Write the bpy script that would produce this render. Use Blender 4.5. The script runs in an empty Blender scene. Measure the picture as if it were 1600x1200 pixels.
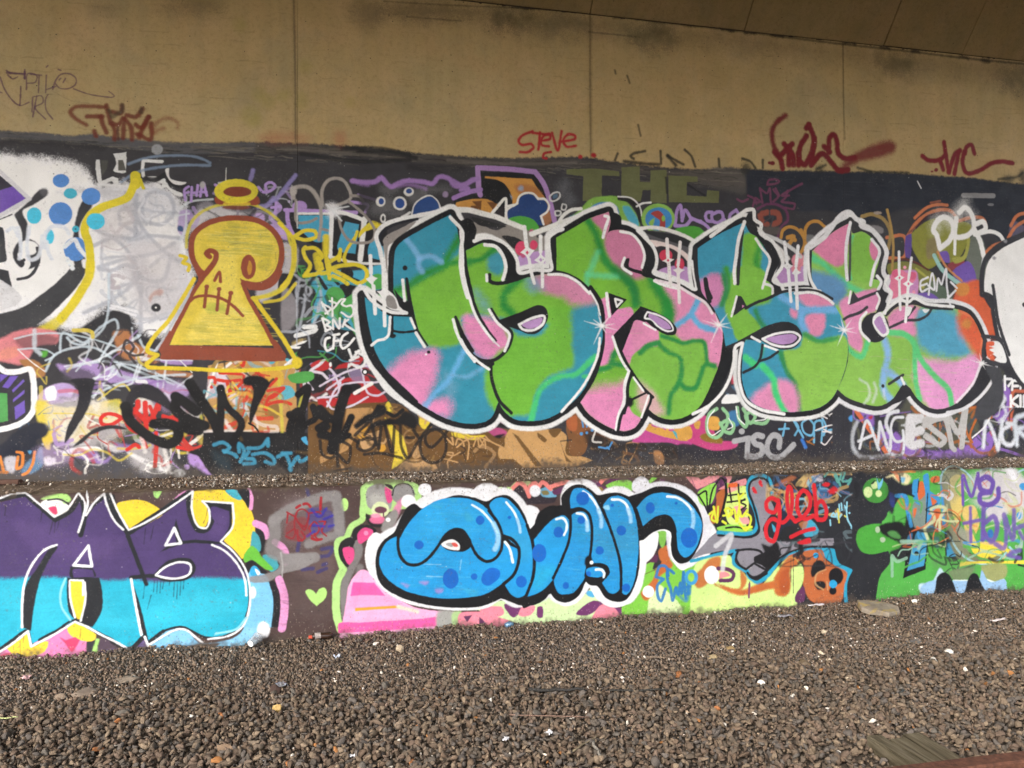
import bpy, bmesh, math, random
import numpy as np
from mathutils import Vector, Matrix, noise as mnoise

# ------------------------------------------------------------------ camera, light, exposure
scene = bpy.context.scene
TH = math.radians(12.6)                 # camera turned towards the far (right) end of the wall
CT, ST = math.cos(TH), math.sin(TH)
FPX = 1230.0                            # focal length in pixels of the 1600 px wide photograph
HY = 605.0                              # horizon row
CAMH = 1.6
DB, DF = 5.85, 5.15                     # distance of the tall wall and of the low wall in front of it
cam_d = bpy.data.cameras.new('camera')
cam_d.sensor_width = 36.0
cam_d.lens = FPX / 1600 * 36.0
cam_d.shift_y = (HY - 600) / 1600
cam_d.clip_start = 0.05
cam_d.clip_end = 600
cam = bpy.data.objects.new('camera', cam_d)
scene.collection.objects.link(cam)
cam.location = (0, 0, CAMH)
cam.rotation_euler = (math.radians(90), 0, -TH)
scene.camera = cam

SUN_EL, SUN_AZ = math.radians(36), math.radians(222)      # azimuth of the sun, clockwise from +Y
world = bpy.data.worlds.new('World')
scene.world = world
world.use_nodes = True
wn = world.node_tree
for n in list(wn.nodes): wn.nodes.remove(n)
sky = wn.nodes.new('ShaderNodeTexSky')
sky.sky_type = 'NISHITA'
sky.sun_disc = False
sky.sun_elevation = SUN_EL
sky.sun_rotation = SUN_AZ
sky.air_density = 1.0
sky.dust_density = 4.0
sky.ozone_density = 0.6
bg = wn.nodes.new('ShaderNodeBackground'); bg.inputs['Strength'].default_value = 0.15
wo = wn.nodes.new('ShaderNodeOutputWorld')
hs = wn.nodes.new('ShaderNodeHueSaturation'); hs.inputs['Saturation'].default_value = 0.45
wn.links.new(sky.outputs[0], hs.inputs['Color'])
wn.links.new(hs.outputs[0], bg.inputs[0]); wn.links.new(bg.outputs[0], wo.inputs[0])
sl = bpy.data.lights.new('sun', 'SUN')
sl.energy = 0.9; sl.angle = math.radians(26); sl.color = (1.0, 0.965, 0.91)
sun = bpy.data.objects.new('sun', sl)
scene.collection.objects.link(sun)
sd = Vector((math.sin(SUN_AZ) * math.cos(SUN_EL), math.cos(SUN_AZ) * math.cos(SUN_EL), math.sin(SUN_EL)))
sun.rotation_euler = sd.to_track_quat('Z', 'Y').to_euler()
scene.view_settings.view_transform = 'Standard'
scene.view_settings.look = 'None'
scene.view_settings.gamma = 1.0
scene.view_settings.exposure = 1.70
scene.view_settings.use_curve_mapping = False

rng = np.random.default_rng(7)
random.seed(7)
COL = scene.collection

# ------------------------------------------------------------------ helpers
def ray(px, py):
    u = (px - 800) / FPX; v = (HY - py) / FPX
    return u, v
def on_wall(px, py, D):
    """pixel of the photograph -> (X, Z) on the plane Y = D"""
    u = (px - 800) / FPX; v = (HY - py) / FPX
    t = D / (CT - u * ST)
    return t * (ST + u * CT), CAMH + t * v
def on_ground(px, py, z=0.0):
    u = (px - 800) / FPX; v = (HY - py) / FPX
    t = (z - CAMH) / v
    return Vector((t * (ST + u * CT), t * (CT - u * ST), z))

def tag(o, label=None, cat=None, group=None, kind=None):
    if label: o['label'] = label
    if cat: o['category'] = cat
    if group: o['group'] = group
    if kind: o['kind'] = kind
    return o
def link(name, me, parent=None, mat=None):
    o = bpy.data.objects.new(name, me); COL.objects.link(o)
    if parent is not None: o.parent = parent
    if mat is not None and me is not None and not me.materials: me.materials.append(mat)
    return o
def empty(name, loc=(0, 0, 0)):
    o = bpy.data.objects.new(name, None); COL.objects.link(o); o.location = loc
    o.empty_display_size = 0.1
    return o
def np_mesh(name, V, F, uv=None, col=None, smooth=False):
    """V (n,3) array, F (m,k) array -> mesh"""
    me = bpy.data.meshes.new(name)
    V = np.ascontiguousarray(V, dtype=np.float32); F = np.ascontiguousarray(F, dtype=np.int32)
    m, k = F.shape
    me.vertices.add(len(V)); me.vertices.foreach_set('co', V.ravel())
    me.loops.add(m * k); me.loops.foreach_set('vertex_index', F.ravel())
    me.polygons.add(m)
    me.polygons.foreach_set('loop_start', np.arange(0, m * k, k, dtype=np.int32))
    try: me.polygons.foreach_set('loop_total', np.full(m, k, dtype=np.int32))
    except Exception: pass
    if smooth: me.polygons.foreach_set('use_smooth', np.ones(m, dtype=bool))
    if uv is not None:
        l = me.uv_layers.new(name='UVMap')
        l.data.foreach_set('uv', np.ascontiguousarray(uv[F.ravel()], dtype=np.float32).ravel())
    if col is not None:
        a = me.color_attributes.new('tint', 'FLOAT_COLOR', 'POINT')
        a.data.foreach_set('color', np.ascontiguousarray(col, dtype=np.float32).ravel())
    me.update(calc_edges=True)
    return me

def bm_mesh(name, bm, smooth=False):
    me = bpy.data.meshes.new(name); bm.to_mesh(me); bm.free()
    if smooth: me.polygons.foreach_set('use_smooth', np.ones(len(me.polygons), dtype=bool))
    me.update(); return me
def box_bm(x0, x1, y0, y1, z0, z1, bevel=0.0, bm=None):
    own = bm is None
    if own: bm = bmesh.new()
    r = bmesh.ops.create_cube(bm, size=1.0)
    for v in r['verts']:
        v.co = Vector((x0 + (v.co.x + .5) * (x1 - x0), y0 + (v.co.y + .5) * (y1 - y0), z0 + (v.co.z + .5) * (z1 - z0)))
    if bevel > 0:
        es = list({e for v in r['verts'] for e in v.link_edges})
        bmesh.ops.bevel(bm, geom=es, offset=bevel, segments=2, affect='EDGES')
    return bm

def lin(h):
    c = [int(h[i:i + 2], 16) / 255 for i in (0, 2, 4)]
    return [x / 12.92 if x <= .04045 else ((x + .055) / 1.055) ** 2.4 for x in c]

# ------------------------------------------------------------------ spray-paint rasteriser (paint is laid down in wall coordinates)
TS = 280.0                              # texels per metre
CROP = {'Z': (0, 0, 1), 'A': (0, 200, 16/3), 'B': (0, 400, 16/3), 'C': (0, 560, 16/3), 'D': (220, 240, 16/3),
        'E': (220, 400, 16/3), 'F': (440, 240, 16/3), 'G': (440, 400, 16/3), 'H': (220, 560, 16/3), 'I': (500, 560, 16/3),
        'J': (720, 240, 16/3), 'K': (720, 420, 16/3), 'L': (780, 560, 16/3), 'M': (1000, 240, 16/3), 'N': (1000, 420, 16/3),
        'O': (1060, 560, 16/3), 'Q': (1300, 240, 16/3), 'R': (1300, 420, 16/3), 'T': (1300, 560, 16/3),
        't1': (0, 0, 4), 't2': (400, 0, 4), 't3': (800, 0, 4), 't4': (1200, 0, 4),
        'a': (0, 740, 4), 'b': (360, 740, 16/3), 'c': (580, 740, 16/3), 'd': (840, 740, 16/3),
        'e': (1080, 720, 40/7), 'f': (1320, 720, 40/7)}

def vnoise(h, w, cell, rg):
    gh, gw = int(h / cell) + 3, int(w / cell) + 3
    g = rg.random((gh, gw)).astype(np.float32)
    y = np.arange(h) / cell; x = np.arange(w) / cell
    yi = y.astype(int); xi = x.astype(int)
    fy = (y - yi)[:, None].astype(np.float32); fx = (x - xi)[None, :].astype(np.float32)
    fy = fy * fy * (3 - 2 * fy); fx = fx * fx * (3 - 2 * fx)
    a = g[yi][:, xi]; b = g[yi][:, xi + 1]; c = g[yi + 1][:, xi]; d = g[yi + 1][:, xi + 1]
    return (a * (1 - fx) + b * fx) * (1 - fy) + (c * (1 - fx) + d * fx) * fy

def catmull(P, closed, step=4.0):
    """P: list of (x, y, corner, value) -> densified (n,3)"""
    n = len(P)
    A = np.array([(p[0], p[1], p[3]) for p in P], dtype=float)
    out = []
    rngi = range(n) if closed else range(n - 1)
    for i in rngi:
        p1, p2 = A[i], A[(i + 1) % n]
        c1, c2 = P[i][2], P[(i + 1) % n][2]
        p0 = A[(i - 1) % n] if (closed or i > 0) else 2 * p1 - p2
        p3 = A[(i + 2) % n] if (closed or i < n - 2) else 2 * p2 - p1
        if c1 and c2:
            out.append(p1[None, :]); continue
        if c1: p0 = p1
        if c2: p3 = p2
        d = math.hypot(p2[0] - p1[0], p2[1] - p1[1])
        k = max(2, min(24, int(d / step)))
        t = (np.arange(k) / k)[:, None]
        # centripetal-ish: damp tangents for uneven spacing
        d0 = math.hypot(*(p1 - p0)[:2]) + 1e-6; d3 = math.hypot(*(p3 - p2)[:2]) + 1e-6; dd = d + 1e-6
        m1 = ((p1 - p0) / d0 * 1.0 + (p2 - p1) / dd) * .5 * min(dd, 1.6 * d0 if d0 > 1e-3 else dd)
        m2 = ((p3 - p2) / d3 * 1.0 + (p2 - p1) / dd) * .5 * min(dd, 1.6 * d3 if d3 > 1e-3 else dd)
        if c1: m1 = (p2 - p1)
        if c2: m2 = (p2 - p1)
        t2, t3 = t * t, t * t * t
        out.append((2 * t3 - 3 * t2 + 1) * p1 + (t3 - 2 * t2 + t) * m1 + (-2 * t3 + 3 * t2) * p2 + (t3 - t2) * m2)
    if not closed: out.append(A[-1][None, :])
    return np.concatenate(out)

class Canvas:
    def __init__(s, D, X0, X1, Z0, Z1, seed):
        s.D, s.X0, s.X1, s.Z0, s.Z1 = D, X0, X1, Z0, Z1
        s.W = int((X1 - X0) * TS); s.H = int((Z1 - Z0) * TS)
        s.rgb = np.zeros((s.H, s.W, 3), np.float32)        # premultiplied linear colour
        s.a = np.zeros((s.H, s.W), np.float32)
        s.id = np.zeros((s.H, s.W), np.int16)
        rg = np.random.default_rng(seed)
        s.n1 = (vnoise(s.H, s.W, 7, rg) - .5) * 1.3 + (vnoise(s.H, s.W, 2.5, rg) - .5) * .9
        s.nb = (vnoise(s.H, s.W, 22, rg) - .5) * 2 + (vnoise(s.H, s.W, 9, rg) - .5)
        s.sp = rg.random((s.H, s.W)).astype(np.float32) - .5
        s.films = []; s.cur = 0; s.clip = None; s.defs = {}
    def tx(s, crop, x, y):
        ox, oy, k = CROP[crop]
        X, Z = on_wall(ox + x / k, oy + y / k, s.D)
        return (X - s.X0) * TS, (s.Z1 - Z) * TS
    def scale(s, crop, x, y):
        a = s.tx(crop, x, y); b = s.tx(crop, x + 10, y); c = s.tx(crop, x, y + 10)
        return (math.hypot(b[0] - a[0], b[1] - a[1]) * math.hypot(c[0] - a[0], c[1] - a[1])) ** .5 / 10
    def bbox(s, x0, y0, x1, y1, pad):
        return (max(0, int(x0 - pad)), max(0, int(y0 - pad)), min(s.W, int(x1 + pad) + 2), min(s.H, int(y1 + pad) + 2))
    def dist(s, C, bb, R, closed):
        """distance to polyline C (n,3: x,y,halfwidth) minus halfwidth, inside bb, capped at R"""
        x0, y0, x1, y1 = bb
        d = np.full((y1 - y0, x1 - x0), R, np.float32)
        n = len(C)
        for i in range(n if closed else n - 1):
            ax, ay, aw = C[i]; bx, by, bw = C[(i + 1) % n]
            pad = R + max(aw, bw)
            u0 = max(x0, int(min(ax, bx) - pad)); u1 = min(x1, int(max(ax, bx) + pad) + 2)
            v0 = max(y0, int(min(ay, by) - pad)); v1 = min(y1, int(max(ay, by) + pad) + 2)
            if u0 >= u1 or v0 >= v1: continue
            X = np.arange(u0, u1, dtype=np.float32)[None, :] + .5 - ax
            Y = np.arange(v0, v1, dtype=np.float32)[:, None] + .5 - ay
            dx, dy = bx - ax, by - ay; L = dx * dx + dy * dy
            if L < 1e-6: t = 0.0; q = np.sqrt(X * X + Y * Y) - aw
            else:
                t = np.clip((X * dx + Y * dy) / L, 0, 1)
                q = np.sqrt((X - t * dx) ** 2 + (Y - t * dy) ** 2) - (aw + (bw - aw) * t)
            sub = d[v0 - y0:v1 - y0, u0 - x0:u1 - x0]
            np.minimum(sub, q, out=sub)
        return d
    def inside(s, C, bb):
        x0, y0, x1, y1 = bb
        w, h = x1 - x0, y1 - y0
        m = np.zeros((h, w + 1), np.int32)
        n = len(C)
        for i in range(n):
            ax, ay = C[i][0], C[i][1]; bx, by = C[(i + 1) % n][0], C[(i + 1) % n][1]
            if ay == by: continue
            if ay > by: ax, ay, bx, by = bx, by, ax, ay
            r0 = max(0, int(math.ceil(ay - .5)) - y0); r1 = min(h, int(math.ceil(by - .5)) - y0)
            if r0 >= r1: continue
            r = np.arange(r0, r1)
            xc = ax + (r + y0 + .5 - ay) * (bx - ax) / (by - ay)
            ci = np.clip(np.ceil(xc - .5).astype(int) - x0, 0, w)
            np.add.at(m, (r, ci), 1)
        return (np.cumsum(m, axis=1)[:, :w] & 1).astype(bool)
    def put(s, bb, alpha, col):
        x0, y0, x1, y1 = bb
        if s.clip is not None: alpha = alpha * s.clip[y0:y1, x0:x1]
        a = alpha[..., None]
        s.rgb[y0:y1, x0:x1] = s.rgb[y0:y1, x0:x1] * (1 - a) + np.array(col, np.float32) * a
        s.a[y0:y1, x0:x1] = s.a[y0:y1, x0:x1] * (1 - alpha) + alpha
        if s.cur: s.id[y0:y1, x0:x1][alpha > .42] = s.cur
    def edge(s, d, bb, soft, nz):
        x0, y0, x1, y1 = bb
        soft = max(soft, .75)
        n = s.n1[y0:y1, x0:x1] * min(1.0, .35 + soft * .2) * nz
        if soft > 4: n = n + s.nb[y0:y1, x0:x1] * soft * .28
        t = np.clip(.5 - (d + n) / (2 * soft), 0, 1)
        t = t * t * (3 - 2 * t)
        if soft > 1.3:
            k = min(1.0, (soft - 1.3) / 3)
            t = np.clip(t + s.sp[y0:y1, x0:x1] * 1.5 * k * 4 * t * (1 - t) * .5, 0, 1)
        return t
    def poly(s, C, col, soft, al, nz=1.0):
        soft_t = max(soft, .75)
        bb = s.bbox(C[:, 0].min(), C[:, 1].min(), C[:, 0].max(), C[:, 1].max(), soft_t * 1.5 + 3)
        if bb[0] >= bb[2] or bb[1] >= bb[3]: return None
        R = soft_t * 1.6 + 3
        C2 = C.copy(); C2[:, 2] = 0
        d = s.dist(C2, bb, R, True)
        m = s.inside(C, bb)
        d = np.where(m, -d, d)
        t = s.edge(d, bb, soft, nz) * al
        if col is not None: s.put(bb, t, col)
        return bb, t
    def stroke(s, C, col, soft, al, nz=1.0, closed=False):
        R = max(soft, .75) * 1.6 + 3
        wmax = C[:, 2].max()
        bb = s.bbox(C[:, 0].min(), C[:, 1].min(), C[:, 0].max(), C[:, 1].max(), wmax + R)
        if bb[0] >= bb[2] or bb[1] >= bb[3]: return
        d = s.dist(C, bb, R, closed)
        s.put(bb, s.edge(d, bb, soft, nz) * al, col)
    def parse_pts(s, crop, txt, ws=None):
        P = []
        for tok in txt.split():
            c = tok.endswith('!'); tok = tok.rstrip('!')
            x, y = tok.split(',')
            P.append([float(x), float(y), c])
        k = s.scale(crop, P[0][0], P[0][1]) if P else 1
        Q = []
        for i, (x, y, c) in enumerate(P):
            w = 0.0
            if ws:
                f = i / max(1, len(P) - 1) * (len(ws) - 1); j = int(f); g = f - j
                w = (ws[j] if j >= len(ws) - 1 else ws[j] * (1 - g) + ws[j + 1] * g)
            u, v = s.tx(crop, x, y)
            Q.append((u, v, c, w * k / 2))
        return Q, k
    def run(s, text):
        crop = 'Z'
        stack = []
        for ln in text.splitlines():
            ln = ln.strip()
            if not ln or ln[0] == '#': continue
            if ln[0] == '@': crop = ln[1:].strip(); continue
            op = ln[0]
            if op == 'F':
                r = ln[1:].strip()
                if r.startswith('-'): s.cur = 0; continue
                k, nm, lb = r.split('|'); s.films.append([nm, lb, None]); s.cur = len(s.films); continue
            if op == '(':
                k, nm, lb = ln[1:].strip().split('|')
                stack.append((s.cur, s.clip))
                s.films.append([nm, lb, s.cur]); s.cur = len(s.films)
                if k in s.defs:
                    C = s.defs[k]; m = np.zeros((s.H, s.W), np.float32)
                    r = s.poly(C, None, .9, 1.0)
                    if r: bb, t = r; m[bb[1]:bb[3], bb[0]:bb[2]] = t
                    s.clip = m
                continue
            if op == ')': s.cur, s.clip = stack.pop(); continue
            if op == '{':
                Q, k = s.parse_pts(crop, ln[1:]); C = catmull(Q, True)
                m = np.zeros((s.H, s.W), np.float32); bb, t = s.poly(C, None, .9, 1.0)
                m[bb[1]:bb[3], bb[0]:bb[2]] = t; stack.append((s.cur, s.clip)); s.clip = m; continue
            if op == '}': s.cur, s.clip = stack.pop(); continue
            if op == 'D':
                nm, pts = ln[1:].split(':'); Q, k = s.parse_pts(crop, pts)
                s.defs[nm.strip()] = catmull(Q, True); continue
            head, body = ln.split(':', 1)
            hd = head.split()
            col = lin(hd[1])
            soft, al, nz, ws = 3.0, 1.0, 1.0, None
            if CROP[crop][2] == 1: soft = 1.0
            for h in hd[2:]:
                if h[0] == 's': soft = float(h[1:])
                elif h[0] == 'a': al = float(h[1:])
                elif h[0] == 'n': nz = float(h[1:])
                elif h[0] == 'w': ws = [float(q) for q in h[1:].split(',')]
            if op == 'O':
                C = s.defs[body.strip()].copy(); k = TS / 196.0
                C[:, 2] = ws[0] * k / 2; s.stroke(C, col, soft * k, al, nz, True); continue
            if op == 'X':
                p, rr, cr = body.split(); x, y = p.split(','); cr = cr[1:]
                u, v = s.tx(cr, float(x), float(y)); k = s.scale(cr, float(x), float(y)); R = float(rr) * k
                for i in range(9):
                    an = i * 2 * math.pi / 9 + .3 * math.sin(i * 5.1) - .2; L = R * (.75 + .35 * math.sin(i * 2.7))
                    C = np.array([(u, v, 2.6 * R / 40), (u + math.cos(an) * L * .4, v + math.sin(an) * L * .4, 1.6 * R / 40), (u + math.cos(an) * L, v + math.sin(an) * L, .2)])
                    s.stroke(C, col, 1.6, .7, 1)
                C = np.array([(u, v, R * .03), (u + .5, v, R * .03)]); s.stroke(C, col, R * .16, .95, 1); continue
            if op == 'V': continue
            if op == 'W':                                   # loose scrawls layered over one another
                nn = int(hd[2]); rg = random.Random(int(hd[3])); a, b = body.split()
                x0, y0 = map(float, a.split(',')); x1, y1 = map(float, b.split(','))
                cols = hd[1].split('/')
                for _ in range(nn):
                    cx, cy = rg.uniform(x0, x1), rg.uniform(y0, y1); n = rg.randint(3, 7); an = rg.uniform(0, 6.3); st = rg.uniform(9, 26)
                    Q = []; x, y = cx, cy; w = rg.choice((1.6, 2.2, 3.2, 5.0))
                    for j in range(n):
                        u, v = s.tx('Z', min(max(x, x0 - 6), x1 + 6), min(max(y, y0 - 4), y1 + 4)); Q.append((u, v, False, w * TS / 392)); an += rg.gauss(0, 1.1) + .5
                        x += math.cos(an) * st; y += math.sin(an) * st * .8
                    s.stroke(catmull(Q, False), lin(rg.choice(cols)), rg.choice((.8, 1.2, 2.4)), rg.uniform(.45, .95))
                continue
            if op == 'B':                                   # dry sideways brush marks
                nn = int(hd[2]); rg = random.Random(int(hd[3])); al_ = float(hd[4])
                P4 = [tuple(map(float, t.split(','))) for t in body.split()]
                for _ in range(nn):
                    f = rg.random(); g = rg.random(); k_ = f * (len(P4) // 2 - 1); i_ = min(int(k_), len(P4) // 2 - 2); f_ = k_ - i_
                    tp = [P4[2 * i_][c] * (1 - f_) + P4[2 * i_ + 2][c] * f_ for c in (0, 1)]; bt = [P4[2 * i_ + 1][c] * (1 - f_) + P4[2 * i_ + 3][c] * f_ for c in (0, 1)]
                    x, y = tp[0] * (1 - g) + bt[0] * g, tp[1] * (1 - g) + bt[1] * g; L = rg.uniform(8, 46)
                    Q = []
                    for j in range(4):
                        u, v = s.tx('Z', x + L * j / 3, y + rg.uniform(-1.2, 1.2) + j * .6); Q.append((u, v, False, rg.uniform(.5, 1.6) * TS / 392))
                    s.stroke(catmull(Q, False), lin(rg.choice(hd[1].split('/'))), .9, al_ * rg.uniform(.4, 1))
                continue
            for shp in body.split(';'):
                shp = shp.strip()
                if not shp: continue
                if op == 'E':
                    c, r = shp.split()[:2]
                    cx, cy = map(float, c.split(',')); rx, ry = map(float, r.split(','))
                    Q = []
                    for i in range(20):
                        a = i / 20 * 2 * math.pi; u, v = s.tx(crop, cx + rx * math.cos(a), cy + ry * math.sin(a)); Q.append((u, v, 0.0))
                    s.poly(np.array(Q), col, soft * s.scale(crop, cx, cy), al, nz); continue
                Q, k = s.parse_pts(crop, shp, ws)
                if op == 'P':
                    if len(Q) < 3: continue
                    s.poly(catmull(Q, True), col, soft * k, al, nz)
                elif op in 'ST':
                    if len(Q) < 2: continue
                    s.stroke(catmull(Q, False), col, soft * k, al, nz)
    def weather(s, seed, gain=1.0):
        rg = np.random.default_rng(seed)
        # uneven film of paint, faint runs and rollers marks, pin-prick chips
        m = 1 + (vnoise(s.H, s.W, 60, rg) - .5) * .10 + (vnoise(s.H, s.W, 12, rg) - .5) * .09 + (vnoise(s.H, s.W, 3, rg) - .5) * .10
        m += (rg.random((s.H, s.W)).astype(np.float32) - .5) * .10
        hor = vnoise(s.H, max(8, s.W // 14), 3.0, rg); hor = np.repeat(hor, 15, axis=1)[:, :s.W]
        if hor.shape[1] < s.W: hor = np.pad(hor, ((0, 0), (0, s.W - hor.shape[1])), 'edge')
        big = vnoise(s.H, s.W, 90, rg)
        m += (hor - .5) * .09 * (big > .45)
        # thin places where the wall's grey-brown pores show through
        pore = np.clip((vnoise(s.H, s.W, 2.2, rg) - .80) * 7, 0, 1) * np.clip((vnoise(s.H, s.W, 40, rg) - .35) * 3, 0, 1) * .40
        s.rgb *= m[..., None]
        s.rgb = s.rgb * (1 - pore[..., None]) + np.array((.13, .115, .10), np.float32) * (pore * s.a)[..., None]
        for n, colr, rr in ((int(900 * gain), (.02, .018, .016), 1.0), (int(350 * gain), (.62, .6, .56), .9)):
            for _ in range(n):
                x, y = rg.integers(3, s.W - 4), rg.integers(3, s.H - 4)
                w = rg.integers(1, 3); h = rg.integers(1, 3); a = rg.uniform(.25, .8)
                s.rgb[y:y + h, x:x + w] = s.rgb[y:y + h, x:x + w] * (1 - a) + np.array(colr, np.float32) * a * s.a[y:y + h, x:x + w, None]
    def image(s, name, gain=1.02):
        a = np.maximum(s.a, 1e-4)[..., None]
        c = np.clip(s.rgb / a * gain, 0.004, .88)
        c = np.where(s.a[..., None] < .02, np.array([.2, .15, .09], np.float32), c)
        e = np.where(c <= .0031308, c * 12.92, 1.055 * np.power(np.maximum(c, 1e-6), 1 / 2.4) - .055)
        px = np.concatenate([e, s.a[..., None]], axis=2)[::-1].astype(np.float32)
        im = bpy.data.images.new(name, s.W, s.H, alpha=True)
        im.alpha_mode = 'CHANNEL_PACKED'
        im.pixels.foreach_set(np.ascontiguousarray(px).ravel())
        im.update(); im.pack()
        return im
    def uv(s, X, Z):
        return np.stack([(X - s.X0) / (s.W / TS), 1 - (s.Z1 - Z) / (s.H / TS)], axis=-1)
    def build_films(s, root, mat, yoff):
        """each piece, tag and letter of paint becomes a thin coat of its own, lifted a millimetre off the wall"""
        q = 2
        ID = s.id[::q, ::q]
        rects = {i + 1: [] for i in range(len(s.films))}
        openr = {}
        for r in range(ID.shape[0] + 1):
            new = {}
            if r < ID.shape[0]:
                row = ID[r]; ch = np.flatnonzero(np.diff(row)) + 1
                st = np.concatenate([[0], ch]); en = np.concatenate([ch, [len(row)]])
                for a, b in zip(st.tolist(), en.tolist()):
                    v = int(row[a])
                    if v:
                        k = (a, b, v); new[k] = openr.pop(k, r)
            for (a, b, v), r0 in openr.items(): rects[v].append((a, b, r0, r))
            openr = new
        objs = {}
        SUB = {'graffiti_dots': 'dot', 'graffiti_lettering': 'letter', 'graffiti_tag': 'tag_stroke', 'graffiti_line': 'line_segment',
               'graffiti_scrawl': 'scrawl_line', 'graffiti_stroke': 'swipe', 'graffiti_piece': 'paint_patch', 'letter': 'colour_patch'}
        def patch(nm, R, parent):
            R = np.array(R, float); n = len(R)
            X0 = s.X0 + R[:, 0] * q / TS; X1 = s.X0 + np.minimum(R[:, 1] * q, s.W) / TS
            Zt = s.Z1 - R[:, 2] * q / TS; Zb = s.Z1 - np.minimum(R[:, 3] * q, s.H) / TS
            V = np.zeros((n, 4, 3)); V[:, 0, 0] = X0; V[:, 1, 0] = X1; V[:, 2, 0] = X1; V[:, 3, 0] = X0
            V[:, 0, 2] = Zb; V[:, 1, 2] = Zb; V[:, 2, 2] = Zt; V[:, 3, 2] = Zt; V[:, :, 1] = s.D - yoff
            V = V.reshape(-1, 3)
            return link(nm, np_mesh(nm, V, np.arange(n * 4).reshape(n, 4), uv=s.uv(V[:, 0], V[:, 2])), parent, mat)
        def components(R):
            """rectangles that touch belong to one patch of paint"""
            par = list(range(len(R)))
            def find(a):
                while par[a] != a: par[a] = par[par[a]]; a = par[a]
                return a
            top = {}
            for i, r in enumerate(R):
                for z in (r[2],): top.setdefault(z, []).append(i)
            left = {}
            for i, r in enumerate(R): left.setdefault(r[0], []).append(i)
            for i, r in enumerate(R):
                for j in top.get(r[3], ()):
                    t = R[j]
                    if t[0] <= r[1] and t[1] >= r[0]: par[find(i)] = find(j)
                for j in left.get(r[1], ()):
                    t = R[j]
                    if t[2] <= r[3] and t[3] >= r[2]: par[find(i)] = find(j)
            g = {}
            for i in range(len(R)): g.setdefault(find(i), []).append(R[i])
            out = [(sum((c[1] - c[0]) * (c[3] - c[2]) for c in cs), cs) for cs in g.values()]
            out.sort(key=lambda t: -t[0]); return out
        for i, (nm, lb, par) in enumerate(s.films):
            R = rects[i + 1]
            has_sub = any(f[2] == i + 1 for f in s.films)
            if not R and not has_sub: continue
            p = root if par is None else objs.get(par, root)
            comps = components(R) if R else []
            big = [c for c in comps if c[0] >= 46]
            if not big: big = comps[:1]
            small = [r for c in comps[len(big):] for r in c[1] if c[0] >= 5]
            if par is None and (len(big) > 1 or has_sub):
                o = empty(nm); o.parent = p
                for k, c in enumerate(big):
                    patch('outline' if has_sub else SUB.get(nm, 'paint_patch'), c[1] + (small if k == 0 else []), o)
            else:
                o = patch(nm, [r for c in big for r in c[1]] + small, p)
            o['label'] = lb
            objs[i + 1] = o

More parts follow.
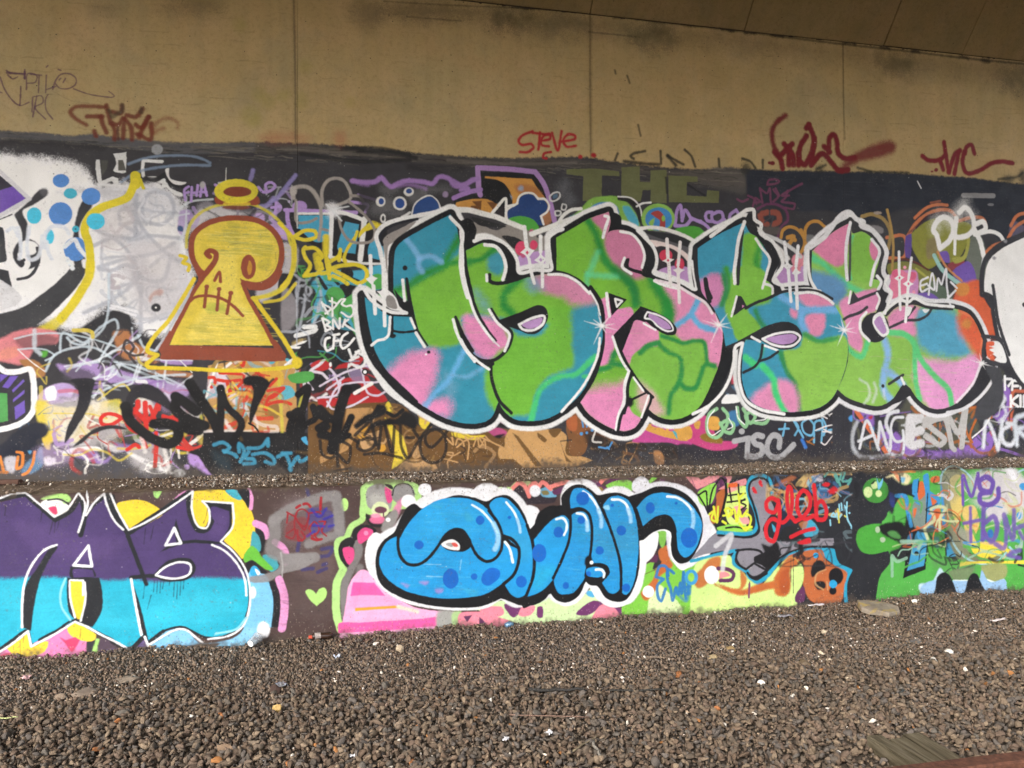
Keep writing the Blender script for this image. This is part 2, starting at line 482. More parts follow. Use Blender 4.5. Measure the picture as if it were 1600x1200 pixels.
UPPER = r"""
@Z
# dark coat
P 36353a s3 n3 : -260,196 0,204 70,208 110,212 145,209 175,214 240,221 300,223 400,222 470,224 560,229 620,236 700,243 790,247 880,245 920,246 960,252 1010,259 1050,262 1090,265 1150,262 1200,267 1250,266 1330,268 1400,270 1470,275 1520,278 1600,288 1900,312! 1900,860! -260,860!
P 5a5a5e s3 a.75 : -260,196 0,204 70,208 110,212 145,209 175,214 300,223 400,224 400,236 300,240 200,232 120,222 0,220 -260,215
P 4b4643 s4 a.8 : 400,224 470,225 560,231 640,238 700,244 790,248 880,247 960,254 1010,260 1090,267 1150,264 1165,290 1100,285 1000,272 900,262 800,262 700,258 600,248 500,240 400,238
P 5e5954 s5 a.5 : 1080,268 1160,265 1165,300 1120,295 1060,280
P 5f5a52 s3 a.6 : 430,228 520,232 560,236 500,236 ; 
B 6b655d/55504a/23211f/1c1a19/7a7468 330 5 .6 : 0,206 0,222 300,226 300,244 560,230 560,262 800,248 800,276 1160,266 1160,292
P 262a35 s3 : 1166,264! 1260,268 1400,271 1500,278 1600,288 1900,312! 1900,420! 1600,400 1500,330 1400,330 1350,350 1300,330 1250,330 1200,320 1168,310!
S 1c1c1f w7 s2 a.8 : 535,232 600,233 640,242 ; 470,240 560,252 640,250 ; 560,238 620,240 650,247
S 6b655d w4 s2 a.5 : 440,232 520,238 590,243 ; 700,250 800,256 900,254 ; 300,230 380,233
S 201f22 w10 s6 a.6 : 0,221 60,222 110,228 160,232 ; 640,262 720,262
B 30343f/1e212a/3a3e48 90 9 .5 : 1170,268 1170,300 1600,290 1600,330
# bare-concrete scraps inside coat on top right, black smears
S 26261f w4 s2 a.8 : 1340,262 1360,268 ; 1355,268 1420,270 ; 1290,258 1276,264 ; 1560,280 1590,276 1598,270
E 2a2a24 s6 a.8 : 1165,262 8,8 ; 1280,264 7,6 ; 1575,280 10,7 ; 1597,276 6,10
# vertical black tick marks
S 2e2b22 w4 s1.5 a.9 : 965,240 961,250 ; 1032,236 1033,256 ; 1043,243 1055,250 1068,257 ; 1070,234 1080,244 1086,260 ; 1008,236 990,240 985,244 990,248 ; 1123,248 1124,260 ; 1160,248 1172,252 1180,262 ; 1192,250 1192,262
S 26241f w5 s2 a.9 : 1043,243 1056,258 ; 975,252 1010,256 1030,257
S 3e3526 w3 s1.5 a.8 : 980,118 984,130 ; 997,195 1001,212 ; 961,110 962,115
# stains on bare concrete
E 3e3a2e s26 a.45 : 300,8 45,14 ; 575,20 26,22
E 3e3b30 s22 a.35 : 1020,55 26,18 ; 1400,105 20,12 ; 850,40 60,20 ; 780,30 20,14 ; 1580,125 20,12 ; 165,12 14,8 ; 680,18 60,12
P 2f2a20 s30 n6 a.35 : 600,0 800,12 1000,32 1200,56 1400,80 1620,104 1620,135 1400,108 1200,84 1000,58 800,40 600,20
P 4a4632 s22 n5 a.4 : 995,40 1040,42 1048,70 1020,80 990,66 ; 1375,88 1420,92 1418,116 1385,112 ; 1570,105 1610,110 1610,150 1575,140 ; 770,16 830,20 820,44 780,38
B 4a3f2c/5e5236/8a6f48 160 3 .35 : 0,0 0,200 800,14 800,240 1600,104 1600,270
E 8f8a35 s8 a.3 : 476,104 10,10 ; 547,161 9,9 ; 405,147 12,10 ; 444,148 12,8 ; 420,160 12,12 ; 400,190 8,10 ; 470,158 10,16 ; 375,40 10,12 ; 390,180 14,16
E a04038 s10 a.35 : 531,217 9,11 ; 445,215 40,8
S 2e2a20 w2 s1.5 a.55 : 600,2 700,8 800,12 860,15 922,18 ; 636,26 720,33 ; 920,50 1000,58
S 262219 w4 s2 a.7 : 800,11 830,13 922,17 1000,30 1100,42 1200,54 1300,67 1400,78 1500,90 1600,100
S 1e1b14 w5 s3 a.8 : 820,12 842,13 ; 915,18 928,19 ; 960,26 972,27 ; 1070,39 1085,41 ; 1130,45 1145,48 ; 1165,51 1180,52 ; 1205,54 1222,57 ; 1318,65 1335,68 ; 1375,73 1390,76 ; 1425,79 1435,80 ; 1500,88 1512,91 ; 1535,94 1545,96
S 3a3222 w2.5 s1.5 a.5 : 459,0 461,100 462,223 ; 922,20 922,120 923,246 ; 1317,68 1318,150 1320,218
S 4a3a28 w6 s4 a.25 : 459,0 461,100 462,223 ; 922,20 922,120 923,246
# purple marker tag
F markertag|graffiti_tag|thin purple marker scrawl high on the bare concrete
@t1
S 5c3a52 w9 s3 a.8 : 0,480 30,560 80,630 125,660 180,640 ; 125,660 130,540 ; 40,440 60,455 160,460 ; 155,435 155,495 ; 50,470 80,495 110,480 ; 165,560 175,460 230,470 220,515 170,520 ; 240,580 245,470 ; 190,465 260,470 ; 285,580 290,470 ; 290,560 350,540 ; 330,560 350,500 380,465 430,460 475,490 470,530 420,555 370,550 345,520 ; 370,500 380,490 ; 395,515 410,490 ; 460,555 560,590 700,608 715,600 680,570 ; 200,700 205,610 ; 205,730 230,600 ; 210,605 260,600 270,640 220,670 285,745 ; 300,590 285,620 290,690 330,745 ; 300,410 290,420 ; 365,435 380,440 ; 0,575 12,580
S 5c3a52 w16 s3 a.7 : 45,455 155,465 ; 155,450 155,490
S 6a5a50 w4 s2 a.5 : 330,570 450,630 560,645
F -
F browntag|graffiti_tag|brown-red spray tag crossing onto the dark coat, upper left
S 6e2e1c w26 s10 a.85 : 540,780 470,740 440,700 470,670 560,665 650,670
S 6a2a1a w30 s9 a.9 : 545,728 640,728 ; 630,730 640,770 665,830 ; 665,660 690,760 720,820 715,870 ; 765,660 755,710 700,700 ; 690,770 740,780 770,740 770,860 ; 890,680 850,730 790,720 ; 780,740 820,800 825,870 ; 850,780 880,800 930,730 ; 930,730 880,830 870,860 ; 945,770 940,870 860,840 ; 590,820 600,850
S 7c3a24 w26 s16 a.55 : 950,800 990,760 1060,740 1110,770 1110,800 ; 960,830 1020,800
S 3c3420 w26 s10 a.7 : 765,655 765,690 720,720 ; 680,690 700,730 ; 885,680 880,700
S 55281f w18 s6 a.8 : 740,870 735,800
F -
F stevetag|graffiti_tag|red STEVE tag on bare concrete above the dark coat
@t3
S a3252c w17 s6 : 130,820 60,850 40,885 60,905 120,900 135,920 100,950 50,950 ; 130,830 240,845 ; 175,830 165,935 ; 190,880 240,865 235,835 190,860 185,905 230,915 ; 250,830 285,940 310,820 ; 310,885 390,870 395,850 350,840 320,880 340,915 400,912
S a3252c w16 s4 : 245,950 200,960 195,985 215,990
E a3252c s6 : 428,980 14,12 ; 510,970 18,15
F -
F darkredtag|graffiti_tag|wide dark red tag with a long smeared tail, upper right
@t4
S 6e1a22 w30 s12 a.95 : 110,720 50,770 25,830 40,920 80,980
S 6e1a22 w36 s7 : 40,950 80,1000 90,1050 ; 100,900 150,960 160,1030 ; 150,900 90,960 ; 255,780 290,880 270,960 230,1030 200,1010 190,960 ; 240,850 200,920 190,1030 ; 130,920 130,1030 ; 255,780 240,800 ; 290,860 270,1030 ; 270,1030 340,960 400,1020 440,1065 500,1060
S 6e1a22 w34 s7 : 350,915 385,950 ; 380,950 385,860 410,840 430,880 440,960 480,990 540,985
P 701c24 s22 a.9 : 440,1060 520,980 620,920 760,880 800,910 780,950 700,980 600,1000 500,1050
E 6e1a22 s4 : 28,1020 16,14 ; 8,1018 10,10
F -
F thctag|graffiti_tag|dark red THC tag with underline swoosh near the right edge
S 77202a w28 s6 : 965,975 1000,1000 1070,1000 1110,970 ; 1075,1000 1095,1060 ; 1100,890 1110,960 1130,1080 ; 1130,1075 1170,960 1200,940 ; 1165,1085 1190,960 ; 1230,960 1240,920 1270,905 1290,960 ; 1225,950 1215,1020 1240,1080 1310,1070 1400,1020 1460,1010 1530,1020
E 77202a s4 : 1025,1072 8,6 ; 1050,1062 12,12
F -
# left white mass
@A
P ededf1 s55 n6 : -900,150 -300,170 100,215 300,245 480,250 640,300 740,380 800,480 1000,470 1300,480 1500,600 1560,900 1600,1300 1500,1650 1250,1740 1150,1640 1090,1520 900,1480 650,1680 300,1600 -900,1600
P f7f7fa s50 : -900,250 200,300 600,330 720,420 780,560 700,700 800,1100 700,1500 400,1400 -900,1500
P 9a9aa2 s50 a.6 : 480,540 640,560 600,500 800,500 1050,500 960,560 850,600 830,560
P cacad1 s40 a.75 : 850,650 1000,520 1300,480 1500,620 1500,1000 1620,1400 1500,1600 1250,1500 1100,1300 860,1000
P e6e5e6 s40 a.9 : 900,720 1050,700 1080,850 900,860 ; 1200,780 1450,740 1480,950 1350,1000 1220,900 ; 880,960 1050,980 1080,1120 860,1130 ; 1250,1060 1380,1080 1350,1250 1230,1200 ; 860,1300 1000,1280 1080,1450 900,1420
S a9adba w34 s12 a.75 : 800,850 950,920 1080,1050 1130,1250 1180,1400 ; 780,980 950,910 1130,930 1250,900 1500,920 ; 1000,760 990,700 1080,660 1120,750 1130,900 ; 1140,560 1130,700 1200,850 1400,1050 1550,1130 ; 1200,780 1350,800 1450,700 1400,560 1250,540 1180,700 1220,800 ; 820,1160 1050,1090 1300,1040 1450,960 ; 830,1180 950,1180 1050,1140 1160,1230 1110,1300 950,1420 700,1540 ; 910,1200 930,1400 900,1600 ; 1110,1080 1190,1250 1350,1270 1420,1100 ; 1180,1300 1170,1700 ; 1000,800 1100,850
S 9aa0b0 w26 s12 a.5 : 1110,640 1250,690 1450,710 ; 1480,700 1600,690
W c0c4ce/d9dae0/a9adba/b8b0b8 44 51 : 165,300 285,500
@A
P c9c3c6 s70 a.5 : 1050,1050 1450,950 1500,1400 1250,1600 1080,1400 ; 820,700 1100,620 1050,900 880,1000
E 26262b s8 : 1300,1497 40,36
E e8e8e8 s3 : 1298,1497 10,9
P c08a78 s14 a.6 : 1240,1420 1300,1350 1360,1350 1350,1390 1280,1400 1250,1450
S e9e9ee w26 s8 : 920,1500 1130,1560 ; 930,1480 1140,1530
P 2e2e33 s14 : 960,1520 1080,1570 1130,1700 1250,1760 1300,1800 1200,1850 1000,1640 900,1640 750,1720 600,1740 700,1650
# black curl upper
P 34343a s8 : 150,690 250,600 330,515 395,520 390,560 280,640 190,690 230,800 225,960 190,990 175,850 120,720
P 5a5a60 s16 a.8 : 330,515 380,500 400,540 380,570 350,560
E 2f3036 s8 : 225,1050 118,130
E f4f4f7 s6 : 250,1000 70,60
S f4f4f7 w46 s5 : 70,1010 80,1110 130,1180 200,1180 230,1120 170,1060 ; 210,960 200,1060
S 2f3036 w26 s4 : 140,1080 170,1120 200,1100 ; 310,1000 320,1120 240,1240 150,1260
P 303238 s4 : -900,860! -60,830! 20,830 45,1000 50,1110 -900,1160!
P 303238 s4 : -900,1180 -60,1160! 70,1190! 95,1380 0,1480 -900,1560
P 6e54a8 s4 : -60,1400! 20,1340 65,1300 75,1360 0,1460 -60,1480
# arc
P 303238 s9 : 700,600 770,640 720,720 665,820 660,920 690,990 710,1080 725,1160 640,1170 600,1000 615,860 640,720
@B
P 37383d s7 : 540,150! 600,90 700,40! 725,60 710,150 640,260 540,370 380,520 200,620 -900,780! -900,560! 0,480 200,420 330,330 460,230
F blackcurve|graffiti_piece|white letter part with black and violet shading at the left edge
@A
P 2b2838 s4 : -900,395! 0,395! 230,590! 0,740! -900,900!
P 6f50b0 s4 : -900,540! 0,520! 110,485! 220,590! 15,710! -900,800!
S d4d4da w38 s6 : -900,330 -20,345! 245,590! -20,745! -900,900
S 303238 w10 s4 : -20,770 100,720 
F -
# circles
F bluedots|graffiti_dots|blue and turquoise paint dots on the white patch at the left
E 5288cf s4 : 508,440 70,56 ; 758,570 80,72 ; 505,715 98,98 ; 630,1010 100,100
E 3fb0cc s4 : 587,545 56,44 ; 630,842 30,28
E 46bfe0 s4 : 285,730 62,70 ; 797,778 76,68 ; 415,905 36,62
F -
E 1e3a66 s2 : 630,842 6,6
S d9dfea w34 s8 a.85 : 150,830 175,1000 160,1090 ; 60,860 110,830 150,900 ; 245,820 225,1000 250,1100 310,1080 345,980 350,900 ; 370,1000 380,880 440,820 540,830 575,880 ; 390,950 400,1030 430,1090
S e3e9f2 w36 s6 : 540,990 620,930 660,1000 710,1060 ; 560,1090 605,1170
S ededf3 w40 s8 : 700,1110 710,1150
# white letters on black
F looetag|graffiti_tag|worn white block letters on the dark coat above the white patch
P d5d6d7 s3 n1.5 : 800,265! 830,265! 850,440! 940,405! 985,420! 985,465! 950,465 930,440! 850,475! 820,460 795,330
P d5d6d7 s3 n1.5 : 945,215! 1055,200! 1050,370! 1020,378 945,355 970,300
P 55544f s3 : 985,268! 1025,265! 1052,355! 985,355!
P 4a4a47 s8 : 840,270! 900,270! 890,340 850,400!
S d5d6d7 w28 s4 : 1195,400 1188,340 1195,272! 1350,280
P d5d6d7 s3 : 1222,405 1310,408 1260,428
P cfd0d1 s3 : 1388,335 1405,350 1420,420 1550,460 1520,478 1420,440 1395,390
P d5d6d7 s3 : 1305,450! 1370,420 1420,500 1520,545 1520,572 1470,565 1385,495! 1340,505! 1350,465
S 202024 w40 s6 a.9 : 1215,420 1300,430 1370,390 ; 1400,440 1480,480 1580,490
F -
E 94979c s6 : 1310,178 48,44
S d9d9dc w26 s10 : 820,470 960,480 1080,490 ; 1310,470 1340,500
S 7f93ad w22 s8 a.7 : 1010,450 1100,390 1200,350 1500,310 1750,312 ; 1070,300 1200,255 1350,232 1600,235 1700,262 1750,290
# yellow ribbon
F yellowribbon|graffiti_line|broad yellow ribbon winding down the white patch
@A
S d2c42a w84 s5 : 1130,400 1128,470
S dccb2e w66 s5 : 1125,450 1060,580 960,622 840,665 745,740 705,850 735,950 752,1060 755,1160
S d2c42a w26 s3 : 1170,430 1195,500
@B
S e0cd30 w74 s8 : 752,60 745,160 690,270 600,410 510,520
S dccb2e w84 s20 a.9 : 520,510 380,615 200,695 0,775
S e8c13c w60 s20 a.7 : 100,740 -60,800
F -
E 46bfe0 s4 : 797,-289 76,68
# lower-left mess
@B
P d98289 s16 : -900,700! 0,690 130,630 300,600 480,640 480,720 300,760 200,900 0,880 -900,900!
P 3b3238 s20 a.6 : 130,700 300,650 480,690 420,760 200,770
P e0907a s16 a.7 : 0,790 140,760 150,830 0,860
S cfe0ea w16 s5 a.7 : 120,690 300,650 550,650 800,700 1000,770 1250,860 ; 150,780 300,770 400,790 450,830 380,870
P 57a53c s10 : 340,800 400,790 380,840 350,840
P a77446 s10 : 160,870 290,870 380,950 370,1000 290,1010 200,920
P b0764c s16 : 940,640 1060,620 1130,720 1250,790 1330,880 1240,900 1000,830 960,720
P b0764c s12 : 1230,940 1600,980 1600,1010 1400,1000 1250,980
P a78bc3 s14 : 470,900 600,910 720,850 820,900 1000,950 1300,1040 1560,1090 1570,1160 1430,1180 1200,1080 1000,1060 700,1060 560,1000
P a78bc3 s10 : 1300,860 1600,860 1600,900 1400,900
P 4a4550 s20 a.8 : 520,960 700,940 800,1000 760,1080 600,1080
P b79fd0 s10 : 300,1200 400,1090 560,1060 650,1130 640,1200
P efeff3 s8 : 380,1110 450,1080 470,1180 430,1230 390,1200
F whitescrawl|graffiti_scrawl|tangle of thin pale blue-white spray lines left of the yellow figure
S cddbe6 w20 s8 a.8 : 500,800 525,640 700,720 830,600 960,530 985,600 900,750 830,870 ; 560,680 600,720 690,740 850,620 880,560 900,470 910,150 ; 380,960 450,830 640,760 800,770 1000,900 1450,1070 ; 830,870 1000,760 1170,660 ; 760,1170 1000,1060 1300,1000 1540,990 ; 560,940 700,900 960,880 1250,960 1600,1120 ; 1150,660 1200,760 1290,790
S e3e9f0 w17 s7 a.75 : 540,920 800,870 1000,780 1200,850 1600,870 ; 770,1050 900,940 1100,880 1400,860 ; 830,1080 1100,1060 1180,900 ; 780,1020 960,980 1000,910 ; 1385,880 1360,1110 ; 1160,880 1110,1030 ; 1480,1090 1600,1000 ; 950,940 780,1180 ; 1290,790 1480,560
S efefef w9 s3 : 1490,860 1600,970 ; 150,780 260,880 370,960
F -
S dfe6ee w16 s6 a.6 : 1100,600 1110,760 ; 940,700 850,830
@C
W e4e4e8/cbd6e0/b090cc/3a3438/e8e8ec/d8c24c 24 11 : 60,520 240,610
W e6e6ea/8e6cb0/2c2a30/c94038/dcc850 38 12 : 70,600 300,690
# left green violet piece
F leftgreen|graffiti_piece|black shaded corner with violet stripes and green block, far left
P 2e2d35 s4 : -900,60! -50,70 100,135 240,110! 262,300 250,430 160,530 0,575 -900,620!
P 4f9a52 s3 : -900,290! 60,290! 68,520! 0,535 -900,560!
P 6e55b5 s2 : 0,130! 70,140! 0,200! ; 85,150! 155,145! 70,250! 20,240! ; 195,175! 205,190! 110,285! 100,265! ; 205,260! 205,290! 110,365! 110,340! ; 205,350! 210,450! 130,510! 120,405!
S f3f3f5 w52 s5 : -900,30 -50,50 50,110 150,110 250,90 280,200 285,330 275,440 210,520 100,570 -50,600 -900,640
F -
P ddc94f s16 : 310,350 480,400 700,400 900,350 1000,350 1010,500 900,560 760,640 650,700 560,700 440,700 420,600 330,560
P efe9d0 s16 a.7 : 500,560 620,440 700,470 640,600 560,700 ; 700,520 800,480 860,560 740,600 ; 760,350 840,380 800,450
P dcc04a s8 : 380,600 460,620 430,760 390,760 350,660
P 8a9a4a s12 a.5 : 900,380 980,350 980,460 930,500 ; 980,600 1150,580 1180,660 1000,660
P e8e4e0 s20 a.8 : 440,690 560,680 500,740 ; 1180,300 1280,380 1260,450 1150,440
S 2f5f86 w7 s2 a.8 : 320,470 380,420 440,400 430,450 360,460 ; 480,520 450,500 440,540 480,570 450,600 430,590 ; 520,440 560,500 500,510 470,470 ; 160,590 200,550 240,540 230,590 ; 540,590 580,560 590,620
S 4a7fa0 w8 s2 a.8 : 440,590 480,620 ; 510,600 560,620 ; 400,520 420,600
# purple / white arc at bottom
P 46454c s20 : -900,880! 0,900 400,860 560,760 900,740 1200,800 1600,960 1600,1200! -900,1200!
P f0f0f2 s6 : 515,790 560,760 700,735 830,740 850,765 700,775 570,805 530,815
P efefef s14 a.9 : 1060,780 1200,830 1330,900 1450,960 1400,960 1250,900 1080,810
P 9f82c6 s16 a.9 : 590,800 700,770 800,780 860,850 940,800 900,860 850,880 700,840
P ededee s14 : 360,830 460,820 460,870 380,890
P d8d5d8 s16 a.8 : 850,700 900,660 1000,700 1050,760 950,780
P 1d2130 s16 : -900,760! 0,720 130,610 330,530 410,570 390,640 300,690 340,770 200,800 0,830 -900,850!
P 5b7ea0 s14 : 230,860 300,800 340,740 360,800 350,900 250,960 180,950
P c9c6d0 s14 a.8 : 40,830 130,820 110,960 60,940
S d98238 w24 s5 : 0,820 30,940 ; 0,950 60,950 ; 150,820 140,920 180,900 185,790 140,780 ; 290,780 270,880 230,950 190,970
P 4f8cb8 s6 : 230,770 265,770 250,800
P 36363c s18 a.8 : 820,600 1000,570 1100,640 1080,740 900,700
P 8f75b8 s14 a.7 : 950,710 1080,720 1200,760 1000,770
P 2a2a30 s14 : 430,700 520,690 560,720 500,800 430,830
@C
P d8d2d4 s60 a.55 : 420,380 700,330 980,420 1060,560 900,700 640,760 460,640 ; 1080,760 1300,700 1420,900 1250,960 1100,880
P b9a0c8 s50 a.5 : 300,760 560,700 600,850 400,900 ; 1250,300 1500,200 1560,420 1350,420
W 2a282c/ece8e4/b43a34/a78bc3/d9c444 40 13 : 90,650 310,735
# reds behind C
F redtag|graffiti_tag|bright red tag under the black lettering, lower left
S cf3029 w42 s6 : 1090,470 1150,400 1150,360 ; 1210,370 1220,600 ; 1110,430 1240,520 1320,380 1320,420
S cf3029 w32 s5 : 1060,520 960,470 880,465 840,500 850,545 930,550 1040,480 ; 1040,500 1080,580 1150,620 ; 1250,400 1290,520 1240,500 ; 1360,500 1480,490 1510,520 ; 1060,760 1130,720 1160,740 ; 1310,690 1290,900 ; 1300,620 1300,720 ; 1360,480 1500,520 ; 1180,660 1220,740 ; 1500,640 1600,770 ; 1480,740 1580,760
S b83a34 w24 s6 a.8 : 970,590 1000,650 ; 1130,480 1180,560
F -
S e9e3e0 w34 s12 a.7 : 1180,660 1210,780 ; 1370,760 1410,940
E e6e6e6 s14 : 1495,958 48,36
E b496cf s6 : 1558,905 24,22
F comma|graffiti_stroke|black tapering comma stroke left of the black lettering
P 25242b s8 : 590,180 660,165 790,180 775,260 740,400 650,560 540,705 560,580 640,400 655,300 640,230
F -
P 29272d s8 : 610,735 700,650 800,580 960,555 1060,590 900,590 760,640 680,710
# orange and tan block under figure
@H
P c2965c s6 : 560,60! 850,10! 1290,10! 1300,380 1320,610! 900,610! 520,600! 560,300!
P 8f6c3c s6 : 720,600! 850,380 960,200! 1000,220! 900,480 860,600! ; 560,560 620,560 640,600! 540,600! ; 1040,420 1140,380 1140,500 1060,480
P dba840 s16 a.9 : 940,90 1150,90 1190,140 1180,220 1060,220 1000,150 ; 800,20 900,10 850,60
P 5db0c4 s6 : 770,220 860,220 870,270 800,250 ; 1130,250 1240,230 1290,300 1250,330 1170,350 ; 1200,0 1250,10 1230,40 ; 1060,10 1120,30 1080,50
P c6b8c6 s14 : 590,120 690,110 740,260 640,320 560,330
P ddd2dd s14 a.8 : 640,100 700,110 720,180 660,220 ; 700,280 800,300 850,420 780,380
S e9e5e0 w22 s5 : 640,10 600,150 545,330 ; 650,120 760,30
P e8e3e3 s14 a.8 : 320,400 420,460 500,450 480,500 380,480
S d9cfc0 w12 s4 a.8 : 780,300 850,400 900,340 ; 880,380 860,480 820,510
S d3cc45 w24 s10 a.7 : 1150,180 1170,420 1180,640 ; 1350,300 1320,400 ; 500,480 520,570 ; 720,620 740,680
F orangetag|graffiti_tag|red scribbled letters on the tan block under the yellow figure
S cf3a28 w28 s4 : 770,20 800,55 850,60 860,30 ; 660,120 840,130 ; 640,180 720,190 830,180 ; 570,160 610,160 620,200 590,240 ; 720,200 740,290 700,320 ; 760,280 860,180 860,130 ; 960,110 1010,150 ; 900,280 880,330 ; 1070,230 1130,170 ; 1060,270 1190,245 ; 1010,300 1080,330 1190,250 ; 1180,260 1060,340 1030,420 ; 1030,400 1100,370 1190,360 1250,380 ; 1040,420 1050,460
S cf3a28 w36 s8 a.85 : 920,500 1090,500 ; 660,590 780,545
F -
S c43a32 w24 s6 : 330,700 400,750 540,720 ; 260,430 300,450 350,520 ; 120,900 130,700 ; 360,690 420,740
P b08ccc s14 : 400,800 520,790 600,900 620,960 560,970 480,920 400,870
P c9b24a s16 a.6 : 470,640 560,640 640,690 500,720
W e0c04a/e6dcd8/c9422e/6ab0c0/3a3430/9a7a40 40 14 : 325,565 465,670
W e9e4e4/9c2c30/2a282c/b49ad0 34 15 : 470,570 590,640
# dark band with teal tag
P 17171b s8 : 520,620! 800,610 1100,620 1640,620! 1640,740 1450,760! 1440,960! 600,970 480,820 400,780 500,740
P 2a3c46 s40 a.6 : 600,780 750,850 740,950 650,900 ; 820,850 1000,880 900,940
S 5f4a28 w24 s12 a.6 : 1300,780 1450,790 ; 800,620 840,680
F tealtag|graffiti_tag|turquoise brushed tag on the black strip under the lettering
S 3f93b4 w30 s8 a.85 : 610,720 680,700 740,740 700,780 ; 690,770 780,800 800,820 ; 820,780 820,710 860,760 850,820 830,860 ; 900,780 870,830 940,840 950,870 860,880 ; 890,750 1000,740 1060,670 ; 1060,690 1060,730 ; 930,800 1040,790 1110,840 1110,880 1040,860 ; 1140,820 1200,800 1240,870 1250,930 ; 1240,920 1310,820 1330,860 1390,830 ; 1180,790 1250,790
S 4aa0cc w30 s5 : 1350,670 1380,700 1440,725 ; 1370,665 1370,690
F -
@I
P 6b4c27 s6 : -100,360! 280,360 700,400 820,560 1100,600 1500,580 1600,600! 2000,600! 2200,900! 2200,1000! -100,1000! 
P b98d59 s5 : 220,420! 440,420 420,500 300,640 230,760 150,800 0,880! 0,820! 150,760 200,560
P c39a6a s4 : 280,230 440,220 450,340 280,360! ; 330,640 440,620 500,600 420,760 360,760
P c39a6a s5 a.9 : 700,860 800,840 960,880 980,960 620,960 660,900 ; 160,860! 200,900 210,960! 190,960! ; 800,720 850,800 790,840 760,770
P d39a32 s6 : 310,640 400,570 360,680 ; 520,700 550,750 500,790
P e0c63e s6 : 540,400 570,360 610,450 560,440 ; 540,490 590,540 640,600 690,650 730,820 700,850 640,900 600,920 620,780 580,620 ; 830,480 900,500 920,530 870,590 830,550 ; 1100,600 1200,590 1250,640 1380,640 1300,680 1100,640
P bb4e86 s8 a.9 : 1400,600 1500,580 1560,620 1500,660 1440,640 ; 1490,480 1560,520 1600,560 1530,560
P 1c1a1a s10 : 1480,540 1600,550 1600,570 1500,570 ; 1450,650 1540,630 1500,670
P c3985f s4 : 1550,660 1600,620! 1600,840! 1500,830 1550,800
# red/white scrawl block x500-600,y545-640
P b3282c s8 : -20,330 100,340 200,300 100,200 250,160 400,150 420,200 560,350 400,370 250,380 0,400 ; 30,20 100,60 180,20 360,-20 340,40 200,80 60,80
P 1d1c20 s10 : -100,60 40,80 60,220 20,280 -100,260 ; 200,200 340,220 330,300 200,260 ; 100,-150 360,-170 390,-20 260,20 130,80 60,280 100,60
P 8e7da0 s12 a.8 : 240,100 330,90 370,180 280,190
S d6cbdc w17 s5 : 0,230 200,120 390,60 ; 30,40 120,130 160,240 ; 60,400 150,240 300,200 460,200 540,180 ; 60,360 100,420 250,400 400,320 ; 240,50 330,70 370,200 400,290 480,310 540,280 ; -20,330 140,300 170,200 ; 60,260 200,160 ; -100,200 -60,260
S f0ece8 w30 s5 : 290,290 430,210
E 0f1114 s3 : 375,112 26,26
E f0f0f0 s2 : 375,112 12,13
S 1a1a1c w10 s3 : 590,290 640,370
@G
P b3282c s6 : 240,910 370,860 400,930 300,960 ; 610,860 660,800 690,850 640,890
S ddd3de w24 s6 : 200,1120 190,1050 240,960 320,900 370,850 ; 250,960 340,980 380,1020
F greenswipes|graffiti_stroke|short green swipes beside the yellow figure's lower corner
P 4fa04b s5 : 60,990 200,960 260,970 270,1020 180,1060 80,1050 50,1010
P 4fa04b s6 : 90,830 150,790 260,780 280,830 260,870 180,880
F -
F whiteswipes|graffiti_tag|chunky white zigzag strokes right of the yellow figure
S e2e2e2 w40 s5 : 190,590 280,590 ; 120,665 220,640 290,620
S f0f0f0 w22 s4 : 80,760 170,720 260,715 ; 80,760 200,770 230,790 180,820 110,850 30,910
F -
S e6e6e6 w5 s2 : 290,650 320,720 340,800 370,850
E f3f3f3 s3 : 407,905 12,20
@I
W 2b2420/4a3820/c39a6a/8a6a3a 34 16 : 510,640 770,735
F demtag|graffiti_tag|loose black marker tag on the brown strip below the first big letter
S 1c1a1b w26 s5 a.9 : 330,680 310,740 370,770 440,740 460,690 400,660 350,680 ; 240,650 320,700 ; 290,640 420,510 480,400 ; 420,500 470,720 ; 490,750 510,570 ; 370,640 430,560 500,520 ; 540,560 600,780 620,570 ; 670,560 680,740 730,830 800,720 850,650 ; 370,800 500,790 680,830 ; 0,690 20,800 90,830 150,770 140,690 ; 140,780 150,900 ; 140,790 230,870 250,730 200,700 ; 720,660 780,660 ; 780,600 830,670
S 1c1a1b w26 s5 a.9 : 940,600 890,600 840,680 840,780 880,850 960,870 1030,820 1050,700 1020,620 960,590 880,640 890,720 930,740 1000,680 1070,590 ; 900,580 930,540
P 161517 s16 : 380,640 430,560 560,500 640,500 700,440 780,470 810,530 790,590 700,560 560,560 450,580
P 161517 s14 : 450,440 480,390 540,390 560,430 540,470 420,520 300,590 280,560 380,470
S 161517 w30 s6 : 560,450 620,480 690,430
F -
F tantag|graffiti_tag|small tan marker tag on the brown strip
S c59a66 w13 s4 : 1060,670 1110,720 1100,660 ; 1130,720 1150,670 1190,690 1200,730 ; 1210,660 1240,700 1230,840 ; 1200,690 1280,660 ; 1280,730 1310,660 1330,740 1370,680 1380,750 ; 1380,650 1420,690 1520,740 ; 1190,700 1140,740 ; 1410,690 1330,660 1360,720
F -
@H
F cemtag|graffiti_lettering|thick black CEM tag with exclamation stroke and scrawl
P 25232a s10 : -120,330 -60,240 40,210 160,260 260,380 300,470 250,440 130,370 -20,330 -60,380 -70,500 -130,450
S 121114 w88 s9 : -130,400 -100,500 0,600 120,680 250,710 310,660 300,580 220,540 110,545
S 121114 w90 s9 : 290,320 330,340 460,440 ; 300,330 290,420 400,510 530,560 ; 480,600 400,590 360,560 360,520 440,530
S 121114 w90 s8 : 410,210 500,350 600,500 660,640
S 121114 w66 s8 : 660,620 670,300 665,250
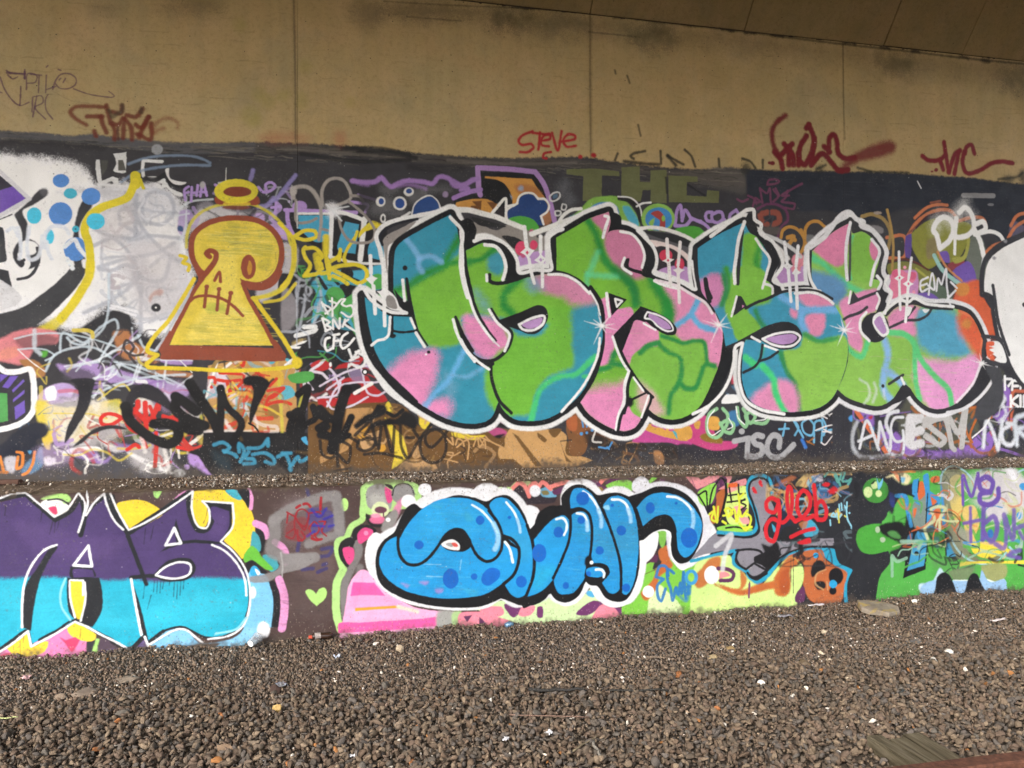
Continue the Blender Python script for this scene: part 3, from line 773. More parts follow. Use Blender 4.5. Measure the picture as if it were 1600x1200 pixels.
S 121114 w60 s8 : 665,260 720,400 840,540 790,660 765,700
S 121114 w80 s12 : 890,190 960,180 1030,210
P 121114 s8 : 880,170 1000,150 1070,200 1040,280 980,400 910,550 905,450 940,290 930,240
S 121114 w14 s3 : 900,540 950,570 980,610
@I
S 121114 w68 s7 : -250,470 -220,470 -250,600 -230,660 -180,640 -150,540 -180,440 -240,480 
S 121114 w60 s7 : -180,300 -100,240 -200,620
S 121114 w50 s6 : -60,410 -40,500 -100,540 -130,570 ; -60,400 0,480 60,520 -20,580 0,600 100,650 170,660 240,640
S 121114 w90 s8 : 220,260 160,450 130,640 100,760
S 121114 w60 s8 : 260,490 230,560 180,680
S 121114 w70 s10 : 0,420 60,480 120,520
S 121114 w60 s10 : 0,640 100,660 ; 20,600 60,570
F -
W 3a2f28/7a5230/b98d59/4f4f58 24 17 : 930,680 1060,730
@L
P c29761 s5 : 50,660 100,580 350,590 500,600 560,640 560,800 700,820 780,850! 640,900 200,910! 100,830 0,830 0,740 40,740
P 6f5029 s5 : 110,620! 160,650! 360,900! 300,900! ; 320,620 400,680 380,700 320,650 ; 410,600 520,590 460,660 ; 510,700! 560,860! 610,870! 590,850! 560,820
P 7a5230 s6 : 560,560 640,500 740,600 700,800 590,800 580,700
P 8a5530 s8 a.9 : 560,470 700,400 760,560 880,640 940,680 800,640 620,620
S 2c2b2a w10 s3 a.8 : 510,690 600,680 ; 540,560 580,500 600,620
P b9653a s8 a.8 : 560,520 640,480 640,600 590,600
P 2b2422 s18 a.8 : 700,620 820,600 860,700 760,740 ; 780,690 900,640 950,700 1300,720 1600,760 1600,900 1400,880 1340,760 1200,740 800,780
S 4f8fc9 w16 s3 : 690,520 700,570 ; 730,510 730,570 ; 830,740 910,745 940,700 ; 900,740 915,755
E 4f8fc9 s3 : 685,628 14,14 ; 730,620 12,12 ; 775,598 14,14
S c9c5c0 w16 s3 : 800,610 780,690 850,700
P c98f58 s10 a.6 : 1290,770 1350,780 1370,880 1310,880
@L
P c04a92 s8 : 1110,690 1200,600 1600,600! 1600,730 1400,700 1250,700
P d9a24c s5 : 1180,570 1300,540 1600,580! 1600,680 1400,660 1250,610
P c04a92 s4 : 1260,550 1380,560 1390,600 1350,580 1290,570 ; 1410,600 1440,570 1460,610
P 4aa6b8 s3 : 1440,600! 1470,610! 1510,670! 1480,670!
@O
P c4447f s8 : 0,620 120,480 250,490 330,680 420,690 500,700 480,740 300,770 100,700
P d9a24c s6 : 0,580 100,570 110,660 0,680 ; 130,540 180,520 170,590 140,580 ; 240,500 330,490 340,590 240,580
P 8a6a28 s10 : 180,650 250,620 370,680 360,710 220,690
P 2d2b33 s10 a.95 : 0,720 120,720 300,770 500,740 480,650 430,560 420,470 600,420 760,450 960,490 1200,430 1330,350 1600,430! 1600,860! 0,860!
P 3f76a5 s10 : 420,450 500,440 500,560 440,560
P efefef s5 : 370,340 400,300 480,290 520,350 380,375
P b04048 s12 a.8 : 440,150 480,140 490,220 450,230 ; 
P 3a6f90 s10 a.6 : 400,260 480,250 500,300 400,300
F greenbubbletag|graffiti_tag|pale green looping bubble tag under the gap between letters
S 8fc391 w28 s5 : 320,420 260,460 235,560 260,640 320,660 370,600 350,540 ; 370,420 410,470 400,560 380,600 440,620 460,550 400,520 350,550 ; 490,410 510,520 560,570 570,480 540,420 ; 600,440 560,480 600,540 640,480 600,440 640,420 ; 620,530 720,540 755,490 730,450
S f0f0f0 w9 s2 : 300,430 250,500 245,600 280,640 350,600 ; 480,400 500,500 550,550 ; 700,450 730,500 640,520 ; 420,500 450,570 410,590
F -
E a9a9ad s4 : 527,608 25,25
F tsctag|graffiti_lettering|large grey TSC tag on the dark strip
S a9a9ad w44 s5 : 465,690 590,665 ; 580,670 570,820
S a9a9ad w46 s5 : 700,650 650,640 620,670 640,710 690,730 700,780 640,820 600,815
S a9a9ad w46 s5 : 840,740 840,660 790,640 750,690 740,770 780,820 850,820 910,770 960,720
F -
F bluetag|graffiti_tag|pale blue wiry tag with a plus sign on the dark strip
S 6fb0d4 w17 s4 : 840,590 920,585 ; 890,545 870,645 ; 950,500 1000,580 970,640 ; 960,520 1040,660 1010,600 ; 1080,500 1030,540 1050,620 1110,640 1130,560 1090,500 ; 1130,700 1140,530 1190,520 1200,580 1150,600 ; 1190,700 1200,600 ; 1200,500 1230,570 1210,640 ; 1250,600 1320,580 1350,540 ; 1310,570 1350,620
S e0d9d9 w11 s3 : 1140,600 1250,560 1300,560 1280,620 1210,590 ; 1180,470 1240,500 ; 1260,470 1330,440 1330,480 1290,480 ; 1200,610 1310,620 1280,650 1220,720 1190,700 ; 1300,460 1340,360
F -
S 3a76c9 w26 s8 : 1030,680 1060,740
E 4c90c9 s6 : 1450,500 28,24
S a86a2c w11 s3 a.85 : 1070,690 1130,720 ; 1130,660 1080,700 ; 1280,700 1350,690 ; 1340,700 1370,640 1390,740 1430,580 1440,720 ; 1440,680 1480,710 ; 1300,740 1320,660
S 8b8b92 w10 s4 a.7 : 600,830 700,825
@O
S c9c9cc w10 s4 a.6 : 1120,460 1150,500 1170,460 1200,500 1230,450 1260,480
# bottom right block
@T
P 33333a s10 : 0,400! 60,340 360,440 640,300 900,470 1150,400 1300,300 1400,60 1600,200! 2200,400! 2200,900! 0,900!
P 57584a s24 a.8 : 640,330 760,420 900,480 1180,400 1230,550 1150,700 950,750 700,740 580,640 560,500 ; 1300,120 1420,100 1400,300 1300,400
P 8a64b8 s14 : 230,450 330,430 350,560 330,620 ; 420,560 520,600 620,700 760,760 960,770 1150,700 1290,560 1340,640 1330,760 1250,830 700,845 560,830 430,760 390,660
P a07cc9 s14 a.8 : 560,800 900,800 1250,790 1250,830 560,845
P cf6a44 s5 : 150,400! 210,420! 480,790! 560,850! 480,850! 
P cf7040 s8 : 1380,700 1400,740 1340,820 1300,810
P b23448 s8 : 300,480 340,470 330,510 305,500 ; 1310,600 1340,610 1330,650
P 8a64b8 s14 : 1400,200 1480,260 1480,480 1400,540 1360,480 1450,380
P c9684a s10 : 1500,270 1600,260! 1700,300! 1560,300 1500,500 1480,500 ; 1460,500 1500,480 1500,600
P 2a292e s12 : 1520,290 1600,290! 1600,450 1540,450
P 4c8fc2 s6 : 310,580 350,570 350,610
E 4f96d6 s8 : 165,500 26,26
S b0683a w12 s3 a.9 : 610,460 640,490 ; 720,420 740,470 ; 860,520 820,640 ; 900,540 890,700 ; 940,500 900,600 ; 1060,560 1060,740 ; 1010,540 1040,500
W 2a2a32/57584a/8a64b8/c9cace/3c4a5c/a06030 50 18 : 1340,640 1600,712
F orangearrows|graffiti_scrawl|brown-orange arrow scribble between the grey letters
S b8662e w18 s4 : 1150,410 1250,410 1240,430 1190,530 1150,640 1160,740 ; 1110,560 1130,640 1170,700 ; 1240,495 1330,490 1320,460
F -
F angtag|graffiti_lettering|large pale spray letters ANG on the dark strip at the right
S d6d8de w24 s6 : 230,750 290,520 390,760 ; 220,690 340,640
S d6d8de w26 s8 : 400,530 380,740 ; 400,540 480,770 490,620
S d6d8de w30 s8 : 550,440 480,460 450,540 480,620
S d6d8de w22 s6 : 590,490 520,500 490,590 530,690 590,680 590,600 600,720 580,800 470,800
S c0c4cc w30 s14 a.8 : 210,530 175,620 180,750 240,820 400,820 500,800
F -
F esmtag|graffiti_lettering|thick light grey letters ESM over the violet strip
S d0cfd2 w70 s10 : 650,500 740,500 ; 650,500 680,610 740,600 ; 660,620 660,720 740,710 ; 640,550 640,700
S b9b7b6 w44 s5 : 900,500 830,490 770,520 840,590 940,680 900,720 830,680 780,650
S b9b7b6 w44 s5 : 770,560 860,510 940,500 1000,740 1020,760 ; 980,500 1050,620 1110,400
S b9b7b6 w46 s5 : 1120,380 1080,740
F -
F nortag|graffiti_lettering|soft white spray letters NOR at the right end
S d9dce4 w30 s12 : 1260,740 1290,520 1370,700 1380,760 1420,520
S d9dce4 w34 s12 : 1480,560 1420,600 1430,700 1490,720 1540,640 1520,560 1460,540
S cfd6df w36 s14 : 1540,720 1530,500 1600,470 ; 1540,590 1640,560 ; 1560,610 1640,680
S d9dce4 w26 s14 a.9 : 1360,270 1300,320 1310,380 1380,400 1440,340 1400,290 1350,280 ; 1430,400 1450,460 1400,520
S f0f0f3 w12 s4 : 1420,180 1400,310 1340,440 1270,570 1170,660
F -
F kintag|graffiti_tag|small white stacked words PEN KIN at the right edge
S f0f0f3 w20 s5 : 1440,260 1440,150 ; 1440,170 1500,180 1470,230 ; 1500,260 1510,190 1560,190 ; 1510,230 1550,230 ; 1570,250 1580,170 1600,240
S f3f3f5 w22 s4 : 1490,400 1490,310 ; 1550,310 1500,360 1550,400 ; 1570,400 1570,310 ; 1600,400 1600,310 1640,400 1640,310
F -
# halo mess around figure top
@D
P 8f8b94 s20 a.7 : 470,430 560,390 620,430 750,460 700,520 560,540 480,520
P bfbcc0 s24 : 470,480 600,440 760,470 1000,490 800,520 560,560 430,660 400,600
P 5a5860 s20 a.8 : 760,470 900,460 1060,500 1180,620 1250,760 1150,680 1000,540
P b79ccf s12 : 920,510 1020,500 1030,560 960,550 ; 1080,590 1180,600 1220,720 1160,700
P a78fc3 s10 a.8 : 330,480 400,470 440,520 380,590 350,690 310,650
P 35517a s8 : 310,600 350,610 350,650 310,640
P b9b5ba s20 : 1180,740 1300,780 1290,1000 1240,1080 1150,1150 1000,1240 960,1140 1130,1040 1190,900
S d0d8dc w16 s5 a.7 : 330,450 420,400 600,380 ; 380,480 370,620 330,720 ; 290,520 400,500
W 2a2a2e/8a8590/b5b8be/a78fc3 26 20 : 300,290 450,350
@D
F lilactag|graffiti_tag|lilac letters and marks on the dark coat either side of the halo
S a88cc9 w22 s4 : 370,385 365,300 400,275 ; 370,330 400,320 ; 420,395 425,280 ; 425,330 460,325 ; 465,350 475,265 ; 495,355 520,245 550,350 ; 495,320 545,320
S a88cc9 w24 s4 : 980,280 1020,320 1080,310 1120,270 1090,240 1040,260 1050,310 ; 640,270 620,260
S 8f86bf w34 s10 a.8 : 935,140 915,215 ; 1290,180 1120,390 ; 1110,370 1050,430 1000,440
S b093cf w24 s4 : 1130,410 1120,490 ; 1090,450 1165,440
F -
E b0a4c0 s3 : 1237,400 12,12
E a5a3a3 s8 : 515,260 22,28
P d7d6d6 s4 : 205,130 235,120 240,210 380,240 340,262 270,250 225,200
F lilacblock|graffiti_piece|turquoise blocky letters with lilac outline and black shade right of the figure
@F
P 1b1a1e s4 : 60,470! 640,500! 880,560! 880,930! 560,940 440,860 330,790 140,700 80,600
S ab8cc9 w34 s5 : 30,470 620,492
S ab8cc9 w34 s5 : 45,470 55,580 100,690
E ab8cc9 s5 : 150,440 62,48
S ab8cc9 w24 s5 : 640,345 800,390 ; 560,400 720,430 695,490
P 449cbd s4 : 140,515! 400,515! 400,700 300,740 150,620 ; 530,565! 645,590! 615,835! 470,805 490,680 ; 735,750 800,700 860,880 725,850
P 449cbd s4 : 130,620 160,600 300,660 320,730 200,640
S dededc w20 s4 : 140,500 400,500
S e2e2e0 w34 s5 : 420,470 405,860 ; 425,480 540,500 700,560
S e2e2e0 w44 s5 : 690,545 655,885
S dcdcda w22 s5 : 420,860 560,900 690,915 860,920
F -
@F
# behind panel between figure and letter1
P 232226 s6 : 0,1000 300,1040 350,1100 250,1190 0,1250 ; 
@G
P 1f1f23 s6 : 130,100 300,140 640,300 700,700 720,860 600,820 370,860 290,870 120,950 130,800 330,560 200,200
P 48a4bf s8 : 240,150 400,120 640,120 860,80 870,250 640,300 540,330 380,430 250,560 270,420 250,300
P 1c1c20 s8 : 250,330 150,250 260,260 290,330 270,400 ; 480,240 640,260 640,330 540,340
S 1c1c20 w30 s5 : 310,180 370,270 ; 590,190 640,210
P 1c1c20 s5 : 500,110 580,110 600,160 560,210 500,180 ; 430,200 490,230 470,250
E 4fa04f s4 : 445,330 78,75
P 4fa04f s6 : 540,350 640,290 650,500 690,720 600,640 560,500 480,470 380,520 420,440
P 4fa04f s4 : 700,220 780,150 840,160 860,260 720,270 ; 780,330 850,320 850,420 800,400
E 4fa04f s4 : 440,500 50,50
P 48a4bf s5 : 480,470 560,500 600,600 520,520
P 8f8a8f s14 a.9 : 10,250 60,280 130,380 130,520 60,620 0,620 ; 
S b4b9c4 w22 s8 a.7 : 0,130 100,150 170,200 300,190 ; 150,200 120,300 130,340 ; 210,200 190,400 170,500 130,620 0,630 ; 300,200 330,350 270,560 ; 320,380 300,480
P c9b070 s14 a.7 : 90,720 160,690 200,690 90,750
@G
W 1c1c20/48a4bf/b4b9c4/4fa04f 30 19 : 470,420 560,560
@G
F dpstag|graffiti_tag|neat white stacked letters DPS BNR CFC on black
S ececec w17 s3 : 335,385 385,480 ; 335,385 345,420 ; 345,400 410,440 365,480 ; 420,350 425,500 ; 400,375 460,400 430,440 ; 430,440 500,360 530,360 500,400 540,420 580,410 600,470 570,510 500,470
S ececec w19 s3 : 340,520 370,625 ; 345,520 400,550 365,575 ; 365,575 415,600 365,625 ; 430,610 430,530 480,605 485,520 ; 510,590 530,530 ; 555,530 520,560 620,630 ; 620,550 630,660
S ececec w21 s3 : 400,680 370,690 360,750 380,790 420,770 ; 440,660 430,770 ; 430,660 480,650 ; 435,710 475,705 ; 550,640 510,670 490,740 510,770 560,740 605,685
F -
F fivetag|graffiti_tag|white sprayed numeral scrawl beside the first big letter's foot
S e6e6e6 w22 s5 : 560,780 590,860 ; 590,860 640,790 650,790 ; 570,870 640,840 ; 620,800 690,840 690,900 640,930 580,900 560,920
E f0f0f0 s3 : 694,967 14,14
F -
@D
F goldtag|graffiti_tag|thin yellow circle line round the figure's head
S cfc238 w25 s6 a.85 : 380,780 385,680 430,560 520,480 650,430 800,415 950,430 1080,500 1200,620 1250,760
S cfc238 w34 s8 a.85 : 1260,740 1285,900 1240,1040 1150,1140 950,1210
F -
@F
F yellowtag|graffiti_tag|yellow looping BOIS tag right of the figure
S d9c631 w32 s5 : 110,690 200,640 280,650 290,690 200,720 120,700 ; -20,580 60,660 100,730 110,850 60,1040 0,1110 ; 200,780 180,800 200,870 240,930 190,1020 ; 200,790 280,790 340,860 300,900 330,920 310,990 190,1020 ; 300,870 340,960 ; 370,690 370,860 400,1040 ; 400,900 480,850 490,800 480,890 ; 520,880 530,900
S d9c631 w60 s10 a.8 : 370,700 370,820 ; 290,850 310,950
S d9c631 w24 s5 : 610,700 545,800 520,860 ; 630,650 600,740
S d9c631 w34 s5 : 400,960 520,930 640,930 710,980 700,1050 640,1080 560,1040 430,970 ; 430,1020 500,1050 550,1085 ; 380,880 400,980 330,1000
P d9c631 s5 : 740,565 770,560 860,605 780,625 700,650 640,700 650,650 700,600
F -
F silverloops|graffiti_tag|soft silver looping line above the turquoise block
S 9f9994 w34 s8 : 100,370 90,300 150,275 230,285 300,370 325,440
S 9f9994 w26 s6 : 325,440 330,560 310,720 ; 340,430 340,300 400,215 500,215 560,290 575,370 450,430 370,430
S 8f8882 w24 s5 : 580,350 650,360 680,400 ; 560,400 700,520 775,640 760,720 660,745 560,720 495,620 480,540 ; 120,390 130,570 230,570 290,540 ; 340,630 380,640
E b0aaa6 s10 : 100,310 30,40
F -
S b5b8ba w10 s4 a.8 : 128,400 132,620
E e6e6ea s40 a.9 : 430,475 60,55
S dfe3e6 w12 s5 a.8 : 370,420 430,480 500,560 ; 440,460 560,440
S a8a8ac w6 s2 : 1360,700 1360,800
@D
S c8c8c4 w7 s2 : 712,120 708,225
S c8c8c4 w6 s2 a.7 : 1305,470 1302,620 ; 1308,800 1305,980
F halo|graffiti_piece|painted yellow skull figure with hooked eye, stitched mouth and flared body
P 8c4028 s4 : 615,370 640,350 960,350 985,370 992,410 960,430 800,420 660,425 625,415
E 7a4030 s8 a.9 : 800,448 118,20
EN d3c435 s4 : 795,315 184,104
E 7c3a24 s4 : 805,318 118,44
S e9d03c w30 s6 a.6 : 700,420 900,420
# figure body
P dcc548 s4 : 445,800 450,700 540,600 680,555 830,550 980,580 1090,660 1150,780 1145,900 1100,1000 1020,1060 940,1080 850,1060! 830,1040! 900,1190 1100,1600! 240,1595! 400,1230 520,990! 460,900
P e6d262 s30 a.7 : 640,860 760,820 800,950 830,1200 1000,1500 700,1560 400,1560 560,1200
P a8a23c s16 a.5 : 740,560 830,600 780,640 720,600 ; 680,640 820,660 800,760 720,740 ; 980,640 1060,640 1060,700 990,690 ; 900,780 1100,760 1100,840 950,850 ; 980,900 1080,880 1060,970 980,960 
P a8b840 s20 a.6 : 540,1260 700,1250 720,1310 560,1330
P 9c9a3a s16 a.35 : 740,1380 860,1370 850,1400 ; 400,1440 560,1420 520,1500 ; 950,1400 1020,1480 960,1470 ; 320,1560 620,1550 600,1580
P c9b838 s16 a.6 : 600,1040 640,1100 560,1180
B c9b84a/f0e080/b8b04c/e9d668/a8a650 150 31 .5 : 318,362 318,400 415,362 415,400
B c9b84a/f2e284/b4ae4c/ecd96a 170 32 .5 : 312,480 282,538 352,480 352,538 384,480 402,538
B 9a9a48/8f9460 26 33 .45 : 335,352 335,392 392,352 392,392
@D
S 3c3c36 w7 s3 a.35 : 740,760 820,745 ; 1040,990 1100,960 ; 720,1380 830,1385 ; 380,1450 420,1460 ; 1120,820 1130,900 ; 1110,960 1060,1020
S 8f4630 w46 s4 : 500,1000 435,880 420,780 445,670 540,590 680,545 830,538 980,562 1100,640 1165,750 1172,870 1140,980 1060,1065 960,1095 880,1080
P 8f4630 s4 : 822,1040! 850,1050 960,1080 1080,1040 1150,950 1180,980 1120,1090 1020,1140 900,1135!
S 8f4630 w44 s4 : 575,860 548,835 575,808 625,830 620,890 570,965 500,1045
P 8f4630 s4 : 430,900 530,980! 560,1000 500,1060 470,1010
@E
S 8f4630 w34 s4 : 600,60 520,180 450,280 400,380 350,480 290,590 240,690
P 8f4630 s4 : 140,770! 230,620 270,640 235,745! 700,752 1108,768! 1085,700 1120,700 1180,780 1212,830 1200,872! 1100,880 600,868 160,858 170,820
S 8f4630 w34 s4 : 850,230 900,350 960,460 1040,600 1100,720
P 8f4630 s4 : 822,188! 900,300! 870,280 840,220
S 8f4630 w26 s4 : 400,388 450,345 560,332 680,358 780,425 850,500
S 8f4630 w26 s4 : 550,255 530,425 ; 652,275 635,450 ; 750,308 718,480 ; 615,205 655,135 665,215
E 8f4630 s4 : 550,255 20,18 ; 652,275 20,18 ; 750,308 20,18
@D
E 8f4630 s4 : 897,945 63,103
E c28a30 s4 : 905,950 22,60
P 8f4630 s3 : 870,900 900,890 885,960 895,1000 870,980
F -
F yellowframe|graffiti_line|yellow outline following the skull figure's flared body
@E
S dfc631 w34 s5 : 445,190 350,350 230,540 100,690 55,790 140,825! 50,895! 60,925 400,940 800,955 1200,930 1310,905
S dfc631 w36 s5 : 1310,900 1270,830 1180,680 1050,500 940,350!
S d4c138 w26 s5 a.9 : 930,350 1080,330 1180,280 1240,200 1265,60 1265,-100 ; 1030,385 1180,355 1290,230
E dfc631 s10 : 1300,890 45,50
S b9c0c8 w18 s6 a.8 : 130,790 230,620 400,330
@D
S dfc631 w30 s4 : 330,850 380,868 350,910 405,930 395,975
F -
# backdrop behind the main piece, top
@J
F olivetag|graffiti_lettering|flat olive block capitals rolled on the dark coat
P 636643 s3 n1.5 : 880,130! 1100,125 1320,148! 1322,190! 1175,182! 1175,390! 1015,395! 1020,188! 880,172!
P 636643 s3 n1.5 : 1340,115! 1490,105! 1492,235! 1580,240! 1580,140! 1715,135! 1715,415! 1580,410! 1582,305! 1515,305! 1500,400! 1335,395!
@M
P 636643 s3 n1.5 : 235,182! 480,192! 478,235! 390,238! 388,350! 555,358! 560,306! 660,312! 655,410! 240,405!
F -
@M
S 1a1b1d w16 s6 a.8 : 215,200 225,330 ; 400,260 540,350
F coukscrawl|graffiti_tag|lilac CO.UK lettering on the dark coat above the gap
S a286c0 w28 s4 : 290,600 310,470 335,430 350,540 ; 350,560 375,470 430,550 ; 300,600 380,600 430,540 ; 430,540 540,590 600,650
S a286c0 w26 s4 : 600,490 560,490 545,520 560,560 600,565 ; 640,490 600,510 605,560 650,575 690,540 680,490 640,485 ; 785,480 750,510 750,550 800,545 ; 800,470 820,500
E a286c0 s3 : 505,565 14,14 ; 702,548 13,13
F -
@M
F plumtag|graffiti_tag|faint plum tag with a loop on the blue-black coat
S 6e3a58 w18 s5 a.85 : 810,380 850,400 900,380 ; 900,350 950,380 940,440 ; 960,410 1000,400 960,370 970,420 ; 1000,290 1020,410 ; 1010,300 1060,330 1080,290 1090,410 ; 1060,260 1130,250 1160,230 1130,215 1070,225 1060,260 ; 1110,300 1150,360 1110,400 ; 1130,290 1160,350 ; 1350,250 1240,310 1180,350 1240,350 ; 1230,310 1210,370 1180,400 1290,420 1280,460 1210,450
S 6a3458 w22 s8 a.85 : 980,460 1060,425 1150,430 1220,480 1230,560 1180,600 1150,690
F -
E 2d2f36 s10 : 1090,530 120,100
S 8f4a3c w46 s8 a.9 : 1020,500 1060,490 ; 1100,490 1150,500 1160,560 1110,590 ; 1060,590 1020,570 1000,520
S 3c3f46 w12 s5 : 1080,480 1080,520 ; 1040,570 1110,520 1090,600
E 57524f s18 a.8 : 1090,640 90,40
F goldscribble|graffiti_tag|gold looping scribble with a number one over the fourth letter
S b5853f w26 s4 : 1175,700 1190,640 1250,610 1320,640 1370,720 1360,790 1330,840 ; 1380,700 1375,640 1410,580 1480,565 1540,610
S b5853f w34 s5 : 1340,640 1380,740 1360,800 ; 1230,700 1280,690 1240,760 ; 1260,700 1290,720
F -
P 6e6f72 s10 : 1390,680 1460,690 1420,770 1390,740
# navy dots and orange block
@F
P 2e2d31 s20 a.9 : 640,300 1400,280 1400,420 1000,560 760,560
E 77777a s50 a.45 : 900,300 80,40 ; 1130,360 80,60 ; 780,460 60,60 ; 1300,300 120,30 ; 960,500 80,30 ; 880,420 60,60
F lilacwave|graffiti_line|ragged lilac wave line running to the block letter
S 9a77b4 w40 s10 : 590,228 720,240 790,230 830,200 860,230 910,275 980,245 1060,225 1200,240 1260,250 1310,195 1390,205 1450,270 1520,265 1600,215 1660,220
S 9a77b4 w30 s16 a.6 : 640,245 720,262 ; 920,275 1080,262 1200,290 ; 1420,260 1500,285
F -
F navydots|graffiti_dots|small navy dots ringed in white on the black coat
E d8d8d6 s6 : 1060,318 42,36 ; 985,415 58,58 ; 825,400 40,42 ; 845,540 24,38
E 2c2d33 s4 : 845,540 12,22
E 27478a s4 : 1062,312 24,20 ; 985,415 40,42 ; 830,398 22,26
P 25457e s4 : 1090,505 1110,430 1180,372 1240,358 1295,400 1325,485
S d0d0d0 w12 s4 : 1085,505 1108,425 1180,365 1240,350 1300,395 1330,480
E 8f7f9c s8 : 1365,340 26,26
F -
S d2d2d2 w16 s6 : 1000,530 1070,490 ; 1060,500 1000,540
@J
F orangeblock|graffiti_piece|orange and black block letter with lilac outline and a navy cloud
P 17181b s4 : 165,150! 620,165! 720,300 770,520 700,600 560,560 300,520 0,450 -60,400 60,340 175,340!
P bf8a42 s4 : 200,188! 590,212! 660,320 720,400 720,560 600,480 430,420! 425,360 380,270 320,225 200,205!
P a8703f s18 : 450,260 620,280 680,360 620,340 480,330
E 8f9bb0 s14 : 500,290 22,22 ; 405,370 20,26
P bf8a42 s4 : -40,410 60,385 200,378 335,412! 250,512! 100,490 -40,440
P 6b4423 s5 : 95,398! 175,392! 165,475! ; 215,402! 295,412 270,470! ; 80,440 150,440 130,480
P 9c6a48 s14 : 640,480 730,470 760,560 700,600
P 1a2a3a s14 a.8 : 220,280 330,260 370,340 230,340
P 16171b s4 : 180,205! 260,215 340,250 400,330 425,420 360,400 300,420! 170,350!
S a17fb5 w44 s4 : 162,345 150,300 140,118! 400,130 620,152! 690,250 750,430 790,600
S 9a77b4 w38 s5 : -60,370 0,345 90,315 165,300
S 9a77b4 w34 s10 : -60,230 0,260 100,225 140,210 ; 0,300 60,290
P 2a2529 s4 : 270,510! 355,430! 357,560 ;
S deddd8 w24 s4 : 240,520 300,450 372,375 378,450 375,550
P 1f3d72 s4 : 395,555! 388,490 430,440 475,420! 488,370 545,335 600,342 640,385! 690,385 725,430 715,475 660,520! 680,560 690,600!
S dbdad6 w18 s4 : 385,560 380,480 470,415! 485,360 545,328 605,335 645,378! 700,380 735,430 722,480 668,522! 690,590
S dbdad6 w22 s4 : 385,440 440,430
S c9c9c9 w14 s4 : 740,360 770,330 820,325 825,360 780,395 745,390 740,360
P 4e6a84 s6 : 765,350 805,335 805,365 770,380
S c9c9c9 w13 s4 : 845,425 840,465 870,468 880,430 850,420 ; 785,485 790,515 830,510 830,480 790,478
F -
E 777a80 s60 a.4 : 860,290 40,60 ; 900,380 40,50
# green humps
F greenhump|graffiti_piece|green hump with blue stripes peeking above the third big letter
P 7fae4c s8 : 880,580 1000,460 1080,380 1200,355 1330,365 1400,420 1470,520 1490,620 1200,640
P 4581b8 s6 : 1060,480 1120,420 1230,405 1300,440 1320,500
P 4fa5bd s10 : 1350,440 1400,440 1480,560 1480,610 1400,560
P 4fa5bd s14 : 900,540 960,510 1040,490 960,570
S 1f1f22 w34 s5 : 1320,375 1410,395 1470,460 1497,560
S d9d9d9 w13 s4 : 1310,358 1420,372 1490,440 1508,520
@M
E 86b554 s6 : 150,540 140,125
E 3c82bd s5 : 155,545 112,98
P 9b3c38 s5 : 90,500 150,475 200,520 210,600 200,640 160,640 165,560 130,530
E 7fae4c s5 : 195,540 16,24
S dcdcdc w16 s4 : -30,440 20,415 90,408
P 86b554 s6 : 70,580 120,540 100,610
P 4b9a38 s6 : 290,640 400,605 500,620 560,700 480,760 400,720
F -
@J
P 4b9e3c s4 : 380,560 450,525 540,525 620,565 655,640 560,640 460,590
# grey and black fillers beneath piece outline (between letter tops)
P 8b8580 s5 : 60,560! 150,580 300,640 400,590 500,600 560,640 700,660 760,600 760,720 700,900 560,960 450,820 300,700 150,720 80,740
P 242427 s5 : 90,530 220,560 380,610 280,615 140,590 ; 340,690 430,690 520,740 500,800 440,790 380,730
P b692c6 s5 : 480,860 600,820 740,820 760,980 480,990
E cf4568 s4 : 505,790 52,60 ; 608,762 32,40
E b8577c s8 : 520,850 20,20 ; 590,650 18,22
S e2e1de w44 s6 : -60,470 60,470 180,500 300,530 420,580 520,620
S e2e1de w44 s5 : 590,670 700,630 830,580 1000,520
S 3c3c3e w24 s5 : 640,690 740,660 820,630
S e2e1de w28 s5 : 800,600 850,520 920,470 1000,460
P b9c3a8 s14 a.6 : 820,580 960,560 880,600
@M
P 56555a s6 : 30,650 200,650 360,700 440,760 430,900 340,820 200,750 100,720
P 26262a s5 : 0,640 120,650 300,680 430,740 420,780 280,740 120,690
P e0cfcc s5 : 60,720 200,740 330,790 410,860 410,940 300,840 140,780
P 2e2a30 s5 : 140,780 260,790 380,880 430,960 340,960 150,960
P b58cc0 s5 : 140,990 250,940 400,950 440,1010 460,1130 300,1080
E c83a55 s5 : 215,850 55,50 ; 330,920 40,50
S e4e2df w30 s5 : 0,625 100,615 240,640 380,690 470,740
P 38383c s8 : 1080,700 1220,780 1360,860 1380,1000 1240,900
P ddd9d8 s8 : 1130,750 1190,800 1250,880 1200,900 1150,820
P b58cc0 s5 : 1180,960 1300,930 1400,960 1440,1120 1200,1140 1110,1070
E d98a98 s8 : 1320,890 56,60 ; 1300,960 40,40
S c9c9cb w30 s6 : 1020,670 1150,720 1280,800 1340,860
@N
P c083c4 s5 : 790,630 860,600 840,860 790,920 ; 
P c8415e s6 : 780,880 820,880 830,960 770,950
P 3f3f48 s6 : 700,1010 780,960 840,1030 760,1050
P 4a6f8c s8 : 760,980 820,980 850,1060 800,1020
P f0f0f0 s5 : 690,1080 780,1045 830,1080 830,1110 680,1120
# right-hand background
@Q
P 3a3b40 s40 a.8 : 450,560 700,480 640,700 600,880 470,820
F olivecircle|graffiti_piece|olive round letters with orange double outline under the OPR tag
P 8a8c3c s6 : 650,700 720,610 860,540 1000,555 1160,600 1120,760 1060,870 1000,912 930,890 800,960 700,850
S c2764f w28 s5 : 630,690 700,580 850,480 980,475 1045,540
S c2764f w24 s5 : 690,535 790,450 880,425 960,430
S 8a5340 w16 s5 : 820,410 900,395 ; 640,660 740,575
S c2764f w26 s5 : 455,700 600,690 600,860 475,870
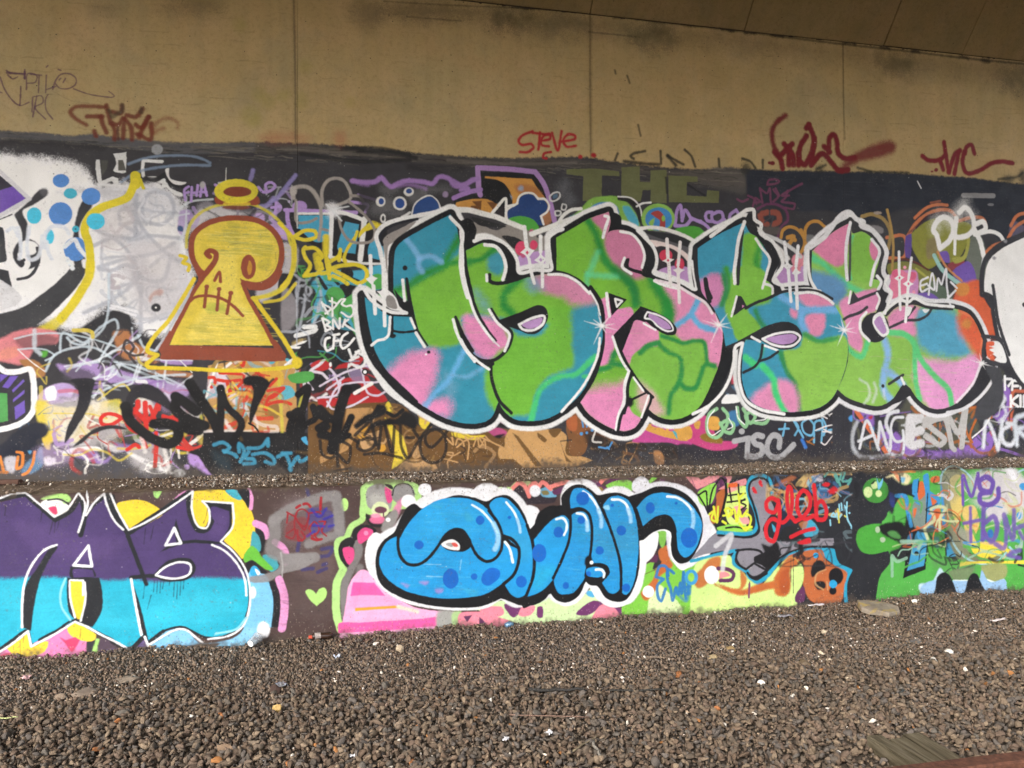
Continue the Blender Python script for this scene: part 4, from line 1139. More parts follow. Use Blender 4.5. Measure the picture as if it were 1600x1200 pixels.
S c2764f w26 s5 : 1060,560 1180,530 1260,545 1285,600
S 3a2530 w16 s5 : 700,620 800,520 920,500 1000,530
P 5e4a94 s6 : 615,690 660,670 650,870 612,860
P 7a7b3e s6 : 460,930 600,900 720,930 860,1020 880,1100 700,1140 560,1080 470,1000
S 5e3028 w16 s5 : 480,900 600,880 700,910 800,970
S a6a650 w20 s6 : 700,960 800,1040 ; 680,1100 760,1110
P 86785a s14 a.8 : 800,720 900,700 860,860 800,880
P 6d736a s8 : 1130,760 1210,640 1270,760 1290,940 1240,1080 1130,940
P 8f4048 s6 : 960,930 1100,890 1090,1010 1020,990
P 7257ad s6 : 890,830 960,815 980,910 900,880 ; 1050,940 1140,900 1200,1060 1110,1100 1000,990
P a6a650 s6 : 1000,870 1090,850 1130,700 1150,700 1110,880 1020,915
S 98c4c0 w34 s5 : 850,850 920,970 1080,1100
S c9895a w18 s5 : 880,820 950,940 1080,1060
P 5a6a5a s10 a.9 : 820,1060 960,1130 1000,1200 860,1260 760,1180
P 7257ad s8 : 700,1180 820,1160 900,1230 760,1260
P 59546a s8 : 1500,560 1600,600! 1600,680 1480,700
S c2764f w26 s5 : 1470,700 1520,620 1640,540 ; 1490,600 1540,520 1640,490
S c2764f w30 s6 : 1280,830 1330,780 1430,740
F -
F goldloops|graffiti_tag|dull gold looping line on the black coat between letters
S 97804f w30 s5 : 250,525 330,505 430,550 485,650 470,790
S a98a50 w22 s5 : 460,470 490,600 510,760 500,970
F -
E 9a8f86 s6 : 380,494 34,14
P 7c797c s8 : 280,610 380,600 430,630 420,665 340,650
F greybars|graffiti_stroke|flat grey dash on the blue-black coat at the upper right
S 87878a w38 s4 : 1095,348 1345,352
E 7c7c80 s4 : 1322,425 27,12
F -
S d0d0d4 w10 s2 : 712,230 742,288
# pink patch behind
P c98cc0 s10 : 470,1030 560,980 700,980 720,1060 700,1200 480,1240 
P e07f9e s6 : 500,990 560,960 640,1000 700,990 700,1040 640,1120 600,1250 500,1200
E d9668a s6 : 530,1000 34,34 ; 665,1020 34,36
E e79ab4 s4 : 606,948 14,14 ; 682,1153 14,16
# orange face at right
@R
P d5633f s16 : 1060,340 1010,300 1040,180 1130,110 1240,100 1260,230 1370,380 1390,570 1290,600 1360,760 1240,760 1180,700 1080,560 1040,420
E cf8844 s10 : 1085,170 62,58
# POLYS defined in Z coordinates: D name : pts
@Z
D L1 : 620,386 660,358 704,335! 717,365 722,398 729,391! 757,380 776,390 786,409 785,437! 799,439 825,429 859,428 889,435 911,450 930,461 941,482 944,510 938,542 926,579 907,617 879,641 855,654 827,658 802,654 786,640 779,627! 766,654 744,662 706,657 669,639 631,612 603,582 586,559 575,531 569,494 567,462! 590,480 610,492 643,495! 638,480 620,465 615,455! 615,417
D L3 : 866,373! 889,360 920,342 951,331! 954,346 944,380! 950,364 968,359 988,365 1003,382 1007,403 1003,421! 1003,430 1020,436! 1056,448 1082,461 1105,478 1120,495 1129,517 1128,540 1124,566 1112,598 1094,634 1080,646 1062,654 1042,655 1024,648 1011,637! 1003,652 992,668 980,673 964,672 941,662 919,646 907,629! 924,600 937,568 945,536 943,510 939,482 932,465 919,448 900,433 867,425!
D L4 : 1090,388! 1120,368 1163,347! 1172,364 1182,370 1202,401 1202,412 1193,435! 1206,446 1208,461! 1225,457 1260,454 1285,459 1303,470 1313,488 1322,515 1325,545 1322,570 1312,600 1300,622 1280,637 1250,643 1220,643 1190,637 1170,624 1162,605 1159,590 1160,560 1162,533! 1150,538 1134,543! 1130,520 1118,487 1100,462 1093,450 1088,420
D L5 : 1269,392! 1300,364 1329,347! 1332,364 1347,362 1364,374 1375,394 1368,425 1365,436! 1376,440 1374,450 1371,456! 1376,467 1368,490! 1400,480! 1420,472 1450,480 1490,482 1515,492 1535,530 1538,545 1533,565 1520,600 1497,628 1470,639 1450,636 1431,620 1422,606! 1412,600 1394,624 1375,634 1347,630 1322,620 1308,608! 1317,590 1325,560 1325,535 1318,505 1310,487 1298,470 1283,460! 1270,440 1268,415
F main|graffiti_piece|huge four-letter piece in green, teal and pink marbling with black and white outlines
@Z
O e4e4e4 w30 s1.5 : L1
O e4e4e4 w30 s1.5 : L3
O e4e4e4 w30 s1.5 : L4
O dfdfe3 w30 s1.5 : L5
@G
S e4e4e4 w34 s5 : 655,250 640,300 650,450 690,660 720,850 790,990 890,1130 1000,1210
S e4e4e4 w22 s4 : 740,860 830,1010 960,1140 1080,1230 ; 700,680 720,760 730,880
@F
S e2e2e2 w36 s5 : 860,1010 820,800 790,680 850,600 1000,545 1150,515 1320,480 1430,440
P 928c88 s5 : 850,710 1000,620 1120,565 950,730 890,770 880,1000 860,850
S 1c1e26 w22 s4 : 840,760 820,690 900,610 1050,560 1130,545
@Z
O 121318 w16 s1 : L1
O 121318 w17 s1 : L3
O 1b1b20 w17 s1 : L4
O 2c2c31 w16 s1 : L5
# extra black masses
@F
P 121318 s4 : 1430,480! 1500,560 1560,545 1600,570 1600,760 1530,810 1500,700
@J
P 121318 s4 : 0,560! 60,540 110,580 130,640 100,740 45,800! 10,780 -10,640
P 121318 s4 : 45,800! 100,745 200,715 320,740 400,790 460,880 480,1000! 600,990 420,1075 345,1050! 380,950 370,850 320,780 220,745 120,775
P 121318 s4 : 1200,730! 1245,560 1250,490 1330,520 1345,600 1420,620 1480,650 1560,740 1600,800 1600,1020 1500,980 1530,870 1510,750 1430,670 1320,635 1230,660
@M
P 16171b s4 : 0,680 60,730 120,830 130,900 110,1000! 300,1075 480,1150 520,1200 400,1160 200,1070 0,1010 20,960 35,870 20,780
P 212126 s4 : 900,500! 950,510 960,560 980,640 970,680 1010,710 1090,730 1150,850 1160,910 1110,1040 1200,1130! 1240,1190! 1080,1240! 1110,1180 1040,1075 1060,990 1085,890 1060,830 950,680 870,680 850,600
@N
P 17181c s4 : 500,210 620,330 650,350 700,500 715,655! 790,635! 770,760 720,900 660,1030 560,1140 400,1200 500,1100 600,960 660,780 680,600 670,480
@R
P 2b2b30 s4 : 360,0! 430,0 440,60 400,130 470,170 460,260 420,370 350,390 370,330 400,240 370,190 400,100 
P 2c2c31 s4 : 1240,770 1370,810! 1310,940 1200,1070 1080,1160 930,1180 1050,1110 1170,970
P 2c2c31 s4 : 590,880 700,1060 650,1060 560,1110 420,1150 520,1080 610,970
@Q
P 37373c s4 : 140,530 200,560 240,610 330,680 420,790 430,850 400,960 390,1100 350,1050 370,900 390,800 320,700 230,650 170,660 160,580
# fills
( L1|letter|marbled green, teal and pink first letter
@Z
P 3390ab s2 : 500,300! 960,300! 960,700! 500,700!
@G
P 74b339 s30 : 950,300 1150,200 1340,90 1450,0 1500,-40 1500,-400! 2900,-400! 2900,500 1600,480 1500,520 1520,640 1480,730 1300,760 1200,740 1120,600 1060,380
S 258a38 w64 s34 : 1480,-150 1400,-20 1340,80 1200,150 1050,250 950,300
S 258a38 w50 s30 : 1340,80 1480,50 1560,60
S 5fae45 w50 s30 a.6 : 950,330 1050,330
S 7ab0dc w46 s16 a.75 : 1040,-140 1100,-60 1150,20 ; 1150,20 1240,0 1330,50 ; 1150,20 1140,80 1170,130
@I
P e28cbb s60 : 560,130 720,-30 960,-60 980,150 930,330 1080,340 1080,490 900,450 700,300
P 7fa8c8 s60 a.5 : 1040,100 1120,200 1100,330 1040,250
S 68aee0 w52 s20 a.85 : 1200,-60 1130,80 1070,180 950,300 880,390
S 7ab0dc w36 s20 a.6 : 1100,140 1230,150 1350,80
@K
P e28cbb s40 : 20,400 150,400 280,420 420,540 360,720 200,750 80,640 20,500
P 6a9ab8 s50 a.6 : 120,170 220,260 240,340 160,330
@J
P 3d95ac s30 : 220,840 330,830 370,950 310,1010 230,960
S 258a38 w50 s24 : 50,900 170,880 240,830 290,780
@K
P 6fb43a s30 : 380,480 500,560 660,540 740,420 720,330 940,350 960,500 930,620 960,760 930,830 740,900 620,1060 600,1200 300,1200 200,900 300,700 400,640
P 3390ab s50 : 940,340 1100,270 1240,340 1240,640 1140,800 990,870 950,760 970,640 930,500
P cf86a8 s50 : 590,60 740,30 960,50 1100,150 1130,260 960,300 850,240 700,190 600,140
P 6d9cbb s50 a.7 : 510,70 640,70 680,160 600,200 540,150
S 258a38 w70 s34 : 500,80 400,160 350,250 360,310 420,370
@L
P 3390ab s26 : 300,560 340,360 420,230 560,180 720,190 660,320 500,460
S 48c478 w46 s18 : 265,520 300,380 340,270 420,190 520,150 640,130 720,60 800,-10
S 48c478 w26 s16 : 700,150 760,150
B 8cc850/5f9a2c/7ab83c 90 41 .28 : 680,440 680,530 860,440 860,620
)
( L3|letter|marbled green and pink second letter with a bowl and split leg
@Z
P 74b339 s2 : 840,300! 1160,300! 1160,700! 840,700!
@J
P c77a9c s30 : 1195,760 1220,640 1320,600 1560,640 1600,1000 1480,1050 1350,1000 1230,860
P c77a9c s20 : 1080,540 1250,470 1300,560 1210,720 1170,640
S 258a38 w64 s30 : 1060,560 1130,680 1170,820 1250,950 1380,1060 1440,1140 1450,1260
S 5fcf98 w44 s24 a.7 : 1140,820 1100,930 1050,1040 1060,1140 ; 1060,1010 1180,1020 1300,1020
@K
S 1f7f3c w70 s30 a.8 : 1290,0 1380,60 1440,160 1480,280
P e28cbb s10 : 1160,260 1230,240 1290,330 1420,325 1440,400 1290,560 1270,720 1230,790 1160,810 1180,600
S 258a44 w44 s20 : 1150,840 1230,820 1280,700 ; 1280,790 1350,800
P e28cbb s10 : 1440,440 1600,430! 1640,640 1520,650 1480,720 1440,820 1340,680
S 258a44 w34 s14 : 1450,830 1490,700 1560,640
@L
P e28cbb s60 : 640,360 740,260 1000,200 1100,180 1220,290 1300,400 1420,520 1260,430 1170,600 950,640
P c9b48c s30 a.5 : 1270,330 1370,430 1400,510 1300,470
@N
P dd8db4 s30 : 150,90 300,140 480,240 660,380 720,480 700,700 660,830 560,760 540,610 340,600 290,500 260,330
P dd8db4 s14 : -60,420 150,500 150,620 50,650 -40,690
S 2a8a44 w36 s14 : 0,700 60,640 170,610
P 7dba48 s8 : 160,520 290,560 340,600 330,700 200,660
P 7dba48 s8 : 340,620 440,600 530,610 550,760 620,800 700,900 500,1200 -60,1200 -60,720 100,650 300,740
S 2a8a44 w42 s16 : 0,700 60,650 150,620 170,640 240,700 330,740 345,860 320,960 260,1050 235,1200 ; 330,950 390,1000 460,990 500,900 550,800 620,810
S 2a8a44 w34 s14 : 180,560 280,590 360,620 450,600 530,610 550,700 560,790
S 258a38 w110 s40 : 100,60 160,180 240,320 230,420
S 66aedb w52 s16 : 490,250 420,380 310,470 ; 430,390 500,470 620,510
P e9a3c4 s40 a.7 : 0,940 200,1200 0,1200
B 8cc850/5fa034/7ab83c 90 42 .28 : 880,380 900,620 1080,520 1080,640
)
( L4|letter|marbled teal and green third letter with a lilac eye
@Z
P 3d95b4 s2 : 1060,300! 1360,300! 1360,700! 1060,700!
@M
P cf85b4 s30 : 470,1120 600,1010 700,1040 720,1200 500,1300
P 76b63f s20 : 860,680 970,660 1010,850 1000,950 1100,1120 1080,1240 700,1240 760,1080 830,1030 850,800
S 3d9a3c w50 s26 : 1000,760 970,900 1010,1020 ; 720,960 740,1080 720,1220
@N
P cf85b4 s30 : 580,60 700,80 700,200 640,290 580,230
P 7dba45 s14 : 1100,110 1110,210 900,330 1010,490 820,600 760,480 700,320 750,180 780,0 1000,0
S 2f8a50 w44 s24 : 700,60 715,170 680,300 ; 960,350 1000,440 1040,490
P e08cb0 s24 : 1320,215 1500,215 1620,300 1400,335
P e08cb0 s20 : 1400,380 1540,375 1500,560 1350,500 ; 1250,330 1320,340 1310,410 1260,400
S 70aee0 w56 s20 : 1180,230 1330,330 1450,340 1640,340 ; 1350,340 1340,420 1380,520
P 8cc152 s16 : 1190,690 1330,650 1370,530 1480,600 1700,560 1750,1200 1320,1240 1290,980 1220,860
S 2f8a50 w44 s18 : 1170,700 1220,850 1290,960 1330,1190
S 3f9a50 w40 s18 : 1370,545 1480,600 1640,580
P df8fb8 s40 : 920,1090 1170,920 1290,980 1310,1220 1000,1220
S 48cf80 w56 s18 : 1020,810 1110,920 1130,1040 1210,1200 ; 880,740 960,800
S 48b080 w36 s20 a.7 : 1030,650 1000,760
B 98cc5c/6faa40/8cc050 90 43 .28 : 1225,545 1250,630 1310,545 1300,620
)
( L5|letter|marbled light green and pink last big letter fading to orange
@Z
P 8cbf55 s2 : 1240,300! 1580,300! 1580,700! 1240,700!
@Q
P d983a8 s16 : -180,760 0,640 160,560 130,800 100,920 30,940 -100,860
S 5cc98a w56 s22 : -180,860 -60,930 30,1020 150,1110 280,1170
P 5f8fbb s40 : -200,1000 0,1010 80,1060 120,1140 60,1260 -200,1260
S 5cc98a w26 s14 : 175,690 170,850 160,1040
P 80b84a s14 : 180,700 300,680 340,800 320,1060 180,1060
P d983a8 s10 : 335,710 410,810 350,890 310,800
@R
P dd8fb8 s16 : 60,270 150,220 380,170 420,240 370,350 260,400 230,500 260,620 240,690 150,640 110,450
P 5f8fbb s40 : -100,100 60,120 110,200 50,280 -60,260
S 58c882 w44 s16 : 120,650 200,720 250,730 300,600
P 55a3c4 s50 : 700,370 1000,340 1100,500 1160,720 950,730 740,660 680,500
P dd8fb8 s30 : 460,400 600,300 730,320 690,420 700,550 480,530
P 6aa9c8 s20 a.8 : 720,350 760,340 780,400 740,420
P e29ccd s34 : 700,740 860,760 1000,770 1230,700 1300,800 1180,960 1050,1130 860,1200 750,1080 690,950
S 5ecb80 w50 s12 : 480,530 600,545 670,600 730,740 870,910 970,1010 1000,1150
S 5ecb80 w44 s12 : 690,650 690,800 700,950 730,1090
S 8ab8e6 w58 s20 : 440,600 465,720 430,880 430,1000 500,1110 ; 440,840 520,900 600,980
P da6443 s40 : 1060,340 1010,290 1300,250 1400,560 1280,620 1250,760 1180,700 1080,560 1040,420
E cf8844 s20 : 1120,460 40,40
S e07a54 w24 s8 : 1060,350 1180,410 1250,480 1240,700 ; 1060,330 1200,370 1280,430
B 9ccc66/7ab048/d890c0 90 44 .28 : 1325,550 1335,620 1480,560 1480,620
)
# inner black lines
@J
T 121318 w34,38,36,30 s4 : -10,640 20,800 45,980 95,1190
@K
T 121318 w38,36,30,16 s4 : 60,160 150,400 220,510 295,600
T 121318 w24,30,36,30,30,30,28 s4 : 255,335 310,430 420,530 400,640 340,720 260,765 140,750 60,670 0,540
@G
T 121318 w26,34,30 s4 : 1450,510 1500,640 1590,790
@K
S 121318 w28 s4 : 250,770 255,900 290,1030 330,1110 420,1200
S 121318 w40 s4 : 140,780 200,800 260,790
P 121318 s4 : 310,430! 500,360 640,303 700,318 728,390 700,470 630,540 560,543 480,510 385,480!
S e6e6e6 w22 s4 : 485,465 600,410 695,395 690,450 640,495 580,515 510,500 485,465
P b78fc4 s4 : 510,470 600,425 680,410 670,450 630,485 570,500
@G
T 121318 w26,34,32,24 s4 : 1042,190 1060,330 1090,480 1130,620
T 121318 w24,12 s4 : 1130,620 1215,745
P 121318 s4 : 940,280! 1000,350 1085,390! 1110,510! 1040,505 900,500! 820,450 1040,478! 1000,440 960,350
S 121318 w26 s4 : 920,500 920,650
S 121318 w20 s4 : 930,625 1000,635 1120,625
E 121318 s6 : 925,665 28,20
S 121318 w36 s4 : 672,330 690,480 720,640 760,790 850,950 980,1080 1120,1215
S e4e4e4 w24 s3 : 905,510 890,660 860,690 800,705 750,745
S e6e6e6 w26 s3 : 1010,200 1025,370 ; 1120,640 1190,755
S e6e6e6 w22 s3 : 1075,520 1110,600
S e4e4e4 w30 s4 : 690,280 740,360 830,430 930,470 1040,475
S e4e4e4 w24 s4 : 1040,475 980,440 940,350 850,270
P 8b8785 s4 : 880,330 930,340 960,440 880,420
E 121318 s3 : 1028,100 20,20 ; 1226,801 15,14
E e6e6e6 s3 : 1203,820 9,9
S ececec w26 s3 : 1430,530 1460,640 1520,760 1610,880
@K
S ececec w24 s3 : 0,590 60,690 140,770 235,838
@J
S ececec w26 s3 : -60,560 ; 0,650 12,800 20,980 60,1190
@F
S e8e8e8 w30 s4 : 1405,530 1505,650 1495,800 1492,950 1520,1100 1550,1200
@K
S ececec w24 s3 : 0,0 60,200 120,380 200,510 275,605
S e0e0e4 w12 s4 : 270,600 320,645
S ececec w24 s3 : 235,340 300,445 405,545 395,610 365,685
@J
S 121318 w32 s4 : 240,1010 240,1060 300,1082 420,1062 560,1015 740,985 860,1000 980,1060 1080,1150 1120,1210
S ececec w24 s4 : 215,1010 218,1060
S ececec w30 s4 : 200,760 290,775 350,850 375,950 350,1050
S e6e6e6 w30 s4 : 110,730 200,700 320,720 410,790 470,890 485,990 620,970 755,965 745,880 735,700 780,660 850,630
S ececec w24 s4 : 730,1008 850,1010 960,1060 1070,1165
@K
S ececec w24 s4 : 1080,190 1140,290 1165,380
T 121318 w30,44,26,20,30,36,40 s4 : 1080,150 1160,280 1185,400 1190,500 1190,600 1160,760 1090,940 980,1090 870,1190
S ececec w22 s4 : 1158,580 1145,700 1100,830 1010,990 840,1190
@J
T 121318 w30,26,22 s4 : 780,700 785,850 785,980
@J
P 121318 s3 : 1370,880 1405,870 1400,940 1600,1000! 1600,1030 1360,950
S ececec w24 s4 : 1365,870 1345,940 1420,1000
S ececec w26 s4 : 1200,520 1230,530 1205,620 1185,700
S ececec w24 s4 : 1330,650 1420,670 1490,740 1530,850 1510,950
@M
S e6e6e6 w30 s4 : -20,640 40,700 110,780 140,870 130,950 110,990 200,1030 340,1070 465,1130 450,1000 430,900
S ececec w26 s4 : 120,1060 200,1095 300,1120
@N
S e9dce2 w24 s4 : 130,95 300,140 440,220 550,290 600,370
@K
P 121318 s3 : 1230,200! 1385,255! 1255,392!
S ececec w18 s3 : 1285,250! 1345,268! 1300,315! 1285,255
S ececec w26 s3 : 1215,205 1225,310 1240,395
P 121318 s3 : 1500,312! 1600,350! 1560,440 1450,430 1420,500 1345,690! 1270,555!
@N
P 121318 s3 : 0,310! 150,370 250,430 305,500 290,548 220,550 140,510 30,430 -20,420
S ececec w16 s3 : 60,360 40,410 90,420 150,480 230,520 275,510 250,450 160,390 60,360
P b78fc4 s3 : 75,375 160,405 240,460 260,500 200,500 120,440 70,400
S ececec w18 s3 : 30,455 130,510
@K
S 121318 w26 s3 : 1290,560 1335,690 1420,855 1530,1005 1600,1070
S ececec w22 s3 : 1265,565 1300,670 1345,770 1400,855
S ececec w16 s3 : 1440,880 1520,1010
S 121318 w30 s3 : 1425,870 1390,970 1385,1080 1360,1200
S ececec w26 s3 : 1400,860 1370,950 1370,1050 1345,1150 1320,1210
S 121318 w18 s3 : 1390,1105 1540,1035
E 121318 s14 : 1410,1110 26,40
@L
S ececec w28 s3 : 1080,110 1045,230 1040,370 1000,460 975,590
S 121318 w26 s3 : 1105,110 1070,240 1065,380 1015,480 990,600
E 121318 s14 : 1085,360 30,40
S 121318 w22 s3 : 1110,120 1190,240 1265,320 1235,420 1190,510
S ececec w18 s3 : 1120,160 1200,270 ; 1245,310 1185,490
# letter 4 lines
@M
T 2b2b30 w36,32,30 s3 : 850,640 825,870 815,1085
S e8e8e8 w30 s4 : 870,570 825,700 800,870 785,980 790,1080
S e8e8e8 w24 s4 : 965,710 1010,780 1080,880 1060,980 1020,1120
S e4e4e4 w30 s4 : 590,690 750,570 890,470 945,470 955,550 1010,590 1000,660 1070,710 1110,740 1190,920 1110,1060 1180,1100 1195,1140 1400,1130 1500,1150
S e4e4e4 w26 s4 : 1400,800 1400,900 1420,1050 1470,1140
S e4e4e4 w22 s4 : 1040,1085 1100,1110 1105,1170
S 1f1f24 w36 s4 : 545,1050 560,1130 590,1200
@N
S 1f1f24 w36 s4 : 545,90 555,180 580,270
P 26262b s3 : 800,228! 840,228 890,315! 775,395!
P cf85b4 s3 : 850,300! 870,310! 850,330!
S ececec w20 s3 : 805,230 785,310 762,395
S 26262b w24 s4 : 880,330 960,285 1060,250 1180,195 1350,175 1500,195 1600,250
S ececec w22 s4 : 1290,205 1450,200 1560,250 1610,290
P 26262b s4 : 700,650! 800,610 930,540 1080,465 1220,440 1310,480 1350,560 1310,640 1220,675 1110,655 1010,600! 880,590! 850,650 760,660
S ececec w20 s3 : 1020,585 1120,545 1280,530 1335,570 1290,630 1200,650 1100,630 1020,585
P b78fc4 s3 : 1050,585 1150,555 1280,545 1310,575 1270,615 1190,630 1110,615
S ececec w20 s3 : 930,568 1000,608 ; 1040,640 1145,680
S 26262b w22 s4 : 1020,635 1000,750 960,810 860,865 ; 990,770 1080,740 1150,690
S ececec w26 s4 : 845,620 795,650 780,780 740,930 660,1060 560,1150 440,1210
S ececec w26 s4 : 855,620 830,750 830,950 880,1090 1000,1170 1200,1210
@M
T 26262b w40,36,30 s4 : 460,790 470,1000 500,1160
# letter 5 lines
@Q
S 45454a w22 s4 : 150,620 150,850 145,1050
S e4e4e8 w28 s4 : 152,575 120,750 115,900 125,1050
S dedee2 w40 s5 : -180,780 -60,690 0,610 80,510 150,490 200,545 265,570 240,600 330,640 400,720 455,820 430,930 430,1000 470,1060 440,1120 490,1160 465,1230
S e8e8ec w26 s4 : 330,715 395,810 350,950 320,1095 ; 375,1020 410,1070 385,1130
@R
S 38383e w24 s4 : 390,190 250,245 150,290
P 38383e s3 : 140,292! 175,185! 220,250!
S ececec w20 s3 : 155,190 140,285 ; 375,205 395,250 370,330
S 38383e w24 s4 : 290,320 240,360 130,400 100,420
E 2a2a30 s4 : 358,490 118,125
S ececec w24 s4 : 285,365 240,420 240,520 310,600
P ececec s4 : 335,440 350,390 410,360 450,440 475,530 430,570 370,520
P b78fc4 s3 : 350,440 400,395 430,450 455,520 430,545 380,500
S 38383e w22 s4 : 480,490 540,462 620,430 720,425 800,380 830,330 ; 610,425 650,370 690,320
S 2c2c31 w24 s4 : 450,385 540,305 640,290 700,290 800,320 1000,335
S ececec w24 s4 : 430,365 500,300 570,262 640,275 680,245 780,290 880,305 1010,315 ; 470,60 440,120 490,200 440,370
P e6e6ea s3 : 750,340 810,340 780,370
P ececec s3 : 620,320 665,320 640,390 610,395
S 33333a w24 s4 : 475,960 590,885
S ececec w20 s4 : 578,910 600,960
E 2c2c31 s3 : 423,977 13,15
@R
S dadade w26 s5 : 1370,820 1330,940 1230,1070 1090,1170 960,1200
S e9dde8 w20 s6 : 1235,800 1170,960 1040,1110
S e2e2ea w20 s14 a.5 : 230,920 300,970 310,1060 270,1120 ; 350,950 370,1020 340,1110 ; 430,1010 440,1080
# daggers between letters
V e6e6e6 w26 : 530,610 @J
F -
@J
S e6e6e6 w34 s4 : 530,610 548,770
S e6e6e6 w28 s4 : 570,880 585,980 612,1080
P e6e6e6 s3 : 545,760! 575,790 615,805! 580,850 560,890! 540,850 495,825! 535,790
P cf4568 s2 : 553,805! 568,825! 553,845! 540,825!
S e6e6e6 w32 s4 : 665,690 665,820
S e6e6e6 w28 s4 : 680,930 680,1110
P e6e6e6 s3 : 660,810! 680,850 718,880! 690,910 680,940! 655,915 610,888! 650,855
P b692c6 s2 : 665,868! 680,885! 668,902! 652,885!
@M
S e6e0df w30 s4 : 225,715 232,860 ; 240,920 255,1110
P e6e0df s3 : 230,840! 250,875 285,880! 255,905 240,940! 220,910 185,895! 220,875
P cf4568 s2 : 235,878! 245,890! 235,902! 222,890!
S e6e0df w28 s4 : 335,740 318,930 ; 318,990 328,1240
P e6e0df s3 : 315,920! 335,955 375,970! 340,990 325,1020! 300,990 275,970! 305,955
S e6e6e9 w28 s4 : 1205,740 1225,900 ; 1235,960 1258,1230
P e6e6e9 s3 : 1225,890! 1245,920 1280,935! 1250,955 1238,990! 1218,960 1180,935! 1215,915
S e6e6e9 w28 s4 : 1318,770 1300,940 ; 1300,1000 1310,1290
P e6e6e9 s3 : 1300,930! 1315,970 1345,990! 1315,1010 1300,1040! 1285,1010 1265,1000! 1285,970
@Q
S ececee w24 s4 : 558,820 560,1000 ; 560,1060 568,1300
P ececee s3 : 560,990! 575,1020 605,1030! 575,1055 562,1090! 548,1060 515,1040! 545,1020
S ececee w24 s4 : 662,870 638,1040 ; 635,1110 612,1400
P ececee s3 : 636,1030! 650,1070 682,1085! 650,1105 636,1140! 622,1110 590,1085! 620,1065
P d9668a s2 : 562,1022! 572,1036! 562,1050! 552,1036! ; 636,1072! 646,1085! 636,1098! 626,1085!
@G
S e6e6e6 w32 s4 : 740,0 745,140 ; 765,250 780,480
S e6e6e6 w30 s4 : 850,30 850,260 855,400 860,580
P e6e6e6 s3 : 745,130! 760,165 800,185! 770,215 765,260! 735,225 700,190! 735,170 ; 850,250! 860,290 890,310! 860,340 850,370! 825,330 790,290! 830,290
# sparkles
X f0f0f0 : 1175,478 150 @K
X f0f0f0 : 655,470 140 @N
X f0f0f4 : 100,510 130 @R
X f0f0f0 : 1250,790 110 @R
# right wall white letter and OPR etc
@Q
F eamtag|graffiti_tag|thin white EAM tag over the pink and olive patch
@R
S e0e0e6 w17 s4 : 800,70 740,105 745,190 800,165 ; 745,140 790,125 ; 805,215 815,120 835,40 850,100 850,175 800,140 ; 870,185 885,80 910,130 950,0 955,130 970,260 ; 960,250 1030,180 ; 965,260 990,310 ; 990,110 1040,160
F -
@Q
F oprtag|graffiti_tag|glowing white OPR tag on the black coat, upper right
S ffffff w70 s70 a.5 : 860,620 900,540 980,560 ; 1040,500 1100,440 1170,520
S ffffff w42 s8 : 900,790 870,680 845,640 870,570 930,530 990,560 1010,640 980,720 900,790
S ffffff w40 s8 : 1035,540 1030,690 1130,680 1180,620 1160,500 1110,450 1060,490
S ffffff w26 s5 : 1025,690 1022,835
S ffffff w40 s6 : 1190,590 1260,570 1280,620 1230,660 1190,670 ; 1190,640 1230,720 1262,850
S ffffff w30 s6 : 1200,670 1330,650 1400,680 1432,730
F -
S e6e6ec w20 s6 a.8 : 1260,860 1250,940
F whiteletter|graffiti_piece|brilliant white bubble letter with black outline at the right edge
@Z
P ffffff s1 : 1600,371! 1562,391 1545,408 1539,430 1539,458 1551,462! 1553,486 1558,520 1566,550 1578,575 1600,600 1700,640 1900,560 1900,330! 1700,335
S 34343a w7 s1 : 1900,320 1700,325 1600,366 1558,386 1540,405 1534,430 1534,460! 1551,466 ; 1551,486 1560,530 1572,560 1585,585 1600,604 1700,646 1900,566 ; 
P 34343a s1 : 1536,456 1552,463 1553,486 1543,476
@R
S 3a3a40 w30 s5 : 1340,140 1355,240 1380,420 1420,560 1475,715
S 3a3a40 w30 s5 : 1255,560 1400,585 1420,640 1480,800 ; 1270,590 1265,740 1360,790 1470,800
P ffffff s5 : 1300,620 1390,610 1450,780 1350,760 1370,740 1330,700
P da6443 s6 : 1290,610 1350,610 1350,640 1310,645 1350,660 1310,675 1350,700 1320,720 1360,750 1300,740
E 9a9aa0 s10 : 1350,-90 16,14 ; 1445,-230 14,14
E 3a3a40 s4 : 1600,300 16,20
F -
@R
P 44454a s10 : 1280,820 1400,830 1420,900 1420,1100 1300,1250 1200,1250 1200,1150 1330,960
"""
